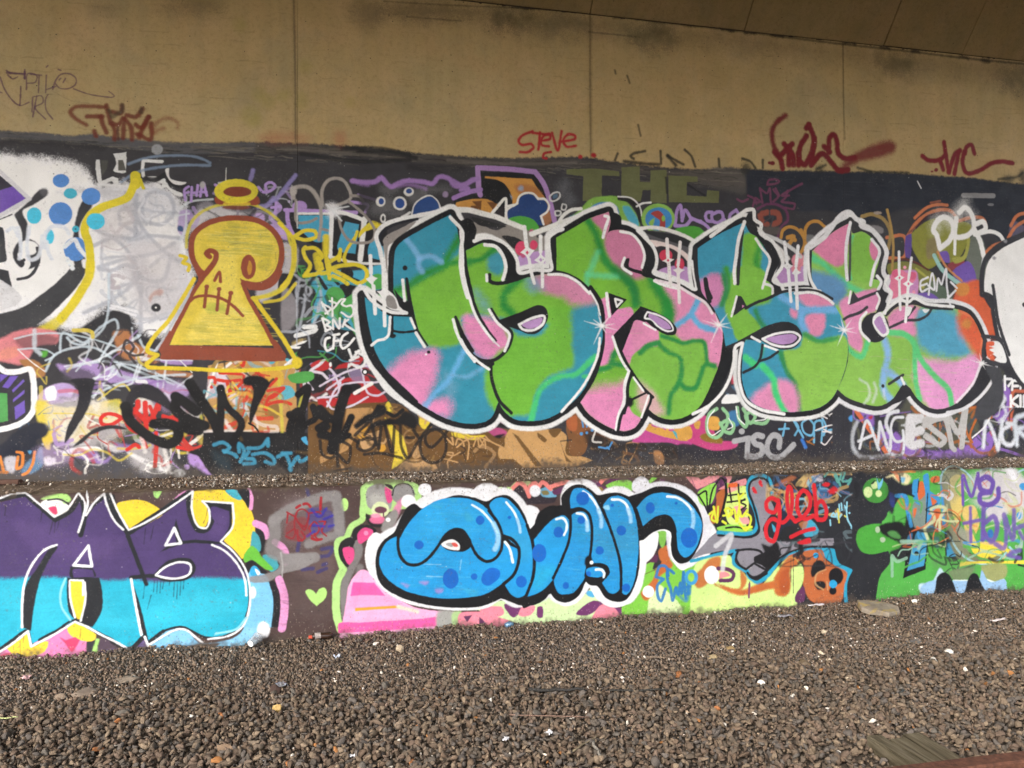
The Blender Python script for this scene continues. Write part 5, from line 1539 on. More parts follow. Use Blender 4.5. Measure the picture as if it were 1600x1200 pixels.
LOWER = r"""
@Z
P 473431 s2 : -260,700! 1100,700! 1100,1120! -260,1120!
P 1f2026 s3 : 1100,700! 1900,700! 1900,1120! 1100,1120!
# behind MAS piece
@a
P efefe8 s6 : 250,190 300,160 380,165 430,210 400,290 340,290
P a9d977 s5 : 255,160 330,130 420,130 445,160 400,190 380,160 310,160
S 201f24 w12 s3 : 300,165 370,160 430,190
P c83a62 s5 : 300,215 350,205 355,260 330,250
F yellowdisc|graffiti_dots|big plain yellow disc behind the violet and turquoise letters
P f2d238 s3 : 730,190 800,168 880,165 950,190 1010,240 1000,320 820,360 740,280
P f2d238 s3 : 1200,120 1260,105 1400,105 1500,150 1570,230 1592,320 1585,430 1550,500 1520,530 1440,520 1200,420 1180,200
F -
P 3fa9bd s4 : 1410,105 1480,105 1515,125 1505,165 1440,140
P d98ec2 s4 : 1090,160 1150,110 1200,105 1120,155
P 6cc03c s4 : 1530,540 1600,500 1600,560 1550,560
P a6dd79 s4 : 955,108! 1015,108! 985,155 965,145
P e27fb4 s4 : -400,1060! 0,1000 100,1000 400,900 560,1000 560,1140 200,1180 0,1200! -400,1250!
P 2a2930 s4 : 555,1010 610,1020 590,1140 545,1140
P a9d977 s5 : 600,1030! 630,1040 610,1140 575,1140
P 4f3e4e s6 : 630,1030 800,1080 930,1080 980,1120 620,1145
P 6f5ba5 s10 a.7 : 640,1110 760,1100 800,1130 640,1140 ; 850,1060 900,1040 920,1110 840,1110
P f2cf38 s4 : 40,1080 180,960 200,1060 300,1050 280,1110 200,1140 100,1140 ; 420,960 480,920 600,1000 590,1040 520,1045 440,1010
P d93a68 s5 : 370,1020! 410,1040! 470,1020! 500,1040! 450,1115 420,1080 ; -20,1150 60,1120 90,1150 60,1190 -20,1200
P 7fbfe6 s6 : 940,1080 1000,1000 1150,970 1250,1060 1600,1000! 1600,1070 1300,1060 1000,1105
P 86c6ea s5 : 1350,1080 1500,1000 1560,850 1600,640! 1600,1060 1400,1100
F cluster|graffiti_piece|sky-blue letter rim with black and pink bands right of the turquoise piece
@b
P 7cc4ea s4 : 100,800 200,780 320,880 355,1000 355,1280! 0,1280! 0,1200 160,1000
P 1d1c22 s4 : 320,890 370,900 410,1000 415,1140 400,1280! 340,1280! 358,1100 350,1000
S e79ccf w66 s4 : 405,880 445,1000 450,1150 430,1290
S e79ccf w34 s4 : 150,130 175,200 170,290
P 1d1c22 s4 : 60,140 150,130 160,230 150,290 110,220
S e79ccf w60 s4 : 210,415 280,450 300,520
P 1d1c22 s4 : 210,460 270,480 290,560 280,640 240,670 250,560 ; 130,740 180,710 260,780 310,830 250,830 190,760 150,830
P 43a3b0 s5 : 190,480 240,530 250,640 200,680 170,620 ; 270,680 390,700 400,780 340,820
P 69bd3d s5 : 180,600 230,640 260,690 360,800 300,800 180,720 120,740 110,690
P 35a6d8 s4 : 170,790 200,765 240,800 250,850 170,850
P ffffff s4 : 205,790 250,830 230,850
P 1d1c22 s4 : 390,720 430,710 420,780
S e79ccf w56 s5 : 370,570 440,620 470,700 460,740
F -
E f2f2f4 s8 : 185,990 30,50 
@Z
E f4f4f6 s2 : 412,984 10,13
# MAS piece
F mas|graffiti_piece|violet over turquoise letter piece with black and white outlines at the left
@a
P 4a386c s4 : -900,100! -60,200 0,180 160,140! 345,285! 440,230 500,140! 520,180 530,280! 560,200 660,140! 690,240 800,370! 1000,270 1190,110! 1195,250 1250,340 1300,320 1310,220 1260,180! 1440,215! 1445,320 1400,420! 1500,520 1550,640 1560,740 1555,860 1500,960 1420,1010 1290,1020 1150,960 1050,975 930,1050! 900,1020 810,1090! 600,1000 470,920! 190,1070! 170,980! 0,1090 -400,1300! -900,1300!
{ -900,100! -60,200 0,180 160,140! 345,285! 440,230 500,140! 520,180 530,280! 560,200 660,140! 690,240 800,370! 1000,270 1190,110! 1195,250 1250,340 1300,320 1310,220 1260,180! 1440,215! 1445,320 1400,420! 1500,520 1550,640 1560,740 1555,860 1500,960 1420,1010 1290,1020 1150,960 1050,975 930,1050! 900,1020 810,1090! 600,1000 470,920! 190,1070! 170,980! 0,1090 -400,1300! -900,1300!
P 22aecb s22 : -900,680! 0,660 400,650 640,665 820,660 1000,680 1200,655 1560,655 1700,655! 1700,1400! -900,1400!
P 5d477e s40 a.5 : 100,300 500,380 780,420 700,520 200,480 ; 1300,260 1430,240 1400,380 1330,380
P 35bdd8 s60 a.6 : 0,720 300,700 600,720 760,900 1000,800 1400,750 1500,850 1200,950 600,950 200,1000
}
( -|letter|first violet and turquoise letter cut by the photo's left side
@a
P 1f2228 s4 : 345,445! 300,480 240,580 170,680 140,800 140,960! 195,985! 215,820 260,640 320,520 360,460
)
P 1f2228 s4 : 420,650! 620,650! 640,740 635,860 580,960! 490,930! 440,880 420,780
P f0cf3a s4 : 440,672! 515,672! 535,760 520,860 495,930! 460,860 440,760
S 1f2228 w30 s4 : -400,260 0,160 160,130! 345,290! 440,235 500,150! 520,200 525,290 505,385
S 1f2228 w26 s4 : 525,290 570,210 670,130! 690,230 790,345
P 1f2228 s4 : 670,120! 710,130 740,240 810,340! 800,380 740,320 690,220
S 1f2228 w38 s4 : 800,370 960,270 1180,120! 1190,250 1240,350 1290,350 1320,300
P 1f2228 s4 : 1260,170! 1450,190! 1450,240! 1320,210 1330,320 1290,360 1240,370 1300,320 1310,230
S 1f2228 w16 s4 : 1440,230 1440,330 1390,420
S 1f2228 w26 s4 : 800,390 850,520 915,690 ; 820,650 900,640 980,640
P 1f2228 s4 : 1000,490! 1060,445 1180,415 1370,425! 1400,440 1330,440 1180,435 1080,460
P 1f2228 s4 : 1100,285! 1140,420! 1110,440 1090,340 ; 440,580! 580,590! 600,640 440,650
P 4a386c s3 : 455,600 580,600! 590,645! 460,650!
P 1f2228 s4 : 960,630! 1040,550 1130,525 1200,540 1225,590 1190,650 1100,675 1000,665
P 4a386c s3 : 985,632 1050,580 1130,555 1185,570 1180,620 1110,650 1030,645
S f2f2f6 w14 s3 : 975,632! 1040,580 1130,553 1190,570 1185,625 1110,655 1030,650 975,635
P 1f2228 s4 : 820,655! 870,800 910,960 930,1060! 900,1020! 860,900
S f2f2f6 w16 s3 : 820,660 850,830 885,1010
S 1f2228 w16 s3 : 0,1095 160,980 180,990 200,1070 330,1000 470,915 600,990 700,1040 810,1090 900,1015 930,1060 1000,1000 1060,970 1150,960 1210,990 1290,1025 1420,1010 1500,960 1550,860 1560,740 1545,630 1490,520 1390,430
S 1f2228 w24 s3 : 600,990 700,1040 ; -400,1340 -100,1160 60,1060 160,985 ; 250,1040 400,960 ; 700,1050 810,1100 900,1020 ; 1400,440 1470,500 1530,600 ; 930,1055 1020,985
S f2f2f6 w13 s3 : -400,180 0,155 60,130 160,118! 340,270! 420,220 490,120! 530,180 520,270 490,365 ; 540,110 550,180 530,260 ; 540,260 590,180 650,125! 670,200 720,300 770,350 ; 690,125 740,240 805,352! 900,310 1050,220 1205,112! 1200,230 1240,330 1290,340 1310,290 1300,210 1265,172! 1455,185! 1455,330 1380,425! 1450,480 1530,590 1560,700 1560,830 1520,950 1440,1010 1300,1035 ; 1325,445 1400,480 1480,560 1530,660 1540,760
S f2f2f6 w14 s3 : 355,445 290,470 220,540 160,660 140,800 138,960 ; 475,930 540,955 620,1000 740,1060 790,1090 ; 470,925 330,1010 195,1080! 175,985! 80,1060 -40,1140 ; 905,1020! 925,1075! 1030,1010 1100,975 1160,975 1220,1020 1265,1055
S f2f2f6 w12 s3 : 440,665! 520,668! 520,760 ; 435,670 440,780 470,900 ; 530,680 535,780 505,920
S 8fd8ec w14 s4 : 410,655 380,740 385,830 440,915 ; 1540,900 1480,970 1350,1000
S f2f2f6 w17 s3 : 460,573! 553,450! 575,580! 460,573! ; 1035,448! 1090,340! 1130,435! 1035,448!
@a
S 15161a w5 s2 a.7 : 965,670 960,740 ; 985,670 980,750 ; 1005,672 1000,745 ; 1025,675 1015,720 ; 1060,675 1058,700 ; 1090,678 1085,770 ; 1110,678 1105,785 ; 1130,675 1125,760 ; 1150,670 1145,720 ; 945,760 920,850 ; 905,700 895,780 ; 330,300 310,380 ; 345,300 340,370 ; 265,230 255,300 ; 370,290 360,340 ; 910,340 900,440 ; 960,330 940,420 ; 1180,180 1175,240 ; 40,190 30,260
F -
@a
S 22303a w4 s2 a.7 : 1300,210 1285,280 1270,310 ; 505,970 500,1030 ; 125,1050 128,1180 ; 150,1010 145,1060
# dark speckle
# grey sprayed swipes
@b
@b
P 8a7a7c s70 a.4 : 420,260 800,200 900,420 700,600 450,560
P 6e5a58 s60 a.45 : 480,680 850,640 860,900 600,860
P 5a4a48 s90 a.4 : 480,960 860,900 840,1180 520,1150
B 5a4a4c/3a2c30/4d3b40 160 25 .4 : 430,790 430,985 570,780 570,975
@b
F heart|graffiti_dots|small lime-green heart on the dark brown ground
P b2e07e s3 : 625,980 650,962 690,975 715,1005! 740,960 780,950 803,975 795,1030 720,1105! 670,1060
F -
E b2e07e s3 : 950,258 33,55
S 2c2a66 w30 s8 a.8 : 635,120 650,180 ; 570,580 560,640 ; 760,630 850,620 820,680 760,690 ; 600,800 690,790 ; 730,820 800,790 ; 770,760 800,750
P 3a3580 s10 a.6 : 640,300 800,290 860,340 870,440 820,480 700,500 650,420
F greyswipe|graffiti_stroke|dull silver swipes boxing a red scribble on the brown ground
S 8b8787 w90 s14 a.9 : 360,400 440,330 620,250 800,190 880,190
S 8b8787 w90 s14 a.9 : 880,190 900,300 910,480
S 8b8787 w70 s14 a.85 : 920,500 760,550 650,590
S 8b8787 w100 s16 a.85 : 370,390 370,520 340,640 400,680
S 8b8787 w90 s10 a.85 : 440,710 700,700
P 8b8787 s8 a.9 : 420,670! 710,670! 700,730 600,790 420,840 320,900 160,900 160,860 280,840 400,790
S 7f7b7b w70 s12 a.9 : 900,580 1040,570 1070,640 1010,780 960,900 950,1050 960,1180
S 7f7b7b w56 s12 a.8 : 1080,780 1050,960 990,1180
S a7a4a4 w14 s4 : 420,660 435,760 430,860
F -
F redscribble|graffiti_tag|red and blue crossed-out scribble inside the silver box
S 9c1f2a w13 s3 : 470,320 540,360 ; 480,330 470,410 ; 540,370 560,310 600,295 650,330 620,440 560,400 540,360 540,480 600,560 ; 560,400 620,470 640,420 ; 660,330 740,320 760,340 ; 650,460 700,400 740,470 680,520 660,460 ; 700,500 720,540 760,545 ; 470,500 540,460 520,540 460,520 ; 590,480 620,540 570,560 560,470 ; 740,400 790,400 760,480 800,520
S a11e28 w22 s4 : 755,200 750,300 ; 550,285 580,265 ; 610,255 640,250 665,275 ; 680,540 720,555 760,545
S 3430a0 w20 s6 a.8 : 680,300 740,360 800,290 ; 780,380 850,350 ; 690,430 780,440 ; 820,440 860,430 ; 640,520 700,480
P 8a2a30 s14 a.5 : 470,420 620,360 660,500 560,560 460,540
F -
# bears and lime cloud
F bearcloud|graffiti_piece|grey and pink teddy faces ringed in lime green beside the blue bubble piece
@b
S b0dc86 w70 s5 : 1210,80 1130,110 1120,230 1110,330
S b0dc86 w50 s5 : 1110,320 1100,380 1010,440 960,540 900,560 890,640 930,780
S b0dc86 w64 s5 : 940,800 890,900 880,1040 890,1200 920,1300
P b0dc86 s5 : 1150,80 1540,75 1590,150 1580,260 1400,300 1130,330
P 1f1e22 s4 : 1130,330 1200,400 1300,440 1180,440 1130,380 ; 1020,480 1080,430 1160,430 1220,480 1100,520 1030,560 ; 930,560 1000,530 1040,560 1000,650 980,780 920,720 900,620
P 989694 s5 : 1140,130 1200,90 1280,90 1340,180 1330,300 1250,310 1150,280
P b5b3ae s20 a.8 : 1180,170 1280,180 1290,260 1180,260
P d94a86 s4 : 1290,110 1340,140 1350,220 1320,250 1290,180
P 1f1e22 s4 : 1280,85 1340,95 1360,130 1320,120
E 8d8a8a s4 : 1440,170 98,90
S 2a292c w10 s3 : 1350,180 1370,110 1430,82 1500,100 1530,170
P d688a8 s14 : 1380,250 1440,200 1420,300 1380,380 1340,480 1310,460
E d6e2b0 s5 : 1250,300 75,66
E 6a3d50 s4 : 1252,302 52,28
S 6a3d50 w10 s3 : 1275,325 1280,380 1310,470
E dd6f96 s8 : 1225,385 66,34
E e89ab6 s8 : 1210,350 40,18
P 8d8a88 s10 : 1290,370 1380,300 1400,340 1330,480 1260,480
E f4f4f4 s3 : 1314,385 20,18
P d94a86 s4 : 1060,500 1120,450 1190,480 1100,580 1070,580 ; 940,620 1020,620 1030,700 990,760 950,700
E f090ba s4 : 1130,495 20,20
F -
P f0a9d0 s5 : 960,1100 1000,900 1100,800 1250,900 1500,1100 2200,1180! 2200,1400! 900,1400!
P e85aa2 s4 : 1020,905! 1200,910! 1290,1020! 1000,1020!
P ee9fcb s8 : 1000,1030 1300,1025 1450,1100 1000,1110
P f29a2e s3 : 1040,1120! 1370,1100! 1420,1118! 1040,1145!
P e85aa2 s4 : 900,1250 1100,1240! 1580,1210 1900,1180 1920,1240 1400,1300! 900,1330!
S f5dfc0 w30 s12 a.8 : 1400,1110 1560,1150
@c
P 9c9c98 s18 : 560,1150 680,1150 700,1330! 540,1330!
P a9c98a s14 : 680,1160 745,1150 745,1320 690,1320
P e58598 s6 : 735,1170 900,1150 1080,1120 1160,1200 1120,1360! 740,1360!
P 5a2a52 s4 : 770,1190! 840,1180! 800,1240! ; 1030,1120! 1150,1140! 1110,1210! ; 900,1190! 960,1250! 900,1280!
# right of pink, bottom strip
@d
P c9e2a8 s5 : -560,1100 -300,1060 0,1060 40,1000 400,1000 460,940 520,1100 420,1280! 0,1300!
P 6a2f63 s4 : 320,1170 460,1060 540,1080 420,1180 ; 0,1110 40,1110 40,1200 0,1200 ; -280,1090 -120,1110 -200,1200 ; 640,1120 760,1140 740,1170 660,1160
P e58598 s5 : 400,1280! 540,1090 650,1130 720,1280! ; -110,1090 -20,1110 -60,1180 -160,1180 ; -480,1130 -300,1110 -280,1170 -440,1200
P 4aa3d0 s5 : 400,980 480,990 470,1030 420,1020
P 79be40 s5 : 720,1060 860,900 900,760 1300,740 1400,1000 1300,1280! 760,1280! 700,1150
P cfe5a8 s8 : 960,900 1100,1000 1200,1120 1180,1260! 900,1260! 920,1110 ; 1380,760 1600,720 1600,1280! 1390,1280! 1370,1000
P b9642f s10 : 860,1000 960,880 1000,760 1060,700 1130,760 1020,860 980,980 900,1060 ; 1330,780 1500,730 1500,800 1410,900 1360,1000 1320,940
P 5a2a52 s5 : 1370,1010 1400,1100 1320,1110
P 27252a s5 : 990,500 1080,480 1080,620 1020,760 960,800 990,680
P b9642f s8 : 1010,640 1090,600 1100,720 1040,740
P 7ab648 s8 : 1000,480 1080,480 1040,620
P 5a2a4a s8 : 920,700 1000,680 990,740 950,740
S 5f4a30 w7 s3 : 890,840 980,800 ; 1350,740 1355,900
E f4f0f0 s3 : 923,983 48,50 ; 1450,845 62,76
P c9642f s10 : 1500,920 1600,960! 1600,990 1510,960
F ecwartag|graffiti_tag|thin blue tag over green at the foot of the low wall
S 2b77b8 w24 s4 a.95 : 1090,850 1070,775 1020,770 985,860! 1050,880! 1000,930 1008,1040 1030,1062 1065,960 ; 1135,830 1090,798 1080,870 1108,960 1125,1055 1150,950 ; 1155,950 1172,1005 1190,910 1200,1000 1215,822 ; 1215,822 1225,920 1235,1040 ; 1185,960 1270,940 ; 1255,1000 1258,900 1290,825 1335,850 1320,910 1260,915
S 2b77b8 w24 s10 a.6 : 1160,1000 1240,1060 1260,960 ; 1270,960 1320,1060 1390,990 ; 1180,980 1300,1000
F -
# top strip right of bears: brown->salmon zigzags
@L
P 2a2029 s4 : 60,1130 160,1060 260,1150 340,1080 480,1120 460,1200 100,1200
P b7c48a s6 : 90,1080 160,1010 260,1010 260,1060 160,1040
P 6aa8c8 s6 : 340,1100 400,1070 460,1110 480,1150 360,1150
P 7a6f40 s6 : 350,1110 400,1100 420,1130 370,1140
S e37f78 w34 s4 : 75,1120 165,1030! 210,1060 250,1150! 260,1060 300,1040 320,1060 ; 330,1070 360,1030 400,1060 430,1090 ; 430,1070 560,1030 680,1015 ; 840,1040 880,1000 960,980
P 5a2a52 s4 : 700,1040 800,1010 860,1060 900,1090 850,1090 760,1060 ; 880,1030 980,985 1130,980 1200,1000 1100,1010 960,1020 900,1050 ; 440,1110 560,1060 600,1080 460,1140
P 8a6f30 s6 : 790,1080 850,1070 870,1095 820,1110
P 7fc04a s5 : 890,1060 980,1020 1100,1025 1110,1100 1060,1110 920,1090 ; 1240,1030 1310,970 1330,980 1260,1040
P 3fa0d0 s6 : 930,1090 1040,1100 1080,1120 930,1110
P 5a2a52 s4 : 1340,1000 1390,980 1360,1040
F silverdots|graffiti_dots|white bubbles dotted round the blue bubble piece
E ececf2 s6 : 298,1105 46,50
P e2e2ea s6 : 1110,1100 1110,1040 1170,980 1230,1000 1250,1060 1180,1110
@c
E e9e9ee s4 : 447,133 55,55
E f2eff2 s5 : 310,230 62,55
E f0f0f3 s5 : 40,680 92,190
P e9e9ee s6 : 850,150 900,95 990,80 1060,120 1080,170 980,220 900,190 ; 1260,280 1340,265 1400,310 1310,450
@d
P f0f0f2 s5 : 850,560! 1000,490 1000,590 960,690 870,750 850,650
P f0f0f3 s8 : 1370,380 1430,400 1490,480 1495,580 1440,660 1410,700 1340,660 1370,500
F -
P b2e07e s5 : -330,120 -300,110 -270,135 -250,110 -215,130 -230,160 -320,160
# blue bubble piece
F oval|graffiti_piece|bright blue spotted bubble-letter piece with heavy black shadow on the low wall
@c
D B1 : 220,560 250,520! 300,430 420,300 560,220 700,200 860,225 980,310 1060,430 1090,560 1230,640 1220,720 1180,830 1100,910! 960,1000 820,1030 600,1040 400,1010 250,960 120,860 70,760 80,650 140,560 220,520!
D B2 : 985,260 1040,205 1120,205 1200,270 1280,400 1330,560 1345,680 1340,850 1290,1000 1220,1035 1160,1000 1115,930! 1190,850 1230,700 1220,620 1160,560! 1105,510! 1080,440
D B3 : 1355,550! 1450,440 1530,370 1610,350 1660,420 1660,520 1620,680 1500,900 1400,990 1285,1030! 1340,900 1365,720
@d
D B4 : 265,355! 340,315 410,330 440,430 450,560 430,680! 400,850 380,890 300,990 240,1005 180,1000 140,930 135,860! 220,680 270,500
D B5 : 275,290! 270,200 300,130 370,120 440,160 500,250 570,400 640,560 690,760 690,950 640,1000 590,990 520,880! 570,850 580,790 460,750! 440,700 460,520 430,330 350,290
D B6 : 540,270! 600,200 680,185 760,230 810,340 840,560 830,760 790,940 740,1010 700,990 695,830 660,640 590,420
D B7 : 820,290! 900,200 1000,160 1120,170 1220,210 1320,310 1370,420 1350,540 1300,650 1230,700 1180,660 1160,560 1150,430 1110,360 1060,340 980,360 870,445!
@Z
O e6e6ea w26 s1.4 : B1
O e6e6ea w26 s1.4 : B2
O e6e6ea w26 s1.4 : B3
O e6e6ea w26 s1.4 : B4
O e6e6ea w26 s1.4 : B5
O e6e6ea w26 s1.4 : B6
O dddde4 w30 s1.4 : B7
@c
P e6e6ea s4 : 20,820 120,980 300,1080 560,1130 800,1140 960,1120 1080,1050! 1200,1100 1340,1090 1500,1000 1300,900 600,1000 100,850
@d
P e6e6ea s4 : -120,1110 100,1000! 200,1100 320,1080 420,930! 500,1050 620,1115 760,1080 860,940 850,700 700,900 200,900
S f2f2f4 w26 s4 : 870,560 980,475 1060,465 1105,500 1110,600 1130,700 1200,790 1270,760 1340,690
P f2f2f4 s4 : 860,560 900,545 890,700 870,820 850,760
@c
P 0e1014 s3 : 190,490 240,380 300,280 360,250 420,290 700,180 860,200 960,230 1040,190 1130,180 1220,250 1300,400 1310,480! 1400,380 1500,290 1590,265 1600,600 1500,980 1400,1080 1250,1100 1140,1060 1080,1040! 1020,1070 900,1110 640,1115 400,1080 200,1010 80,920 40,800 50,640 110,550
@d
P 0e1014 s3 : 0,340 100,270 200,270! 200,190 270,110 360,90 440,130 500,180 580,165 680,160 760,190! 860,160 980,110 1120,115 1250,180 1340,290 1375,400 1370,520 1320,650 1260,730 1190,750 1130,700 1110,600 1110,490 1060,465 980,480 880,555! 850,560 850,760 810,930 740,1050 660,1070 560,1030 500,940 400,900! 340,1020 240,1075 150,1050 110,1000! 0,1060 -120,1120 -100,900
@Z
( B1|letter|large blue O-like first bubble letter curling like a wave
@c
P 1f97d8 s2 : -50,100! 1600,100! 1600,1200! -50,1200!
P 2aa5e0 s60 a.5 : 400,300 900,300 900,500 400,500
P 48b0c0 s14 a.35 : 640,205 720,215 680,240 ; 780,320 860,380 800,400 ; 760,960 900,980 860,1030 ; 480,260 600,270 560,290
P c07ac0 s14 a.5 : 530,960 600,960 590,990 540,990 ; 250,910 320,930 300,950 ; 400,900 480,900 450,930
B 3aa8dc/1a86c4/58bce4/2f9fc0/1f97d8 260 34 .35 : 600,780 600,930 780,780 780,930
S 9fd4ec w8 s4 a.5 : 440,755 580,758 ; 460,855 600,860 ; 740,800 750,720
)
( B2|letter|slim blue second bubble letter leaning behind the first
@c
P 1f97d8 s2 : 900,100! 1600,100! 1600,1200! 900,1200!
P 3a9ac0 s50 a.4 : 1150,500 1300,500 1320,700 1200,720
)
( B3|letter|blue bubble letter arm leaning up to the right
@c
P 1f97d8 s2 : 1200,100! 1800,100! 1800,1200! 1200,1200!
P 28b0d8 s50 a.6 : 1380,800 1540,780 1450,930 1360,960
P 2f86a8 s40 a.5 : 1500,420 1620,400 1600,520
)
( B4|letter|blue bubble letter with a rounded foot
@c
@d
P 2192d4 s2 : 100,0! 600,0! 600,1200! 100,1200!
P 2a8fb8 s60 a.35 : 270,330 420,420 400,600 300,500
B 3a90b8/1a7ab4/50b0dc/2c86a0 90 35 .4 : 870,800 870,925 925,800 925,925
)
( B5|letter|tall blue bubble letter with a small side loop
@d
P 2192d4 s2 : 200,0! 900,0! 900,1200! 200,1200!
P 3f8fae s60 a.4 : 460,450 600,480 640,700 500,650
B 3a90b8/1a7ab4/50b0dc/2c86a0 90 36 .4 : 895,765 915,925 960,765 970,925
)
( B6|letter|blue bubble letter with a pale curved highlight
@d
P 2593d2 s2 : 400,0! 1000,0! 1000,1200! 400,1200!
P 3f8fae s50 a.4 : 600,450 800,420 820,640 680,640
B 3a90b8/1a7ab4/50b0dc/2c86a0 90 37 .4 : 950,780 965,925 1000,780 1000,925
)
( B7|letter|hooked blue bubble letter at the right end of the word
@d
P 2593d2 s2 : 700,0! 1500,0! 1500,1200! 700,1200!
P 2f86a8 s50 a.4 : 850,260 1000,230 900,420
B 3a90b8/1a7ab4/50b0dc/2c86a0 90 38 .4 : 1000,775 1000,820 1095,775 1095,870
)
@c
S 0e1014 w26 s3 : 225,520 225,620 250,700 310,755 400,755 480,700 560,600 620,510 700,465 760,475 810,540 850,630 900,700 960,732 1030,710 1080,640 1090,540 1060,420 980,310
P 0e1014 s3 : 575,590! 620,520 700,462 760,475 825,550 830,610 780,645 700,648 620,630
P e9e9ea s3 : 580,590 650,550 700,555 740,600 735,635 680,635 620,620
P d5544a s3 : 665,580 700,575 725,605 690,610
P 9a9a9a s3 : 620,585 665,575 680,610 640,605
S 0e1014 w26 s3 : 1105,520 1170,545 1225,610 1232,700 1190,840 1100,920 ; 1300,430 1345,580 1360,720 1345,870 1290,1020
@d
S 0e1014 w24 s3 : 270,340 275,430 260,560 200,720 130,870 ; 280,305 350,290 420,330 450,430 450,560 435,690 400,850 ; 510,210 560,340 640,560 690,760 695,980 ; 820,300 870,450
E 0e1014 s10 : 425,735 34,54
S 0e1014 w24 s3 : 420,770 500,755 570,775 590,820 560,870
P 0e1014 s3 : 400,870 560,880 500,930 420,920
E f4f4f6 s3 : 449,741 16,16
P 2192d4 s3 : 405,800 440,780 510,780 560,810 550,850 480,865 410,845
@c
S d8ecfa w18 s4 : 840,260 920,310 1000,400 1050,490
S 9fd0f0 w40 s10 a.85 : 1020,420 1055,510 1050,590 1030,630
S e4f3fc w18 s4 : 1125,240 1190,320 1225,400
S 9fd0f0 w24 s6 : 1215,380 1235,440 1242,490
S e4f3fc w22 s4 : 1115,570 1150,620 1170,690 1180,740
@d
S e8f5fc w20 s4 : 155,380 210,370 240,410 240,470 220,510 ; 325,330 380,340 410,390 415,440 ; 380,150 440,190 490,260 520,330 ; 620,215 690,220 740,260 765,340 ; 1080,190 1160,200 1240,250 1280,300 ; 485,800 530,800 555,830 550,860
S 9fd0f0 w30 s10 a.85 : 505,300 530,380 530,440 ; 755,300 775,360 775,400 ; 1290,310 1300,390 1285,470 ; 410,400 415,470
P 8fd0f0 s6 : 545,280 590,260 600,300 570,300
@c
E 0b63bf s3 : 398,594 40,36 ; 908,388 36,38 ; 662,875 66,84 ; 858,858 28,26 ; 1152,365 15,14 ; 1250,900 46,50 ; 1400,662 60,76 ; 1560,488 42,46
P 0b63bf s3 : 920,860 950,810 1010,782 1070,810 1070,860 1020,910 970,935 925,910
@d
E 0b63bf s3 : 375,207 54,56 ; 362,388 32,32 ; 235,932 26,30 ; 622,264 14,14 ; 697,474 40,42 ; 517,640 34,36 ; 938,286 38,48 ; 1154,247 12,11 ; 1262,535 70,84 ; 737,950 34,34
P 0b63bf s3 : 405,820 440,815 440,855 410,845
F -
# right part of the low wall
@e
P d98a90 s4 : -60,130! 0,115 60,130 80,170 200,120 360,110 360,160 340,200 490,160 490,210 330,250 60,260 0,200
P 5a2a52 s4 : 0,150 40,260! 140,220 260,150 300,130 320,200 250,250 200,380 120,400
P 8fcf50 s5 : 60,280 220,200 180,380 100,400 60,340 ; 300,200 360,210 340,300
P e0632a s5 : 330,210 410,195 420,225 330,240
P b0602f s6 : 230,290 300,250 290,400 260,520 190,560 160,480 220,400
P cfe57a s5 : 340,280 490,230 500,560 470,600 340,560 300,420
P e59a9c s5 : 380,410 470,410 430,470 380,460 ; 430,510 510,510 520,560 460,560 ; 340,240 420,250 320,290 310,260
P 8fcf50 s5 : 230,600 320,570 520,590 560,630 430,640 250,630
P 5a2a52 s4 : 430,450 500,420 500,470 440,490 ; 340,410 420,500 400,530 350,480
F blackhash|graffiti_tag|black sharp-legged tag with a hash mark over pink and lime
S 18171b w14 s3 : 60,300 120,400 150,470 ; 60,310 130,270 140,350 150,470 190,260 260,150 ; 310,170 315,300 280,430 250,520 ; 340,240 360,370 ; 420,210 430,350 ; 330,310 480,290 ; 320,370 480,350 ; 480,340 440,370 490,400 440,440 ; 220,580 300,570 ; 310,600 400,590 500,620
S 18171b w20 s3 : 270,150 300,180 310,280 290,400 260,500
F -
F yellowscribble|graffiti_tag|lemon yellow scribble tag between the two outlines
S dbe23e w19 s3 : 160,480 200,450 180,520 210,540 ; 200,410 230,550 240,410 ; 285,490 320,480 300,440 330,420 370,470 330,500 ; 330,500 380,430 400,520 ; 410,540 430,440 450,500 500,440 ; 420,300 430,400 400,540 ; 430,330 470,290 ; 490,470 530,500 520,580 490,620 430,560 ; 540,590 470,600 ; 280,540 310,560
F -
F cyanletter|graffiti_piece|grey letter with thick turquoise outline on the dark low wall
P 8a8791 s4 : 230,640 400,680 540,690! 600,640 560,380 520,240 560,170 640,160 690,200 700,330 740,440 680,520 640,620 780,720 850,720 980,700! 1270,690! 1275,750 1000,780 850,830 740,910 680,960 560,1030 500,990 400,900 400,800 100,840 0,880 100,760
S 8a8791 w60 s6 : 240,740 340,800
P 1b1a1e s4 : 560,860 780,760 860,700 1000,700 920,760 780,860 690,990! 640,940 560,900
P 8a8791 s6 : 780,740 900,720 940,760 800,830
S 2c9cc0 w34 s4 : 240,640 380,650 480,655 560,630 590,560 570,440 520,330 505,240 530,160 600,128 680,150 715,220 725,300
S 1b1a1e w20 s4 : 240,665 380,675 520,680 600,640 590,520 550,380 515,280 530,190 600,150 ; 600,150 670,170 700,250
S 2c9cc0 w30 s4 : 0,895 150,860 300,820 400,800
S 2c9cc0 w36 s4 : 400,820 370,880 400,950 500,990 510,1050 580,1090 640,1060 700,1010
S 1b1a1e w20 s4 : 420,800 400,860 430,930 490,970 ; 400,800 520,790 620,810 640,860 580,900 500,960 ; 500,1000 540,1045 620,1030 690,990 640,960 570,920
S 2c9cc0 w36 s4 : 700,1000 800,880 950,810 1060,790 1200,800
S 1b1a1e w16 s4 : 700,960 800,860 950,790 1060,770 1200,765 1280,770
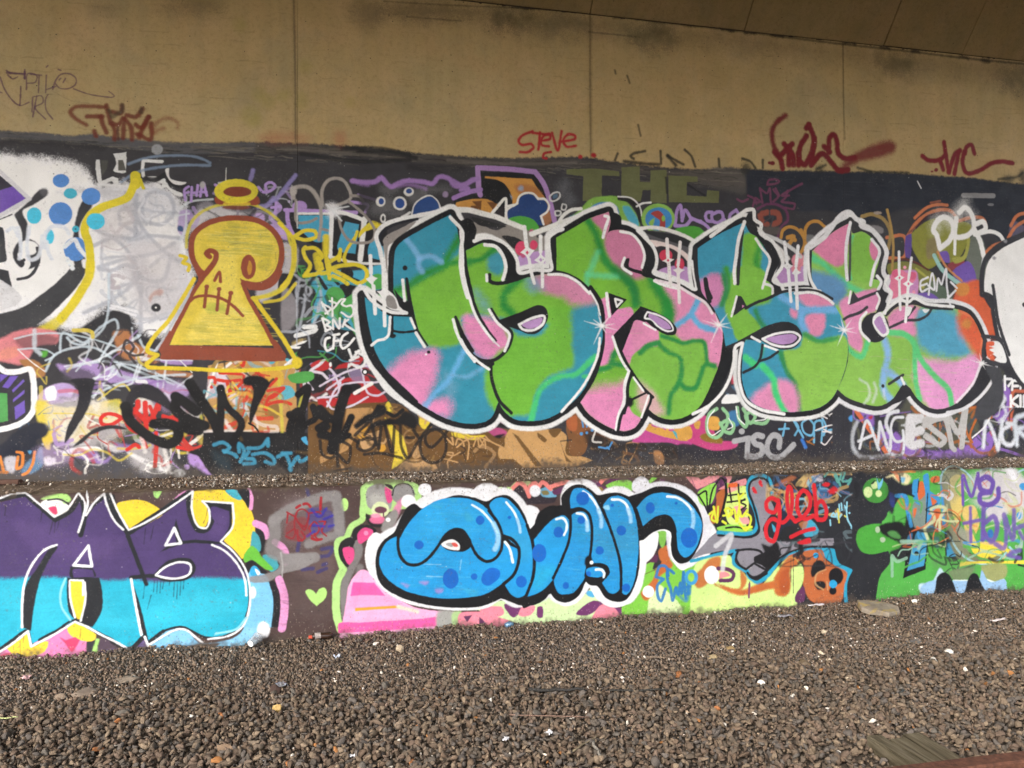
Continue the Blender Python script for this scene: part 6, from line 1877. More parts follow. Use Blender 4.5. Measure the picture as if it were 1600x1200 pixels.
P 2c9cc0 s4 : 1180,790 1280,790 1290,840 1320,910 1430,970 1410,1010 1320,970 1240,900 1190,860
S 2c9cc0 w32 s4 : 1425,980 1385,1060 1375,1160 1390,1320
P b9663a s8 : 860,860 980,810 1170,800 1200,880 1290,940 1390,1000 1370,1100 1330,1270 1200,1300 1050,1230 1000,1100 1000,920
F -
@e
P c9e88a s8 : 40,920 150,870 350,850 370,930 470,1000 520,1060 620,1110 700,1030 800,920 880,860 960,900 1000,960 1000,1060 960,1180 930,1420! -20,1420! 
P b9642f s14 a.95 : 160,880 260,860 250,980 200,1100 440,1160 500,1060 440,980 430,1130 260,1120 190,1080 60,1140 20,1040 90,960
P b9642f s16 : 790,960 870,860 940,880 960,920 880,980 870,1060 740,1060 ; 740,1060 880,1050 860,1200 760,1200 ; 240,1100 440,1150 600,1100 860,1060 840,1120 700,1150 400,1200
P a34a22 s16 a.8 : 800,1000 880,960 870,1180 800,1180
P 1d1b1e s8 : 1070,960 1120,890 1180,900 1200,960 1130,1000 1080,1040 ; 1100,1090 1190,1080 1200,1130 1130,1150
E 17161a s6 : 1292,1030 66,76 ; 1265,1160 34,36
S c9a070 w14 s5 a.7 : 1200,970 1120,1010 1110,1100 1180,1150 ; 1210,1080 1220,1150
E 2a9cd0 s4 : 1113,845 25,25 ; 1266,1100 36,38
E f4efef s4 : 182,1020 66,82
P d98a90 s4 : 250,1050 260,990 330,1000 350,1025 260,1050
S 5a2a52 w34 s4 : 240,960 330,970 380,1010 360,1060 260,1070
E 3f9ad0 s4 : 0,1040 60,70
E 8fcf50 s4 : 0,1040 30,40
S 5f5040 w7 s3 : 912,850 912,1180 ; 890,880 890,1080 ; 520,1080 520,1200
S 7a3f62 w18 s4 : 520,1100 515,1220
P 5a2a52 s6 : 930,1200 1000,1120 1010,1250 930,1260
P 18171b s14 : 630,740 700,760 760,720 790,860 720,940 640,940 660,840
S d6d6da w40 s10 a.75 : 220,760 360,660 300,850 280,970
# glob background mess
P a55f3a s12 a.9 : 740,220 900,130 940,150 780,230
P 1b2336 s10 : 790,250 860,240 900,380 860,640 760,640 780,420
S 3a5f9a w16 s5 : 760,300 790,240 ; 810,340 830,440
P d0b070 s8 a.8 : 930,220 1040,110 1060,200 980,260 ; 1010,320 1080,340 1040,420
P 7fb0c4 s10 a.8 : 1030,200 1080,110 1120,200 1060,240
P c9c4d0 s12 a.8 : 1080,110 1160,130 1180,200 1120,180
P 3a6a98 s10 : 1120,190 1200,250 1260,320 1160,340
P 9aa05c s8 : 850,310 930,300 930,400 860,440
P 3f9ab8 s6 : 1000,560 1060,520 1140,620 1120,660 1000,670 ; 720,560 760,620 740,640 ; 850,660 900,680 870,690
P b06a3a s10 a.8 : 960,560 1040,540 1010,620
E 15151a s10 : 960,290 60,66
P 17181c s12 : 820,600 960,600 980,680 850,720 790,700
W 1b2336/b0683a/7fb0c4/2a2a30/c9a86a/3f6a98 46 21 : 1205,745 1330,800
W 17181c/2c2c32/5a6a70 24 22 : 1225,835 1330,880
@e
F globtag|graffiti_tag|bold red GLOB tag with two underlines on black
S cf2430 w36 s5 : 770,360 720,330 670,370 680,440 740,460 780,380 ; 775,350 790,480 770,620 730,720 680,690 670,580 720,520 820,550 870,500 900,380 890,250 870,230 855,320 880,480 930,540 ; 930,540 1000,500 1060,400 1050,300 1000,265 950,330 960,470 1020,520 1090,490
S cf2430 w36 s5 : 1095,220 1110,360 1130,520 1190,520 1205,440 1160,360 1110,400
S cf2430 w30 s5 : 1090,490 1130,530
S cf2430 w34 s5 : 890,680 1000,630 1100,605
P cf2430 s6 : 945,730 1060,690 1070,730 980,745
P cf2430 s8 : 1165,215 1200,190 1240,205 1220,230
P cf2430 s16 : 1220,270 1280,235 1310,260 1280,290 1230,290
P cf2430 s5 : 540,240 560,230 590,290 560,290 ; 600,190 620,170 640,230 620,230
F -
F mintscribble|graffiti_tag|mint green scribble high on the black low wall
S 5aa39a w19 s5 a.9 : 1190,140 1230,95 1280,110 ; 1280,130 1310,190 1340,120 ; 1290,110 1330,220 ; 1320,110 1370,100 1350,180 1400,180 1430,160 1400,210
F -
F orangescribble|graffiti_tag|orange squiggles on the black low wall
S d9702c w15 s4 : 1480,120 1520,150 ; 1500,110 1560,80 1580,110 1560,135
P d9702c s6 : 1450,230 1470,180 1500,210 1500,270 1480,330 1465,330 1465,270
F -
F smalltag|graffiti_tag|small pale blue and yellow letters on black beside the red tag
S 8fcbe0 w15 s3 : 1250,490 1270,465 1290,500 1250,495 ; 1300,470 1310,520 1340,480 ; 1340,380 1345,440 ; 1320,390 1325,450 ; 1390,370 1385,430 1370,400 ; 1385,430 1395,520 1440,600 ; 1240,530 1243,575
S d6d060 w15 s3 : 1310,430 1320,550 ; 1370,490 1380,500
E 8fcbe0 s3 : 1438,598 14,14 ; 1412,466 9,9 ; 1228,415 8,6
F -
# green area right end
@f
P 1f2026 s14 : 60,50! 480,60 400,500 400,820 300,1000 270,1300! 90,1300!
P 4ea344 s5 : 480,60 700,40! 1640,30! 1640,1300! 270,1300! 310,1050 410,850 400,830 380,790 330,560 500,300
P 1c1d26 s16 : 380,190 440,150 500,210 620,200 610,290 480,330 430,480 400,460 370,360 330,350
P 1f2026 s6 : 250,380 330,400 380,470 350,530 200,570 100,640 100,760 200,840 380,820 405,900 340,990 200,1100 90,1000 90,400
P d9cfa0 s14 : 370,150 500,100 590,150 560,210 480,190 430,150
P 6fa8c8 s10 : 480,150 540,150 520,200
P 4d4c3e s10 a.8 : 460,110 520,90 520,140
F goblin|graffiti_dots|green ball with three pale spots on the black low wall
E 3f8a38 s5 : 275,265 115,112
E c9dc9c s5 : 207,280 40,48 ; 302,292 28,30
P c9dc9c s5 : 235,210 280,185 290,240 250,250
P 6fb8d8 s4 : 285,150 305,200 340,155 330,220 300,260 290,210
P 17301c s4 : 230,210 270,170 260,200
F -
F greenblob|graffiti_piece|fat green bubble shape with black shading at the right of the low wall
P 49a03c s6 : 100,700 120,620 220,570 360,560 470,540 560,560 560,760 400,800 240,832 150,810
P 17181a s14 : 300,590 400,550 500,550 560,620 540,760 460,720 330,650
P 4f8a4a s12 : 380,640 460,630 500,690 420,680
E a9bfa0 s4 : 292,615 22,30 ; 338,704 24,24
F -
P 1a1c1e s14 : 560,480 640,600 640,820 540,900 400,820 500,760
P 2a3b8a s10 a.6 : 400,280 440,300 440,420 410,400
# blue letter legs
F bluelegs|graffiti_piece|blue and orange letter with long tapering black-edged legs on green
P 15171a s4 : 520,1050! 560,760 600,600 720,560 740,700 720,970!
P 3f93c0 s5 : 555,980! 620,700 640,640 730,640 730,760 705,935!
E 15171a s4 : 640,827 20,20
P 4f9f3c s8 : 740,760 820,700 830,800 760,850
P 5b8fa8 s14 a.6 : 760,700 840,680 830,780
P 15171a s5 : 890,600! 960,640 1040,800 1020,880 900,910!
P 3f8fb8 s5 : 905,720! 960,720 1010,850! 910,860!
P 7a8a84 s10 : 600,420 660,300 720,280 860,460 860,600 640,620
P d0683a s6 : 660,200 690,180 715,300 640,360 ; 770,150 840,140 850,180 770,190 ; 760,280 820,350 850,440 870,600 820,640 770,460 ; 610,430 640,420 620,510 ; 640,580 670,600 640,630
P 3b8fc9 s5 : 610,170! 660,160! 650,300 670,400! 620,360 600,240 ; 700,130 740,110 760,300 780,420 760,600! 730,600! 720,300 ; 850,130! 880,120 900,300 910,600! 870,580! 860,360
S 3b8fc9 w36 s5 : 760,290 840,360 760,450 ; 1020,220 880,370 ; 880,430 1040,390 1050,320
S 3b8fc9 w36 s5 : 460,310 540,320 560,440 590,580
P 3b8fc9 s8 : 560,680 600,640 590,740 560,750
S 3b8fc9 w28 s6 : 1050,320 1020,440 1010,560
S 15171a w10 s4 : 660,180 650,280 ; 860,120 880,80 ; 740,290 720,600
F -
E 4a8fd0 s8 : 782,66 22,22
P b9b08a s14 a.8 : 900,60 1000,60 1100,140 1050,200 1000,120 920,140 880,240
F ivoryloop|graffiti_piece|cream and khaki bubble letter ringed by a thin pale blue line
P 77785a s12 : 880,300 860,150 940,80 1040,100 1060,400 1020,620 1130,900 1020,880 930,720 890,500
P d6c070 s8 : 950,420 930,180 1000,120 1050,160 1050,420 1000,560
P dcc070 s8 : 1060,420 1150,400 1200,560 1160,700 1440,740 1440,860 1280,870 1140,800 1060,560
P e6cf40 s5 : 1130,720 1220,740 1400,780 1500,800 1380,860 1240,870 1140,810
P 75765a s8 : 1040,700 1140,830 1290,870 1440,810 1400,880 1250,915 1100,880
P c9b060 s8 : 1340,170 1400,200 1400,360 1340,360
P 9c9a90 s16 a.8 : 1060,620 1120,640 1110,760 1040,680 ; 1000,560 1050,600 1100,800 1020,700
S 9cc9d4 w16 s4 : 850,200 880,90 950,45 1020,60 1110,130 1160,200 ; 1210,90 1260,65 1340,80 1390,120 ; 1530,110 1590,80 1640,70
S 9cc9d4 w18 s4 : 940,680 1010,800 1120,890 1270,920 1370,890 1440,820 ; 1470,770 1530,830
F -
P e6cf40 s4 : 1030,900! 1640,890! 1640,920! 1160,920 1025,945!
S 15171a w16 s4 : 1030,890 1010,970 1160,930 ; 1550,930 1640,950
F palewash|graffiti_piece|scrubbed pale grey paint patch near the right end of the low wall
P cdc9cc s30 : 1180,110 1300,90 1430,60 1520,70 1600,150! 1640,160! 1640,460! 1500,420 1360,560 1200,380
P e9e9ee s20 : 1430,70 1480,60 1540,160 1520,200 1450,110
P d9c98a s24 a.6 : 1430,380 1500,400 1600,420 1600,560 1480,480
S b9b5b6 w16 s6 a.6 : 1480,240 1560,420 ; 1440,300 1500,440 ; 1520,200 1600,380 ; 1360,240 1420,400
E 3f93d0 s5 : 1590,230 36,34 ; 1560,490 30,34
E c0b0c0 s8 : 1260,200 40,44
F -
@f
P 15171a s40 a.55 : 540,560 640,600 660,760 560,780 ; 740,560 900,560 960,700 880,780 760,740 ; 380,180 480,200 470,330 400,330
P 5f7a58 s50 a.5 : 780,900 1000,880 1180,930 1100,1050 900,1000
P 8a8d78 s44 a.6 : 860,120 1000,80 1040,260 940,380 880,300 ; 930,600 1060,640 1080,860 980,760
P cdc9cc s50 a.5 : 1100,150 1300,90 1420,200 1300,420 1140,380
W 15171a/3b8fc9/4ea344/cdc9cc/c9cfa0/d0683a 50 23 : 1400,740 1590,850
W 1a1c20/4ea344/8fb8a0 26 24 : 1400,850 1590,900
@f
F violettag|graffiti_tag|violet ME HEN tag looping over the pale patch
S 6d50a8 w28 s6 : 1055,390 1055,130 1130,320 1190,110 1190,200
S 6a4fa6 w46 s8 : 1300,280 1220,260 1200,190 1260,145 1320,190 1300,270 1210,300 1210,370 1300,390 1370,330 1370,250
S 6d50a8 w30 s8 a.9 : 1120,420 1125,720 ; 1060,560 1200,530
S 6a4fa6 w46 s10 a.9 : 1240,420 1230,700 ; 1240,560 1330,500 1360,600 1310,720 1240,640
S 6d50a8 w40 s10 a.85 : 1340,740 1420,780 1440,640 1420,480 1500,700 1510,440 ; 1540,600 1640,560 ; 1480,820 1560,800
S 6d50a8 w32 s10 a.85 : 1560,640 1600,700 1640,640 ; 1450,840 1560,870
F -
E 2f6cb0 s8 : 1300,650 26,40
P a39a6a s14 a.8 : 1220,940 1440,930 1440,1030 1320,1080 1240,1020
P 6f7f5c s10 a.9 : 930,990 1160,960 1130,1010 1080,1060 970,1060
P b9d4e0 s10 : 780,1080 850,960 900,1040 820,1150 700,1200 660,1110
S e4efe8 w14 s4 : 970,1070 1110,1070 ; 1270,1060 1340,1085 1420,1060
F blackhumps|graffiti_piece|two black humps over a pale blue band at the foot of the low wall
P 95bbe0 s6 : 680,1130 820,1060 1000,1070 1200,1060 1220,980 1290,1080 1430,1060 1450,1140 1250,1250 700,1250
P 17191e s6 : 760,1240! 800,1160 830,1030 890,995 940,1030 980,1120 1010,1180 1060,1180 1100,1060 1140,1005 1180,1010 1210,1080 1260,1160 1320,1200 1640,1170! 1640,1300! 760,1300!
P 4ea344 s8 : 1440,1100 1640,960! 1640,1150! 1460,1150
F -
P 4ea344 s5 : -900,2000 -899,2000 -899,2001
"""
# ------------------------------------------------------------------ materials
def new_mat(name):
    m = bpy.data.materials.new(name); m.use_nodes = True
    nt = m.node_tree
    for n in list(nt.nodes): nt.nodes.remove(n)
    out = nt.nodes.new('ShaderNodeOutputMaterial'); b = nt.nodes.new('ShaderNodeBsdfPrincipled')
    nt.links.new(b.outputs[0], out.inputs[0])
    return m, nt, b
def N(nt, t, **k):
    n = nt.nodes.new(t)
    for a, v in k.items():
        if a.startswith('i_'): n.inputs[a[2:].replace('_', ' ')].default_value = v
        else: setattr(n, a, v)
    return n
def noise_n(nt, vec, scale, detail=4, rough=.55, dist=0.0):
    n = N(nt, 'ShaderNodeTexNoise'); n.inputs['Scale'].default_value = scale; n.inputs['Detail'].default_value = detail
    n.inputs['Roughness'].default_value = rough; n.inputs['Distortion'].default_value = dist
    nt.links.new(vec, n.inputs['Vector']); return n.outputs[0]
def ramp(nt, fac, stops):
    r = N(nt, 'ShaderNodeValToRGB'); e = r.color_ramp.elements
    e[0].position, e[0].color = stops[0][0], (*stops[0][1], 1)
    e[1].position, e[1].color = stops[-1][0], (*stops[-1][1], 1)
    for p, c in stops[1:-1]:
        q = e.new(p); q.color = (*c, 1)
    nt.links.new(fac, r.inputs[0]); return r.outputs[0]
def mix(nt, f, a, b, mode='MIX'):
    m = N(nt, 'ShaderNodeMix', data_type='RGBA', blend_type=mode)
    for s, v in ((m.inputs[0], f), (m.inputs[6], a), (m.inputs[7], b)):
        if hasattr(v, 'default_value') or hasattr(v, 'links'): nt.links.new(v, s)
        else: s.default_value = v if isinstance(v, (int, float)) else (*v, 1)
    return m.outputs[2]
def obj_vec(nt, scale=(1, 1, 1)):
    g = N(nt, 'ShaderNodeNewGeometry'); mp = N(nt, 'ShaderNodeMapping'); mp.inputs['Scale'].default_value = scale
    nt.links.new(g.outputs['Position'], mp.inputs[0]); return mp.outputs[0]
def bump(nt, b, h, strength, dist):
    n = N(nt, 'ShaderNodeBump'); n.inputs['Strength'].default_value = strength; n.inputs['Distance'].default_value = dist
    nt.links.new(h, n.inputs['Height']); nt.links.new(n.outputs[0], b.inputs['Normal'])
def concrete_colour(nt, tone=1.0):
    v = obj_vec(nt)
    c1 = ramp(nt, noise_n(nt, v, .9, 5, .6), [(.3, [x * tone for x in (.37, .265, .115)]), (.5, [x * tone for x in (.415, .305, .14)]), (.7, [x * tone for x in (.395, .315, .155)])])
    st = noise_n(nt, obj_vec(nt, (9, 9, .5)), 1.0, 5, .6)                 # faint upright streaks left by the boards
    c2 = mix(nt, ramp(nt, st, [(.35, (0, 0, 0)), (.7, (.5, .5, .5))]), c1, [x * tone for x in (.30, .235, .11)])
    pt = noise_n(nt, v, 3.2, 6, .7)
    c3 = mix(nt, ramp(nt, pt, [(.5, (0, 0, 0)), (.75, (.45, .45, .45))]), c2, [x * tone for x in (.46, .29, .14)])
    c4 = mix(nt, ramp(nt, noise_n(nt, v, 1.7, 4, .6, .6), [(.55, (0, 0, 0)), (.8, (.45, .45, .45))]), c3, [x * tone for x in (.2, .19, .13)])
    c4 = mix(nt, ramp(nt, noise_n(nt, v, 2.6, 7, .72, .3), [(.46, (0, 0, 0)), (.66, (.42, .42, .42))]), c4, [x * tone for x in (.50, .35, .19)])
    c4 = mix(nt, ramp(nt, noise_n(nt, obj_vec(nt, (1.3, 1, 1)), 3.7, 7, .75, .5), [(.5, (0, 0, 0)), (.72, (.5, .5, .5))]), c4, [x * tone for x in (.30, .25, .14)])
    c4 = mix(nt, ramp(nt, noise_n(nt, v, 34, 4, .8), [(.35, (.35, .35, .35)), (.5, (0, 0, 0))]), c4, [x * tone for x in (.22, .15, .075)])
    vo = N(nt, 'ShaderNodeTexVoronoi'); vo.inputs['Scale'].default_value = 13; nt.links.new(v, vo.inputs['Vector'])
    sp = ramp(nt, vo.outputs['Distance'], [(.03, (1, 1, 1)), (.07, (0, 0, 0))])
    c5 = mix(nt, sp, c4, (.05, .04, .03))
    fine = noise_n(nt, v, 260, 2, .6)
    c6 = mix(nt, .35, c5, ramp(nt, fine, [(.3, (.55, .55, .55)), (.7, (1.35, 1.35, 1.35))]), 'MULTIPLY')
    return c6, fine, pt
def wall_material(name, im):
    m, nt, b = new_mat(name)
    tex = N(nt, 'ShaderNodeTexImage'); tex.image = im; tex.extension = 'EXTEND'; tex.interpolation = 'Cubic'
    uv = N(nt, 'ShaderNodeUVMap'); nt.links.new(uv.outputs[0], tex.inputs[0])
    conc, fine, pt = concrete_colour(nt, 1.1)
    v = obj_vec(nt)
    grime = ramp(nt, noise_n(nt, v, 5, 6, .65, .4), [(.35, (.84, .84, .84)), (.65, (1.04, 1.04, 1.04))])
    pc = mix(nt, .55, tex.outputs[0], grime, 'MULTIPLY')
    grain = ramp(nt, fine, [(.3, (.72, .72, .72)), (.7, (1.18, 1.18, 1.18))])
    pc = mix(nt, .4, pc, grain, 'MULTIPLY')
    col = mix(nt, tex.outputs[1], conc, pc)
    nt.links.new(col, b.inputs['Base Color'])
    b.inputs['Roughness'].default_value = .62
    rr = ramp(nt, noise_n(nt, v, 8, 4), [(.3, (.5, .5, .5)), (.7, (.75, .75, .75))])
    nt.links.new(rr, b.inputs['Roughness'])
    b.inputs['Specular IOR Level'].default_value = .3
    h = mix(nt, .5, noise_n(nt, v, 55, 5, .6), fine)
    bw = N(nt, 'ShaderNodeRGBToBW'); nt.links.new(tex.outputs[0], bw.inputs[0])
    vo = N(nt, 'ShaderNodeTexVoronoi'); vo.inputs['Scale'].default_value = 30; nt.links.new(v, vo.inputs['Vector'])
    pit = ramp(nt, vo.outputs['Distance'], [(.05, (0, 0, 0)), (.12, (1, 1, 1))])
    h = mix(nt, .22, h, bw.outputs[0]); h = mix(nt, .25, h, pit)
    bump(nt, b, h, .75, .005)
    return m
def bare_concrete(name, tone=1.0):
    m, nt, b = new_mat(name)
    c, fine, pt = concrete_colour(nt, tone)
    nt.links.new(c, b.inputs['Base Color']); b.inputs['Roughness'].default_value = .85
    b.inputs['Specular IOR Level'].default_value = .2
    bump(nt, b, mix(nt, .5, noise_n(nt, obj_vec(nt), 40, 5, .6), fine), .6, .004)
    return m
def simple(name, colr, rough=.7, var=.25, scale=30, spec=.3, metal=0, bumpd=.002, trans=0):
    m, nt, b = new_mat(name)
    v = N(nt, 'ShaderNodeTexCoord').outputs['Object']
    n = noise_n(nt, v, scale, 5, .6)
    c = mix(nt, 1.0, colr, ramp(nt, n, [(.3, (1 - var,) * 3), (.7, (1 + var,) * 3)]), 'MULTIPLY')
    nt.links.new(c, b.inputs['Base Color']); b.inputs['Roughness'].default_value = rough
    b.inputs['Specular IOR Level'].default_value = spec; b.inputs['Metallic'].default_value = metal
    b.inputs['Transmission Weight'].default_value = trans
    if bumpd: bump(nt, b, n, .5, bumpd)
    return m
def tint_mat(name, rough=.85):
    m, nt, b = new_mat(name)
    at = N(nt, 'ShaderNodeVertexColor', layer_name='tint')
    v = obj_vec(nt)
    c = mix(nt, 1.0, at.outputs[0], ramp(nt, noise_n(nt, v, 160, 4, .7), [(.25, (.82, .82, .82)), (.75, (1.2, 1.2, 1.2))]), 'MULTIPLY')
    nt.links.new(c, b.inputs['Base Color']); b.inputs['Roughness'].default_value = rough
    b.inputs['Specular IOR Level'].default_value = .25
    bump(nt, b, noise_n(nt, v, 420, 3, .6), .5, .0012)
    return m

# ------------------------------------------------------------------ paint
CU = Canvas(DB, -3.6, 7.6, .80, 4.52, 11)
CL = Canvas(DF, -3.4, 7.0, -.12, 1.02, 23)
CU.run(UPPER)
# beyond the photograph's edges the paint simply goes on: loose fills and scrawls in the same colours
def wild(C, x0, x1, z0, z1, n, seed):
    rg = random.Random(seed); pal = ['3a3940', 'd8d8dc', '7c5fb0', '4ea344', '2f86b0', 'cf4a3a', 'd8c23a', 'd890b8', '22242c', 'a7774a']
    for i in range(n):
        cx, cz = rg.uniform(x0, x1), rg.uniform(z0, z1); r = rg.uniform(.08, .34)
        u, v = (cx - C.X0) * TS, (C.Z1 - cz) * TS; col = lin(rg.choice(pal))
        P = [(u + math.cos(a * 1.05) * r * TS * rg.uniform(.5, 1.2), v + math.sin(a * 1.05) * r * TS * rg.uniform(.4, 1), False, rg.uniform(2, 6)) for a in range(6)]
        if i % 2: C.poly(catmull(P, True), col, 1.5, 1.0)
        else: C.stroke(catmull(P, False), col, 1.6, .95)
wild(CU, -3.5, -2.35, 1.1, 3.1, 46, 3); wild(CU, 6.35, 7.5, 1.1, 2.9, 46, 4)
wild(CL, -3.3, -2.1, .0, .95, 16, 5); wild(CL, 5.6, 6.9, .0, .95, 30, 6)
CL.run(LOWER)
CU.weather(5, 1.0); CL.weather(6, .6)
# splashed grit at the foot of both walls
def grit(C, zline, seed, n, h):
    rg = np.random.default_rng(seed)
    for _ in range(n):
        x = rg.integers(2, C.W - 3); z = zline + abs(rg.normal(0, h)); y = int((C.Z1 - z) * TS)
        if 1 < y < C.H - 3:
            a = rg.uniform(.3, .9); c = (.5, .45, .38) if rg.random() < .5 else (.09, .07, .05)
            C.rgb[y:y + 2, x:x + 1] = C.rgb[y:y + 2, x:x + 1] * (1 - a) + np.array(c, np.float32) * a
grit(CU, 1.0, 1, 4200, .10); grit(CL, 0.0, 2, 2600, .07); grit(CL, .90, 4, 1600, .04)
# earthy dirt along the foot of each wall and over the top lip of the low one
def dirt(C, z0, sgn, h, colr, seed):
    n = (vnoise(C.H, C.W, 18, np.random.default_rng(seed)) - .5) * .8 + (vnoise(C.H, C.W, 5, np.random.default_rng(seed + 1)) - .5) * .6
    Z = C.Z1 - (np.arange(C.H) / TS)[:, None]
    d = (Z - z0) * sgn / h
    a = np.clip(1 - d - n * 1.3, 0, 1) * .85
    C.rgb[:] = C.rgb * (1 - a[..., None]) + np.array(colr, np.float32) * a[..., None]; C.a[:] = C.a * (1 - a) + a
dirt(CL, .0, 1, .05, (.085, .065, .05), 31)
dirt(CL, .985, -1, .035, (.10, .075, .052), 33)
dirt(CU, .985, 1, .07, (.075, .06, .05), 35)
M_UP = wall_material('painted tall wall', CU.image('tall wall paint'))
M_LOW = wall_material('painted low wall', CL.image('low wall paint', .86))
M_CONC = bare_concrete('bare concrete')
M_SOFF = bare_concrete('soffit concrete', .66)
M_JOINT = simple('joint filler', (.05, .04, .03), .9)

# ------------------------------------------------------------------ the ground
def gz(x, y):
    b = .018 * mnoise.noise(Vector((x * .9, y * .9, 0))) + .010 * mnoise.noise(Vector((x * 2.7, y * 2.7, 3)))
    b += .030 * max(0.0, min(1.0, (y - 4.85) / .3)) * (.45 + mnoise.noise(Vector((x * 2.2, 0, 5))) + .5 * mnoise.noise(Vector((x * 9, 0, 6))))
    return b - .02 * max(0.0, min(1.0, (5.0 - y) / 1.6))
gx = np.concatenate([[-90, -40, -15], np.arange(-6, 10.01, .06), [16, 40, 90]])
gy = np.concatenate([[-90, -40, -15, -6, -3, 0, 1], np.arange(1.6, 5.25, .05), [6.2, 9, 20]])
V = np.array([[x, y, gz(x, y) - .012] for y in gy for x in gx])
nx = len(gx)
F = np.array([[j * nx + i, j * nx + i + 1, (j + 1) * nx + i + 1, (j + 1) * nx + i] for j in range(len(gy) - 1) for i in range(nx - 1)])
mg, nt, b = new_mat('grit ground')
v = obj_vec(nt)
c = ramp(nt, noise_n(nt, v, 90, 6, .75), [(.3, (.05, .039, .030)), (.5, (.10, .08, .063)), (.72, (.17, .138, .11))])
nt.links.new(c, b.inputs['Base Color']); b.inputs['Roughness'].default_value = .95; b.inputs['Specular IOR Level'].default_value = .1
bump(nt, b, noise_n(nt, v, 130, 5, .7), 1.0, .012)
ground = link('ground', np_mesh('ground', V, F, smooth=True), None, mg); tag(ground, kind='structure')

# ------------------------------------------------------------------ tall abutment wall: cast panels with recessed joints
H_WALL = 4.5
J0, JS = -.268, 2.214
edges = [J0 + JS * k for k in range(-3, 5)]
wall = tag(empty('abutment_wall', (1.9, DB, 0)), 'tall tan concrete abutment wall covered in graffiti below a bare upper band', 'wall', kind='thing')
def wchild(name, me, mat):
    o = link(name, me, wall, mat); o.matrix_parent_inverse = wall.matrix_world.inverted(); return o
wall_inv = Matrix.Translation(wall.location).inverted()
def fix(o): o.matrix_parent_inverse = wall_inv; return o
for k in range(len(edges) - 1):
    x0, x1 = edges[k] + .0007, edges[k + 1] - .0007
    bm = bmesh.new()
    z0, z1, y0, y1 = .3, H_WALL, DB, DB + .35
    ch = .0015
    ring_f = [(x0 + ch, y0, z0), (x1 - ch, y0, z0), (x1 - ch, y0, z1), (x0 + ch, y0, z1)]
    vs = [bm.verts.new(p) for p in ring_f]; bm.faces.new(vs)
    l = [bm.verts.new(p) for p in ((x0, y0 + ch, z0), (x0, y0 + ch, z1), (x0, y1, z1), (x0, y1, z0), (x1, y0 + ch, z0), (x1, y0 + ch, z1), (x1, y1, z1), (x1, y1, z0))]
    bm.faces.new((l[0], vs[0], vs[3], l[1])); bm.faces.new((vs[1], l[4], l[5], vs[2]))
    bm.faces.new((l[3], l[0], l[1], l[2])); bm.faces.new((l[4], l[7], l[6], l[5]))
    bm.faces.new((l[1], vs[3], vs[2], l[5], l[6], l[2]))
    uvl = bm.loops.layers.uv.new('UVMap')
    for f in bm.faces:
        for lp in f.loops:
            q = CU.uv(np.float64(lp.vert.co.x), np.float64(lp.vert.co.z)); lp[uvl].uv = (float(q[0]), float(q[1]))
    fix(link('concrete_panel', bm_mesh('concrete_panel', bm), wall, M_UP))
bk = fix(link('joint_filler', bm_mesh('joint_filler', box_bm(edges[0] - .1, edges[-1] + .1, DB + .008, DB + .9, -.3, H_WALL + .9)), wall, M_JOINT))
CU.build_films(wall, M_UP, .0012)
for o in wall.children:
    if o.name.startswith('graffiti'): o.matrix_parent_inverse = wall_inv

# ------------------------------------------------------------------ haunch and deck overhead
HA = math.radians(52)
deck = tag(empty('bridge_deck', (2.2, 3.0, 4.5)), 'stained concrete underside of the bridge sloping down onto the tall wall', 'bridge', kind='thing')
dinv = Matrix.Translation(deck.location).inverted()
seams = [edges[0] - .1, -4.4, -2.5, -.27, 1.93, 3.25, 4.55, 5.33, 6.6, 8.5, edges[-1] + .1]
HL = .85
for i in range(len(seams) - 1):
    x0, x1 = seams[i] + .003, seams[i + 1] - .003
    jit = (.0, .004, -.003, .002, .0, -.004, .003, -.002, .004, 0)[i]
    a = Vector((0, DB - jit, H_WALL + .006)); bdir = Vector((0, -math.cos(HA), math.sin(HA))); nrm = Vector((0, math.sin(HA), math.cos(HA)))
    bm = bmesh.new()
    pts = []
    for x in (x0, x1):
        for (s_, t_) in ((0, 0), (HL, 0), (HL, .4), (0, .4)):
            p = a + bdir * s_ + nrm * t_; pts.append(bm.verts.new((x, p.y, p.z)))
    A, B = pts[:4], pts[4:]
    bm.faces.new(A[::-1]); bm.faces.new(B)
    for q in range(4): bm.faces.new((A[q], A[(q + 1) % 4], B[(q + 1) % 4], B[q]))
    bmesh.ops.recalc_face_normals(bm, faces=bm.faces)
    bmesh.ops.bevel(bm, geom=list(bm.edges), offset=.004, segments=1, affect='EDGES')
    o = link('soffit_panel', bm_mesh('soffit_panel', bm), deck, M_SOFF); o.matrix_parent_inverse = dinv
ytop = DB - math.cos(HA) * HL; ztop = H_WALL + math.sin(HA) * HL
DECK_Y0 = -1.1
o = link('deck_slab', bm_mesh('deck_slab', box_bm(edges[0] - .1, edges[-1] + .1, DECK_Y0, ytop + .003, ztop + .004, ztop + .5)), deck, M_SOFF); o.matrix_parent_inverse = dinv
# crumbling drip line of soot along the fold between wall and slope
rg = random.Random(4)
bm = bmesh.new()
for i in range(170):
    x = rg.uniform(-1.5, 8.0); s_ = rg.uniform(.0015, .006) * (1 if rg.random() < .9 else 1.8)
    r = bmesh.ops.create_icosphere(bm, subdivisions=1, radius=s_, matrix=Matrix.Translation((x, DB - .001, H_WALL + rg.gauss(0, .004))) @ Matrix.Diagonal((rg.uniform(1, 4), .6, rg.uniform(.5, 1), 1)))
o = link('soot_crust', bm_mesh('soot_crust', bm, True), deck, M_JOINT); o.matrix_parent_inverse = dinv; o['kind'] = 'stuff'

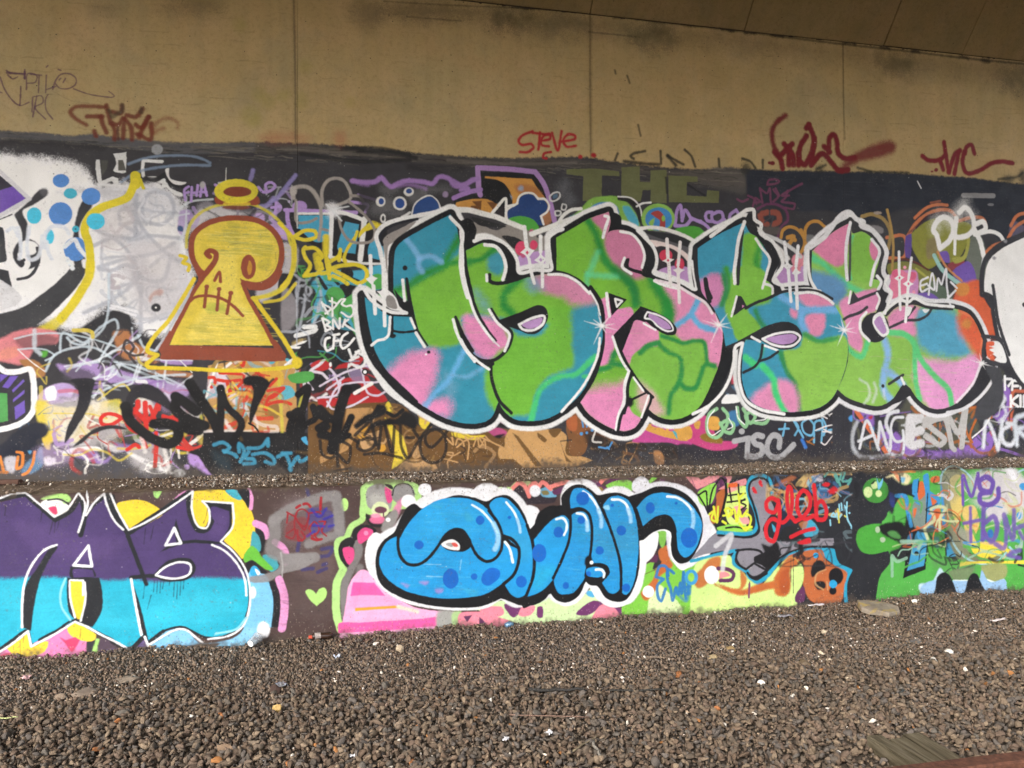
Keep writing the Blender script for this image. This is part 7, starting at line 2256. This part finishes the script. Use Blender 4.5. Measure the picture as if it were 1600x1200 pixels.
# ------------------------------------------------------------------ low wall with its ledge
low = tag(empty('low_wall', (1.9, DF, 0)), 'low painted plinth wall with a gritty ledge in front of the tall wall', 'wall', kind='thing')
linv = Matrix.Translation(low.location).inverted()
LZ = .97
xs = np.arange(edges[0] - .1, edges[-1] + .1, .02); n = len(xs)
tops = np.array([LZ + .006 * mnoise.noise(Vector((x * 3, 1, 0))) + .009 * mnoise.noise(Vector((x * 13, 2, 0))) - .018 * max(0, mnoise.noise(Vector((x * 5, 22, 0))) - .3) + .005 * mnoise.noise(Vector((x * 51, 5, 0))) for x in xs])
rows = []
for j, (yy, zf) in enumerate(((DF, None), (DF, 'a'), (DF + .006, 'b'), (DF + .02, 'c'))):
    pass
front_b = np.stack([xs, np.full(n, DF), np.full(n, -.3)], 1)
front_t = np.stack([xs, np.full(n, DF), tops - .012], 1)
lip = np.stack([xs, DF + .006 + .006 * np.sin(xs * 40) ** 2, tops - .002], 1)
rowsl = [front_b, front_t, lip]
for yy in np.linspace(DF + .03, DB + .012, 22):
    rowsl.append(np.array([[x, yy, tops[i] + .004 * mnoise.noise(Vector((x * 6, yy * 9, 7))) + .006 * mnoise.noise(Vector((x * 1.3, yy * 4, 17)))] for i, x in enumerate(xs)]))
V = np.concatenate(rowsl); k = len(rowsl)
F = np.array([[j * n + i, j * n + i + 1, (j + 1) * n + i + 1, (j + 1) * n + i] for j in range(k - 1) for i in range(n - 1)])
me = np_mesh('wall_body', V, F, uv=CL.uv(V[:, 0], V[:, 2]), smooth=False)
mled, nt, b = new_mat('ledge concrete')
v = obj_vec(nt)
c = ramp(nt, noise_n(nt, v, 14, 7, .75), [(.3, (.07, .05, .036)), (.5, (.15, .115, .085)), (.7, (.26, .21, .155))])
c = mix(nt, ramp(nt, noise_n(nt, obj_vec(nt, (.4, 3, 1)), 2.2, 5, .6), [(.5, (0, 0, 0)), (.6, (.8, .8, .8))]), c, (.075, .045, .034))
nt.links.new(c, b.inputs['Base Color']); b.inputs['Roughness'].default_value = .95; b.inputs['Specular IOR Level'].default_value = .1
bump(nt, b, noise_n(nt, v, 70, 6, .7), .9, .008)
me.materials.append(M_LOW); me.materials.append(mled)
mi = np.zeros(len(F), np.int32); mi[2 * (n - 1):] = 1
me.polygons.foreach_set('material_index', mi)
o = link('wall_body', me, low); o.matrix_parent_inverse = linv
CL.build_films(low, M_LOW, .0012)
for o in low.children:
    if o.name.startswith('graffiti'): o.matrix_parent_inverse = linv

# ------------------------------------------------------------------ stones
def rock_variants(sub, count, seed, cuts=9):
    rg = np.random.default_rng(seed); out = []
    bm = bmesh.new(); bmesh.ops.create_icosphere(bm, subdivisions=sub, radius=1.0)
    bm.verts.ensure_lookup_table()
    V0 = np.array([v.co[:] for v in bm.verts]); F0 = np.array([[v.index for v in f.verts] for f in bm.faces]); bm.free()
    for _ in range(count):
        Vv = V0 * (1 + rg.normal(0, .05, (len(V0), 1)))
        for _c in range(cuts):
            nn = rg.normal(size=3); nn /= np.linalg.norm(nn); h = rg.uniform(.36, .68)
            d = Vv @ nn; over = np.maximum(d - h, 0); Vv = Vv - over[:, None] * nn
        Vv *= np.array([rg.uniform(1.0, 1.55), rg.uniform(.75, 1.1), rg.uniform(.5, .85)])
        out.append(Vv)
    return out, F0
def scatter(pos, rad, cols, variants, F0, seed, tilt=.6):
    rg = np.random.default_rng(seed); n = len(pos)
    a = rg.uniform(0, 2 * np.pi, n); bx = rg.normal(0, tilt, n); by = rg.normal(0, tilt, n)
    ca, sa = np.cos(a), np.sin(a); cx, sx = np.cos(bx), np.sin(bx); cy, sy = np.cos(by), np.sin(by)
    Rz = np.zeros((n, 3, 3)); Rz[:, 0, 0] = ca; Rz[:, 0, 1] = -sa; Rz[:, 1, 0] = sa; Rz[:, 1, 1] = ca; Rz[:, 2, 2] = 1
    Rx = np.zeros((n, 3, 3)); Rx[:, 0, 0] = 1; Rx[:, 1, 1] = cx; Rx[:, 1, 2] = -sx; Rx[:, 2, 1] = sx; Rx[:, 2, 2] = cx
    Ry = np.zeros((n, 3, 3)); Ry[:, 1, 1] = 1; Ry[:, 0, 0] = cy; Ry[:, 0, 2] = sy; Ry[:, 2, 0] = -sy; Ry[:, 2, 2] = cy
    R = Rx @ Ry @ Rz
    vid = rg.integers(0, len(variants), n); VV = np.stack(variants)[vid]                # n,k,3
    P = np.einsum('nij,nkj->nki', R, VV * rad[:, None, None]) + pos[:, None, :]
    k = VV.shape[1]
    Fo = (F0[None] + (np.arange(n) * k)[:, None, None]).reshape(-1, 3)
    C = np.ones((n, k, 4)); C[:, :, :3] = cols[:, None, :]
    return P.reshape(-1, 3), Fo, C.reshape(-1, 4)
def stone_cols(n, seed, white=.02, base=1.0):
    rg = np.random.default_rng(seed)
    pal = np.array([lin('8a7a6b'), lin('7d6c5d'), lin('94826f'), lin('7a6d60'), lin('857264'), lin('a08d78'), lin('756c63'), lin('84705f'), lin('78706a')])
    c = pal[rg.integers(0, len(pal), n)] * rg.uniform(.78, 1.12, (n, 1)) * base * .8
    u = rg.random(n)
    c[u < white] = np.array(lin('d8d0c4')) * rg.uniform(.7, 1.1, ((u < white).sum(), 1))
    q = (u > .9965); c[q] = np.array(lin('96683f')) * rg.uniform(.7, 1.1, (q.sum(), 1))
    q = (u > .955) & (u < .975); c[q] = np.array(lin('5c5751'))
    return c
def frame_keep(P, mx, my):
    """keep points the photograph (or a camera a step aside) can see"""
    dx, dy = P[:, 0], P[:, 1]
    t = dx * ST + dy * CT; r = dx * CT - dy * ST
    return (np.abs(r) < t * .651 + mx) & (t > 1.6 * FPX / 595 - my)
NS = 90000
# coarse ballast
gs = .0285
gxs, gys = np.meshgrid(np.arange(-3.2, 6.6, gs), np.arange(1.9, 5.1, gs))
P = np.stack([gxs.ravel(), gys.ravel()], 1); P = P + rng.uniform(-.5, .5, P.shape) * gs
def coarse_w(x, y):
    return np.array([mnoise.noise(Vector((a * 1.1, b_ * 1.5, 9))) * .45 + mnoise.noise(Vector((a * 4, b_ * 4, 2))) * .2 for a, b_ in zip(x, y)])
P = P[frame_keep(np.c_[P, P[:, 0]], .45, .35)]
lim = 4.25 - (P[:, 0]) * .055 + coarse_w(P[:, 0], P[:, 1]) * .9
prob = np.clip((lim - P[:, 1]) / .35 + .5, .05, 1)
P = P[rng.random(len(P)) < prob]
def gzv(P): return np.array([gz(x, y) for x, y in P])
n1 = len(P); r1 = rng.gamma(8, .00175, n1).clip(.006, .027)
z1 = gzv(P) + r1 * .35 + rng.uniform(-.004, .008, n1)
up = rng.random(n1) < .38
P2 = P[up] + rng.uniform(-.012, .012, (up.sum(), 2)); r2 = rng.uniform(.010, .019, len(P2)); z2 = gzv(P2) + .019 + rng.uniform(0, .008, len(P2))
pos = np.concatenate([np.c_[P, z1], np.c_[P2, z2]]); rad = np.concatenate([r1, r2])
va, F0 = rock_variants(2, 18, 3, 8)
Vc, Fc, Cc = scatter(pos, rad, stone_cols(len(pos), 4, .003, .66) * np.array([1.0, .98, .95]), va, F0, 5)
# fine gravel, 4 to 12 mm, towards the wall
cell = .0105
gxs, gys = np.meshgrid(np.arange(-2.5, 6.2, cell), np.arange(3.2, 5.15, cell))
Pf = np.stack([gxs.ravel(), gys.ravel()], 1); Pf = Pf + rng.uniform(-.6, .6, Pf.shape) * cell
Pf = Pf[frame_keep(np.c_[Pf, Pf[:, 0]], .12, .1)]
limf = 4.05 - Pf[:, 0] * .05
pf = np.clip((Pf[:, 1] - limf) / .5 + .35, .22, .62)
Pf = Pf[rng.random(len(Pf)) < pf]
nf = len(Pf); rf = rng.gamma(2.6, .0017, nf).clip(.001, .013) + .0020
pf3 = np.c_[Pf, gzv(Pf) + rf * .3 + rng.uniform(-.001, .004, nf)]
vb, F1 = rock_variants(1, 12, 8, 5)
Vf, Ff, Cf = scatter(pf3, rf, stone_cols(nf, 6, .014, .92) * np.array([1.0, .985, .98]), vb, F1, 7, .8)
print('coarse', len(pos), 'fine', nf, 'tris', len(Fc) + len(Ff))
M_ST = tint_mat('crushed stone')
me = np_mesh('gravel', np.concatenate([Vc, Vf]), np.concatenate([Fc, Ff + len(Vc)]), col=np.concatenate([Cc, Cf]))
tag(link('gravel', me, None, M_ST), kind='stuff')
# grit heaped on the ledge
nl = 26000
lx = rng.uniform(-2.6, 6.6, nl); ly = DF + .02 + (DB - DF - .03) * rng.beta(1.3, 1.0, nl)
den = np.array([mnoise.noise(Vector((a * 1.6, b_ * 5, 4))) + .8 * mnoise.noise(Vector((a * .6, 0, 8))) for a, b_ in zip(lx, ly)])
kx = np.clip((lx + 1.35) / .9, .12, 1) * np.where(lx > 3.6, .6, 1.0)
keep = rng.random(nl) < np.clip(.75 + den * 1.1, .08, 1) * kx
lx, ly, den = lx[keep], ly[keep], den[keep]
lr = rng.gamma(3.5, .0011, len(lx)) + .002
bigl = rng.random(len(lx)) < .035; lr[bigl] = rng.uniform(.008, .017, bigl.sum())
lz = LZ + rng.uniform(.0, .012, len(lx)) + np.clip(den, 0, .5) * .02 * rng.random(len(lx))
vl, F2 = rock_variants(1, 10, 18, 4)
Vl, Fl, Cl = scatter(np.c_[lx, ly, lz], lr, stone_cols(len(lx), 16, .10, 1.25), vl, F2, 17, .8)
me = np_mesh('ledge_grit', Vl, Fl, col=Cl)
tag(link('ledge_grit', me, None, M_ST), kind='stuff')
print('ledge', len(lx))

# ------------------------------------------------------------------ single stones one can point at
def rock_mesh(name, seed, dims, sub=3, cuts=13, rough=.16):
    vv, ff = rock_variants(sub, 1, seed, cuts)
    Vv = vv[0]; Vv = Vv / np.abs(Vv).max(axis=0)
    for i, p in enumerate(Vv):
        Vv[i] = p * (1 + rough * mnoise.noise(Vector(p * 3 + seed)))
    Vv = Vv * np.array(dims) / 2
    return np_mesh(name, Vv, ff)
def clear_wall(x_, y_, m):
    """ground point under a pixel, kept m metres clear of the low wall's face"""
    p = on_ground(x_, y_, .02)
    if p.y > DF - m: p = p * ((DF - m) / p.y)
    return p
def rock(name, px, py, dims, colr, label, cat='stone', group=None, seed=1, rot=0, tilt=0, rough=.85, lift=None):
    p = clear_wall(px, py, dims[1] * .5 + .01); p.z = gz(p.x, p.y) + (dims[2] * .38 if lift is None else lift)
    o = link(name, rock_mesh(name, seed, dims), None, simple(name + str(seed), colr, rough, .2, 40))
    o.location = p; o.rotation_euler = (tilt, tilt * .5, rot)
    tag(o, label, cat, group); return o
W = lin('d9d3c8'); OR = lin('96623c'); TN = lin('a3906f')
GP = 'pale pebbles lying on the gravel'; GO = 'rusty orange stones lying on the gravel'; GG = 'bigger grey-brown stones lying on the gravel'
def px(n, y): return n * CAMH / (y - HY)     # n photo pixels wide at ground row y -> metres
peb = [(1482, 1017, 15, 10, 'rounded white pebble on a dark stone, upper of the pale pair at the right'),
       (1458, 1029, 17, 9, 'flat white pebble, lower of the pale pair at the right'),
       (1190, 1062, 15, 13, 'bright white three-cornered stone right of the middle'),
       (1327, 1052, 14, 5, 'long thin cream pebble right of the white three-cornered stone'),
       (1395, 1043, 9, 6, 'small white pebble between the cream sliver and the pale pair'),
       (1429, 941, 11, 7, 'off-white pebble by the wall right of the yellow-streaked slab'),
       (918, 1069, 6, 8, 'upright cream pebble above the black twig'),
       (879, 1040, 6, 5, 'tiny white pebble left of the cream upright one'),
       (997, 1021, 5, 5, 'tiny white pebble on fine gravel under the blue bubble letters'),
       (766, 1092, 9, 9, 'round white pebble left end of the black twig row'),
       (788, 1090, 8, 4, 'flat white pebble touching the round white one'),
       (1287, 985, 11, 9, 'pale grey faceted stone left of the yellow-streaked slab'),
       (1283, 1016, 10, 7, 'pinkish white pebble on the gravel right of centre'),
       (1296, 1025, 11, 4, 'flat cream chip just below the pinkish pebble'),
       (1238, 1078, 8, 5, 'small white chip in the coarse ballast, right half'),
       (1173, 1156, 6, 4, 'tiny white chip in the coarse ballast near the bottom'),
       (1309, 1163, 8, 4, 'white chip lying left of the timber sleeper'),
       (664, 1176, 6, 4, 'tiny violet-white chip near the bottom middle'),
       (530, 1003, 9, 4, 'flat cream chip below the crushed bottle'),
       (587, 1001, 12, 3, 'thin white sliver left of the tan stone block'),
       (1373, 1108, 5, 7, 'small pale ring-like pebble in dark ballast'),
       (343, 1042, 5, 5, 'tiny white pebble on the left fine gravel'),
       (299, 1112, 8, 6, 'white angular chip left of centre'),
       (310, 1091, 8, 5, 'cream chip behind the white angular one'),
       (32, 1071, 6, 5, 'cream chip under the pink scrap at the left'),
       (178, 1155, 11, 3, 'thin white flake in the ballast at the lower left')]
for i, (x, y, w, h, lb) in enumerate(peb):
    c = W if i not in (3, 11, 12, 13, 18) else lin('c4b49c')
    rock('pebble', x, y, (px(w, y), px(w * .8, y), px(h, y) * 1.1), c, lb, 'pebble', GP, seed=20 + i, rot=i * .7)
ora = [(1060, 1046, 18, 12, 'orange-brown stone, largest rusty one right of centre'),
       (1093, 1060, 11, 8, 'small orange stone just right of the largest rusty one'),
       (1120, 1097, 14, 11, 'bright ochre stone in coarse ballast below the rusty pair'),
       (652, 1127, 11, 7, 'orange-red brick crumb in ballast left of centre'),
       (150, 1165, 20, 13, 'ochre-brown stone at the lower left'),
       (452, 1183, 16, 12, 'mustard stone near the bottom left of centre'),
       (346, 1113, 14, 11, 'tan orange stone on the left beside a white chip'),
       (185, 1122, 12, 10, 'small tan stone above the ochre-brown one'),
       (642, 1180, 13, 10, 'sandy yellow stone near the bottom middle')]
for i, (x, y, w, h, lb) in enumerate(ora):
    rock('orange_stone', x, y, (px(w, y), px(w * .8, y), px(h, y)), [k * (.8 + .08 * (i % 4)) for k in OR], lb, 'stone', GO, seed=60 + i, rot=i)
big = [(1112, 1020, 24, 11, 'long tan cobble on the fine gravel right of centre', TN),
       (1140, 1008, 18, 13, 'round brown cobble beside the long tan one', lin('8a744f')),
       (130, 1079, 42, 17, 'broad flat brown stone at the left', lin('7f7164')),
       (95, 1082, 28, 13, 'flat grey-brown stone left of the broad flat one', lin('857565')),
       (198, 1055, 54, 14, 'wide half-buried slab stone near the left wall foot', lin('857768')),
       (355, 1160, 36, 26, 'rounded brown lump at the lower left of centre', lin('776350')),
       (394, 1150, 22, 15, 'grey-brown stone right of the rounded lump', lin('8b7b6a')),
       (983, 1084, 22, 10, 'grey stone over the black twig', lin('857666')),
       (995, 1108, 18, 12, 'grey-brown stone under the black twig', lin('8d7c69')),
       (1258, 1030, 26, 15, 'brown stone with a dark hollow at its right end', lin('75644f')),
       (940, 1037, 22, 11, 'flat brown stone on fine gravel in the middle', lin('80705f')),
       (1411, 1073, 20, 12, 'dark bluish stone among the ballast at the right', lin('3c4244')),
       (625, 1122, 18, 14, 'tan grey stone left of the brick crumb', lin('8d7c6a')),
       (10, 1138, 26, 10, 'dark stone at the left edge under a yellow straw', lin('4e453d')),
       (1485, 1030, 18, 9, 'dark stone beneath the upper pale pebble', lin('46443a')),
       (828, 1104, 20, 12, 'purplish grey stone left of the thin stick', lin('7c6d64')),
       (856, 1102, 15, 11, 'orange-brown stone beside the purplish one', lin('93704e')),
       (1430, 997, 30, 8, 'flat bluish grey stone right of the yellow-streaked slab', lin('6e6a68'))]
for i, (x, y, w, h, lb, c) in enumerate(big):
    rock('big_stone', x, y, (px(w, y), px(w * .75, y), px(h, y) * .9), c, lb, 'stone', GG, seed=80 + i, rot=.2 * ((i % 3) - 1), lift=px(h, y) * .02)
o = rock('stone_block', 626, 1013, (px(17, 1020), px(14, 1020), px(18, 1020)), lin('b09e86'), 'tan broken block standing on the fine gravel below the pink stripes', 'block', seed=131, rot=.4)

# flat slab with yellow streaks by the low wall
p = clear_wall(1372, 952, .12); bm = bmesh.new()
out = [(-.165, -.02), (-.13, .085), (-.02, .10), (.10, .07), (.175, -.005), (.15, -.055), (.02, -.10), (-.04, -.065), (-.12, -.06)]
lo = [bm.verts.new((x, y, -.012)) for x, y in out]; hi = [bm.verts.new((x * .97, y * .95, .024 + .006 * math.sin(i * 2.1))) for i, (x, y) in enumerate(out)]
bm.faces.new(hi); bm.faces.new(lo[::-1])
for i in range(len(out)): bm.faces.new((lo[i], lo[(i + 1) % len(out)], hi[(i + 1) % len(out)], hi[i]))
bmesh.ops.bevel(bm, geom=list(bm.edges), offset=.004, segments=1, affect='EDGES')
msl, nt, b = new_mat('slab with yellow paint')
v = N(nt, 'ShaderNodeTexCoord').outputs['Object']
c = ramp(nt, noise_n(nt, v, 18, 5, .6), [(.3, (.15, .12, .09)), (.7, (.29, .245, .19))])
mpv = N(nt, 'ShaderNodeMapping'); mpv.inputs['Scale'].default_value = (1, 2.2, 1); nt.links.new(v, mpv.inputs[0])
c = mix(nt, ramp(nt, noise_n(nt, mpv.outputs[0], 7, 4, .6, .8), [(.52, (0, 0, 0)), (.62, (.8, .8, .8))]), c, (.36, .26, .07))
nt.links.new(c, b.inputs['Base Color']); b.inputs['Roughness'].default_value = .8; bump(nt, b, noise_n(nt, v, 60, 4), .5, .003)
o = link('concrete_slab', bm_mesh('concrete_slab', bm), None, msl); o.location = (p.x, p.y, gz(p.x, p.y) + .022); o.rotation_euler = (.16, .04, -.12); o.scale = (.86, 1.15, 1)
tag(o, 'flat pale concrete slab with yellow streaks lying against the low wall', 'slab')

# ------------------------------------------------------------------ litter
def tube(bm, pts, radii, seg=8, cap=True):
    rings = []
    for i, p in enumerate(pts):
        p = Vector(p); d = (Vector(pts[min(i + 1, len(pts) - 1)]) - Vector(pts[max(i - 1, 0)])).normalized()
        a = d.cross(Vector((0, 0, 1)));
        if a.length < 1e-3: a = Vector((1, 0, 0))
        a.normalize(); c_ = d.cross(a)
        rings.append([bm.verts.new(p + (a * math.cos(t * 2 * math.pi / seg) + c_ * math.sin(t * 2 * math.pi / seg)) * radii[i]) for t in range(seg)])
    for i in range(len(rings) - 1):
        for t in range(seg): bm.faces.new((rings[i][t], rings[i][(t + 1) % seg], rings[i + 1][(t + 1) % seg], rings[i + 1][t]))
    if cap: bm.faces.new(rings[0][::-1]); bm.faces.new(rings[-1])
    return rings
def place(o, px_, py_, dz=0, rz=0, rx=0, ry=0):
    p = clear_wall(px_, py_, .045); o.location = (p.x, p.y, gz(p.x, p.y) + dz); o.rotation_euler = (rx, ry, rz); return o
# clear plastic cup lying against the low wall
m_pl = simple('clear plastic', (.9, .93, .95), .12, .02, 10, .8, 0, 0, .8)
bm = bmesh.new()
prof = [(.0, .026), (.002, .028), (.03, .031), (.06, .035), (.088, .038), (.09, .0405), (.093, .0405), (.093, .0385)]
tube(bm, [(0, 0, 0)] + [(z, 0, 0) for z, r in prof[1:]], [r for z, r in prof], 20, False)
me = bm_mesh('cup_body', bm, True)
cup = place(empty('plastic_cup'), 391, 1010, .042, 1.0, 0, -.25); cup.scale = (.82, .82, .82); tag(cup, 'clear plastic cup lying on its side at the foot of the low wall, left', 'cup')
o = link('cup_body', me, cup, m_pl); sm = o.modifiers.new('solid', 'SOLIDIFY'); sm.thickness = .0008
bm = bmesh.new(); bmesh.ops.create_circle(bm, cap_ends=True, segments=20, radius=.0255); 
for v_ in bm.verts: v_.co = Vector((.0015, v_.co.x, v_.co.y))
link('cup_base', bm_mesh('cup_base', bm), cup, simple('cup base', (.8, .8, .8), .3, .05))
# crushed dark bottle with a red cap
bot = place(empty('crushed_bottle'), 503, 988, .030, .06); tag(bot, 'crushed dark bottle with a red cap and torn label beside the lime outline', 'bottle')
bm = bmesh.new(); tube(bm, [(-.06, 0, 0), (-.05, 0, .001), (-.01, .002, .002), (.03, -.002, -.001), (.055, 0, .001), (.064, 0, 0)], [.016, .021, .018, .022, .020, .010], 14)
link('bottle_body', bm_mesh('bottle_body', bm, True), bot, simple('brown glass', (.035, .018, .012), .2, .3, 30, .5))
bm = bmesh.new(); tube(bm, [(-.045, 0, .002), (-.008, .002, .003)], [.0222, .0192], 14, False)
link('torn_label', bm_mesh('torn_label', bm, True), bot, simple('label paper', (.35, .3, .28), .6, .5, 60))
bm = bmesh.new(); tube(bm, [(-.082, 0, 0), (-.06, 0, 0)], [.011, .011], 12)
link('bottle_cap', bm_mesh('bottle_cap', bm, False), bot, simple('red cap', (.55, .09, .05), .4, .1))
# small blue can end
bm = bmesh.new(); tube(bm, [(0, 0, 0), (.03, .004, .006), (.055, 0, .002)], [.017, .020, .016], 12)
tag(place(link('crushed_can', bm_mesh('crushed_can', bm, True), None, simple('blue can', (.16, .28, .42), .35, .5, 60, .5, .5)), 790, 972, .016, .3), 'small crushed blue and silver can at the wall foot below the zigzags', 'can')
# paper and foil scraps: crumpled sheets
def scrap(name, x, y, w, h, colr, label, cat, seed, rz=0, group=None, rough=.7, metal=0):
    rg_ = random.Random(seed); nx_, ny_ = 7, 5; sx, sy = px(w, y), px(h, y)
    Vv = [((i / (nx_ - 1) - .5) * sx + rg_.uniform(-.1, .1) * sx * .3, (j / (ny_ - 1) - .5) * sy * 1.6 + rg_.uniform(-.1, .1) * sy, rg_.uniform(0, .9) * min(sy, .02) + .004) for j in range(ny_) for i in range(nx_)]
    Ff_ = [[j * nx_ + i, j * nx_ + i + 1, (j + 1) * nx_ + i + 1, (j + 1) * nx_ + i] for j in range(ny_ - 1) for i in range(nx_ - 1)]
    o_ = link(name, np_mesh(name, np.array(Vv), np.array(Ff_)), None, simple(name + str(seed), colr, rough, .2, 60, .4, metal, 0))
    sm_ = o_.modifiers.new('solid', 'SOLIDIFY'); sm_.thickness = .0012
    place(o_, x, y, .006, rz); tag(o_, label, cat, group); return o_
scrap('foil_scrap', 440, 1068, 14, 9, (.5, .52, .6), 'crumpled silver foil on a dark lump left of centre', 'foil', 1, .4, None, .3, .6)
rock('dark_lump', 431, 1078, (px(18, 1078), px(16, 1078), px(17, 1078)), lin('3f302a'), 'dark brown lump with foil on it, left of centre', 'lump', None, 141)
rock('tan_crust', 432, 1104, (px(14, 1104), px(12, 1104), px(16, 1104)), lin('a98c58'), 'tan crusty crumb just below the dark lump', 'crumb', None, 142, .3)
scrap('paper_scrap', 1560, 966, 28, 4, (.6, .52, .5), 'pale pinkish paper strip on the gravel at the far right', 'paper', 3, .1, 'paper scraps on the gravel')
scrap('paper_scrap', 790, 1147, 11, 5, (.75, .75, .78), 'white folded paper strip at the centre of the ballast', 'paper', 4, .8, 'paper scraps on the gravel')
scrap('paper_scrap', 552, 1169, 12, 4, (.72, .72, .75), 'crinkled white paper near the bottom, left of centre', 'paper', 5, .3, 'paper scraps on the gravel')
scrap('paper_scrap', 417, 1177, 12, 4, (.6, .62, .62), 'greyish paper flake at the lower left beside the mustard stone', 'paper', 6, .2, 'paper scraps on the gravel')
scrap('paper_scrap', 41, 1056, 12, 7, (.6, .36, .36), 'faded pink wrapper scrap at the left', 'paper', 7, .7, 'paper scraps on the gravel')
scrap('paper_scrap', 1275, 942, 26, 3, (.62, .58, .6), 'thin pale strip lying along the low wall foot under the orange wheel shape', 'paper', 8, 0, 'paper scraps on the gravel')
scrap('plastic_film', 858, 1137, 10, 7, (.6, .6, .62), 'crumpled clear film below the thin stick', 'plastic', 9, .5)
scrap('plastic_film', 1226, 960, 26, 8, (.34, .33, .38), 'greyish torn film by the wall foot, left of the slab', 'plastic', 10, .1)
scrap('plastic_film', 527, 1022, 9, 6, (.6, .64, .75), 'bluish clear film scrap below the crushed bottle', 'plastic', 11, .5)
# twigs
def twig(x0, y0, x1, y1, r, colr, label, seed, z=.03, group='sticks on the gravel'):
    a = on_ground(x0, y0); b_ = on_ground(x1, y1); rg_ = random.Random(seed)
    mid = (a + b_) / 2; bm_ = bmesh.new(); K = 7
    pts = []
    for i in range(K):
        t = i / (K - 1); p_ = a.lerp(b_, t) - mid
        pts.append((p_.x + rg_.uniform(-1, 1) * r * 1.2, p_.y + rg_.uniform(-1, 1) * r * 1.2, rg_.uniform(-1, 1) * r * .8))
    tube(bm_, pts, [r * (1 - .35 * i / K) for i in range(K)], 7)
    o_ = link('stick', bm_mesh('stick', bm_, True), None, simple('bark' + str(seed), colr, .85, .35, 60))
    o_.location = (mid.x, mid.y, gz(mid.x, mid.y) + z); tag(o_, label, 'stick', group)
twig(828, 1086, 914, 1084, .0085, (.028, .026, .024), 'thick blackened stick lying level on the gravel right of centre', 1)
twig(945, 1083, 1045, 1081, .006, (.03, .028, .024), 'thinner black stick in line with the thick one, under the grey stone', 2)
twig(796, 1121, 920, 1126, .0035, (.16, .10, .075), 'long thin reddish twig below the thick black stick', 3)
twig(905, 1100, 922, 1089, .0045, (.09, .065, .045), 'short brown twig slanting under the thick black stick', 4)
twig(895, 1178, 936, 1150, .004, (.2, .16, .10), 'pale twig slanting near the bottom middle', 5)
twig(926, 1163, 937, 1188, .007, (.22, .2, .17), 'grey split twig near the bottom middle', 6)
twig(-6, 1128, 28, 1127, .003, (.42, .46, .2), 'yellow-green straw at the left edge', 7)
twig(1010, 1030, 1044, 1031, .0035, (.2, .15, .11), 'small pale twig on fine gravel right of centre', 8)
twig(648, 1046, 610, 1052, .0035, (.12, .08, .055), 'brown twig on the fine gravel under the tan block', 9)
twig(1590, 1030, 1604, 1031, .004, (.2, .17, .13), 'short twig at the right edge', 10)
# dull fragment on the ledge at the left
p = on_wall(22, 752, DF + .55)
bm = box_bm(-.16, .15, -.04, .04, -.012, .014, .006)
o = link('timber_offcut', bm_mesh('timber_offcut', bm), None, simple('old timber', (.11, .06, .045), .9, .3, 20)); o.location = (p[0] - .1, DF + .52, LZ + .018); o.rotation_euler = (0, 0, .03)
tag(o, 'dark red-brown timber offcut on the ledge at the far left', 'timber')

# ------------------------------------------------------------------ sleeper and rail, lower right
a = on_ground(1397, 1153, .03)
slp = tag(empty('railway_sleeper', (a.x, a.y, .0)), 'weathered grey-green timber sleeper sticking out from under the rusty rail', 'sleeper')
msw, nt, b = new_mat('sleeper wood')
v = N(nt, 'ShaderNodeTexCoord').outputs['Object']; mp = N(nt, 'ShaderNodeMapping'); mp.inputs['Scale'].default_value = (14, 1.2, 14); nt.links.new(v, mp.inputs[0])
g_ = noise_n(nt, mp.outputs[0], 3, 6, .65, .5)
nt.links.new(ramp(nt, g_, [(.3, (.028, .022, .014)), (.5, (.085, .07, .044)), (.62, (.13, .11, .075)), (.78, (.06, .05, .03))]), b.inputs['Base Color']); b.inputs['Roughness'].default_value = .95
b.inputs['Specular IOR Level'].default_value = .15
bump(nt, b, g_, 1.0, .006)
# planks of split timber: three separated boards of the sleeper's top
SW = .27
for i, (u0, u1, e) in enumerate(((0, .075, .03), (.078, .165, -.012), (.168, SW, .02))):
    bm = box_bm(u0 - SW / 2, u1 - SW / 2, -2.4, -.02 + e, -.10, .052 - .003 * i, .007)
    bmesh.ops.subdivide_edges(bm, edges=[e_ for e_ in bm.edges if e_.calc_length() > .5], cuts=14)
    for v_ in bm.verts: v_.co += Vector((.003, .0, .004)) * mnoise.noise(v_.co * 6)
    link('timber_strip', bm_mesh('timber_strip', bm), slp, msw)
slp.rotation_euler = (0, 0, 0)
# rail (flat-bottom section) running parallel to the wall
q = on_ground(1540, 1187, .17)
RY = q.y - .05
prof = [(-.07, 0), (.07, 0), (.07, .010), (.02, .026), (.009, .045), (.009, .115), (.034, .128), (.036, .15), (.030, .158), (-.030, .158), (-.036, .15), (-.034, .128), (-.009, .115), (-.009, .045), (-.02, .026), (-.07, .010)]
bm = bmesh.new(); K = 60; rings = []
for i in range(K + 1):
    x = -5 + 14 * i / K; rings.append([bm.verts.new((x, yy + RY, zz + .04)) for yy, zz in prof])
for i in range(K):
    for t in range(len(prof)): bm.faces.new((rings[i][t], rings[i][(t + 1) % len(prof)], rings[i + 1][(t + 1) % len(prof)], rings[i + 1][t]))
bmesh.ops.recalc_face_normals(bm, faces=bm.faces)
mr, nt, b = new_mat('rust')
v = obj_vec(nt); g_ = noise_n(nt, v, 35, 6, .7)
nt.links.new(ramp(nt, g_, [(.3, (.03, .014, .010)), (.55, (.085, .036, .022)), (.75, (.15, .07, .045))]), b.inputs['Base Color']); b.inputs['Roughness'].default_value = .9
b.inputs['Specular IOR Level'].default_value = .2
bump(nt, b, g_, .7, .003)
rail = link('rail', bm_mesh('rail', bm), None, mr); tag(rail, 'rusty red-brown railway rail crossing the lower right corner', 'rail')
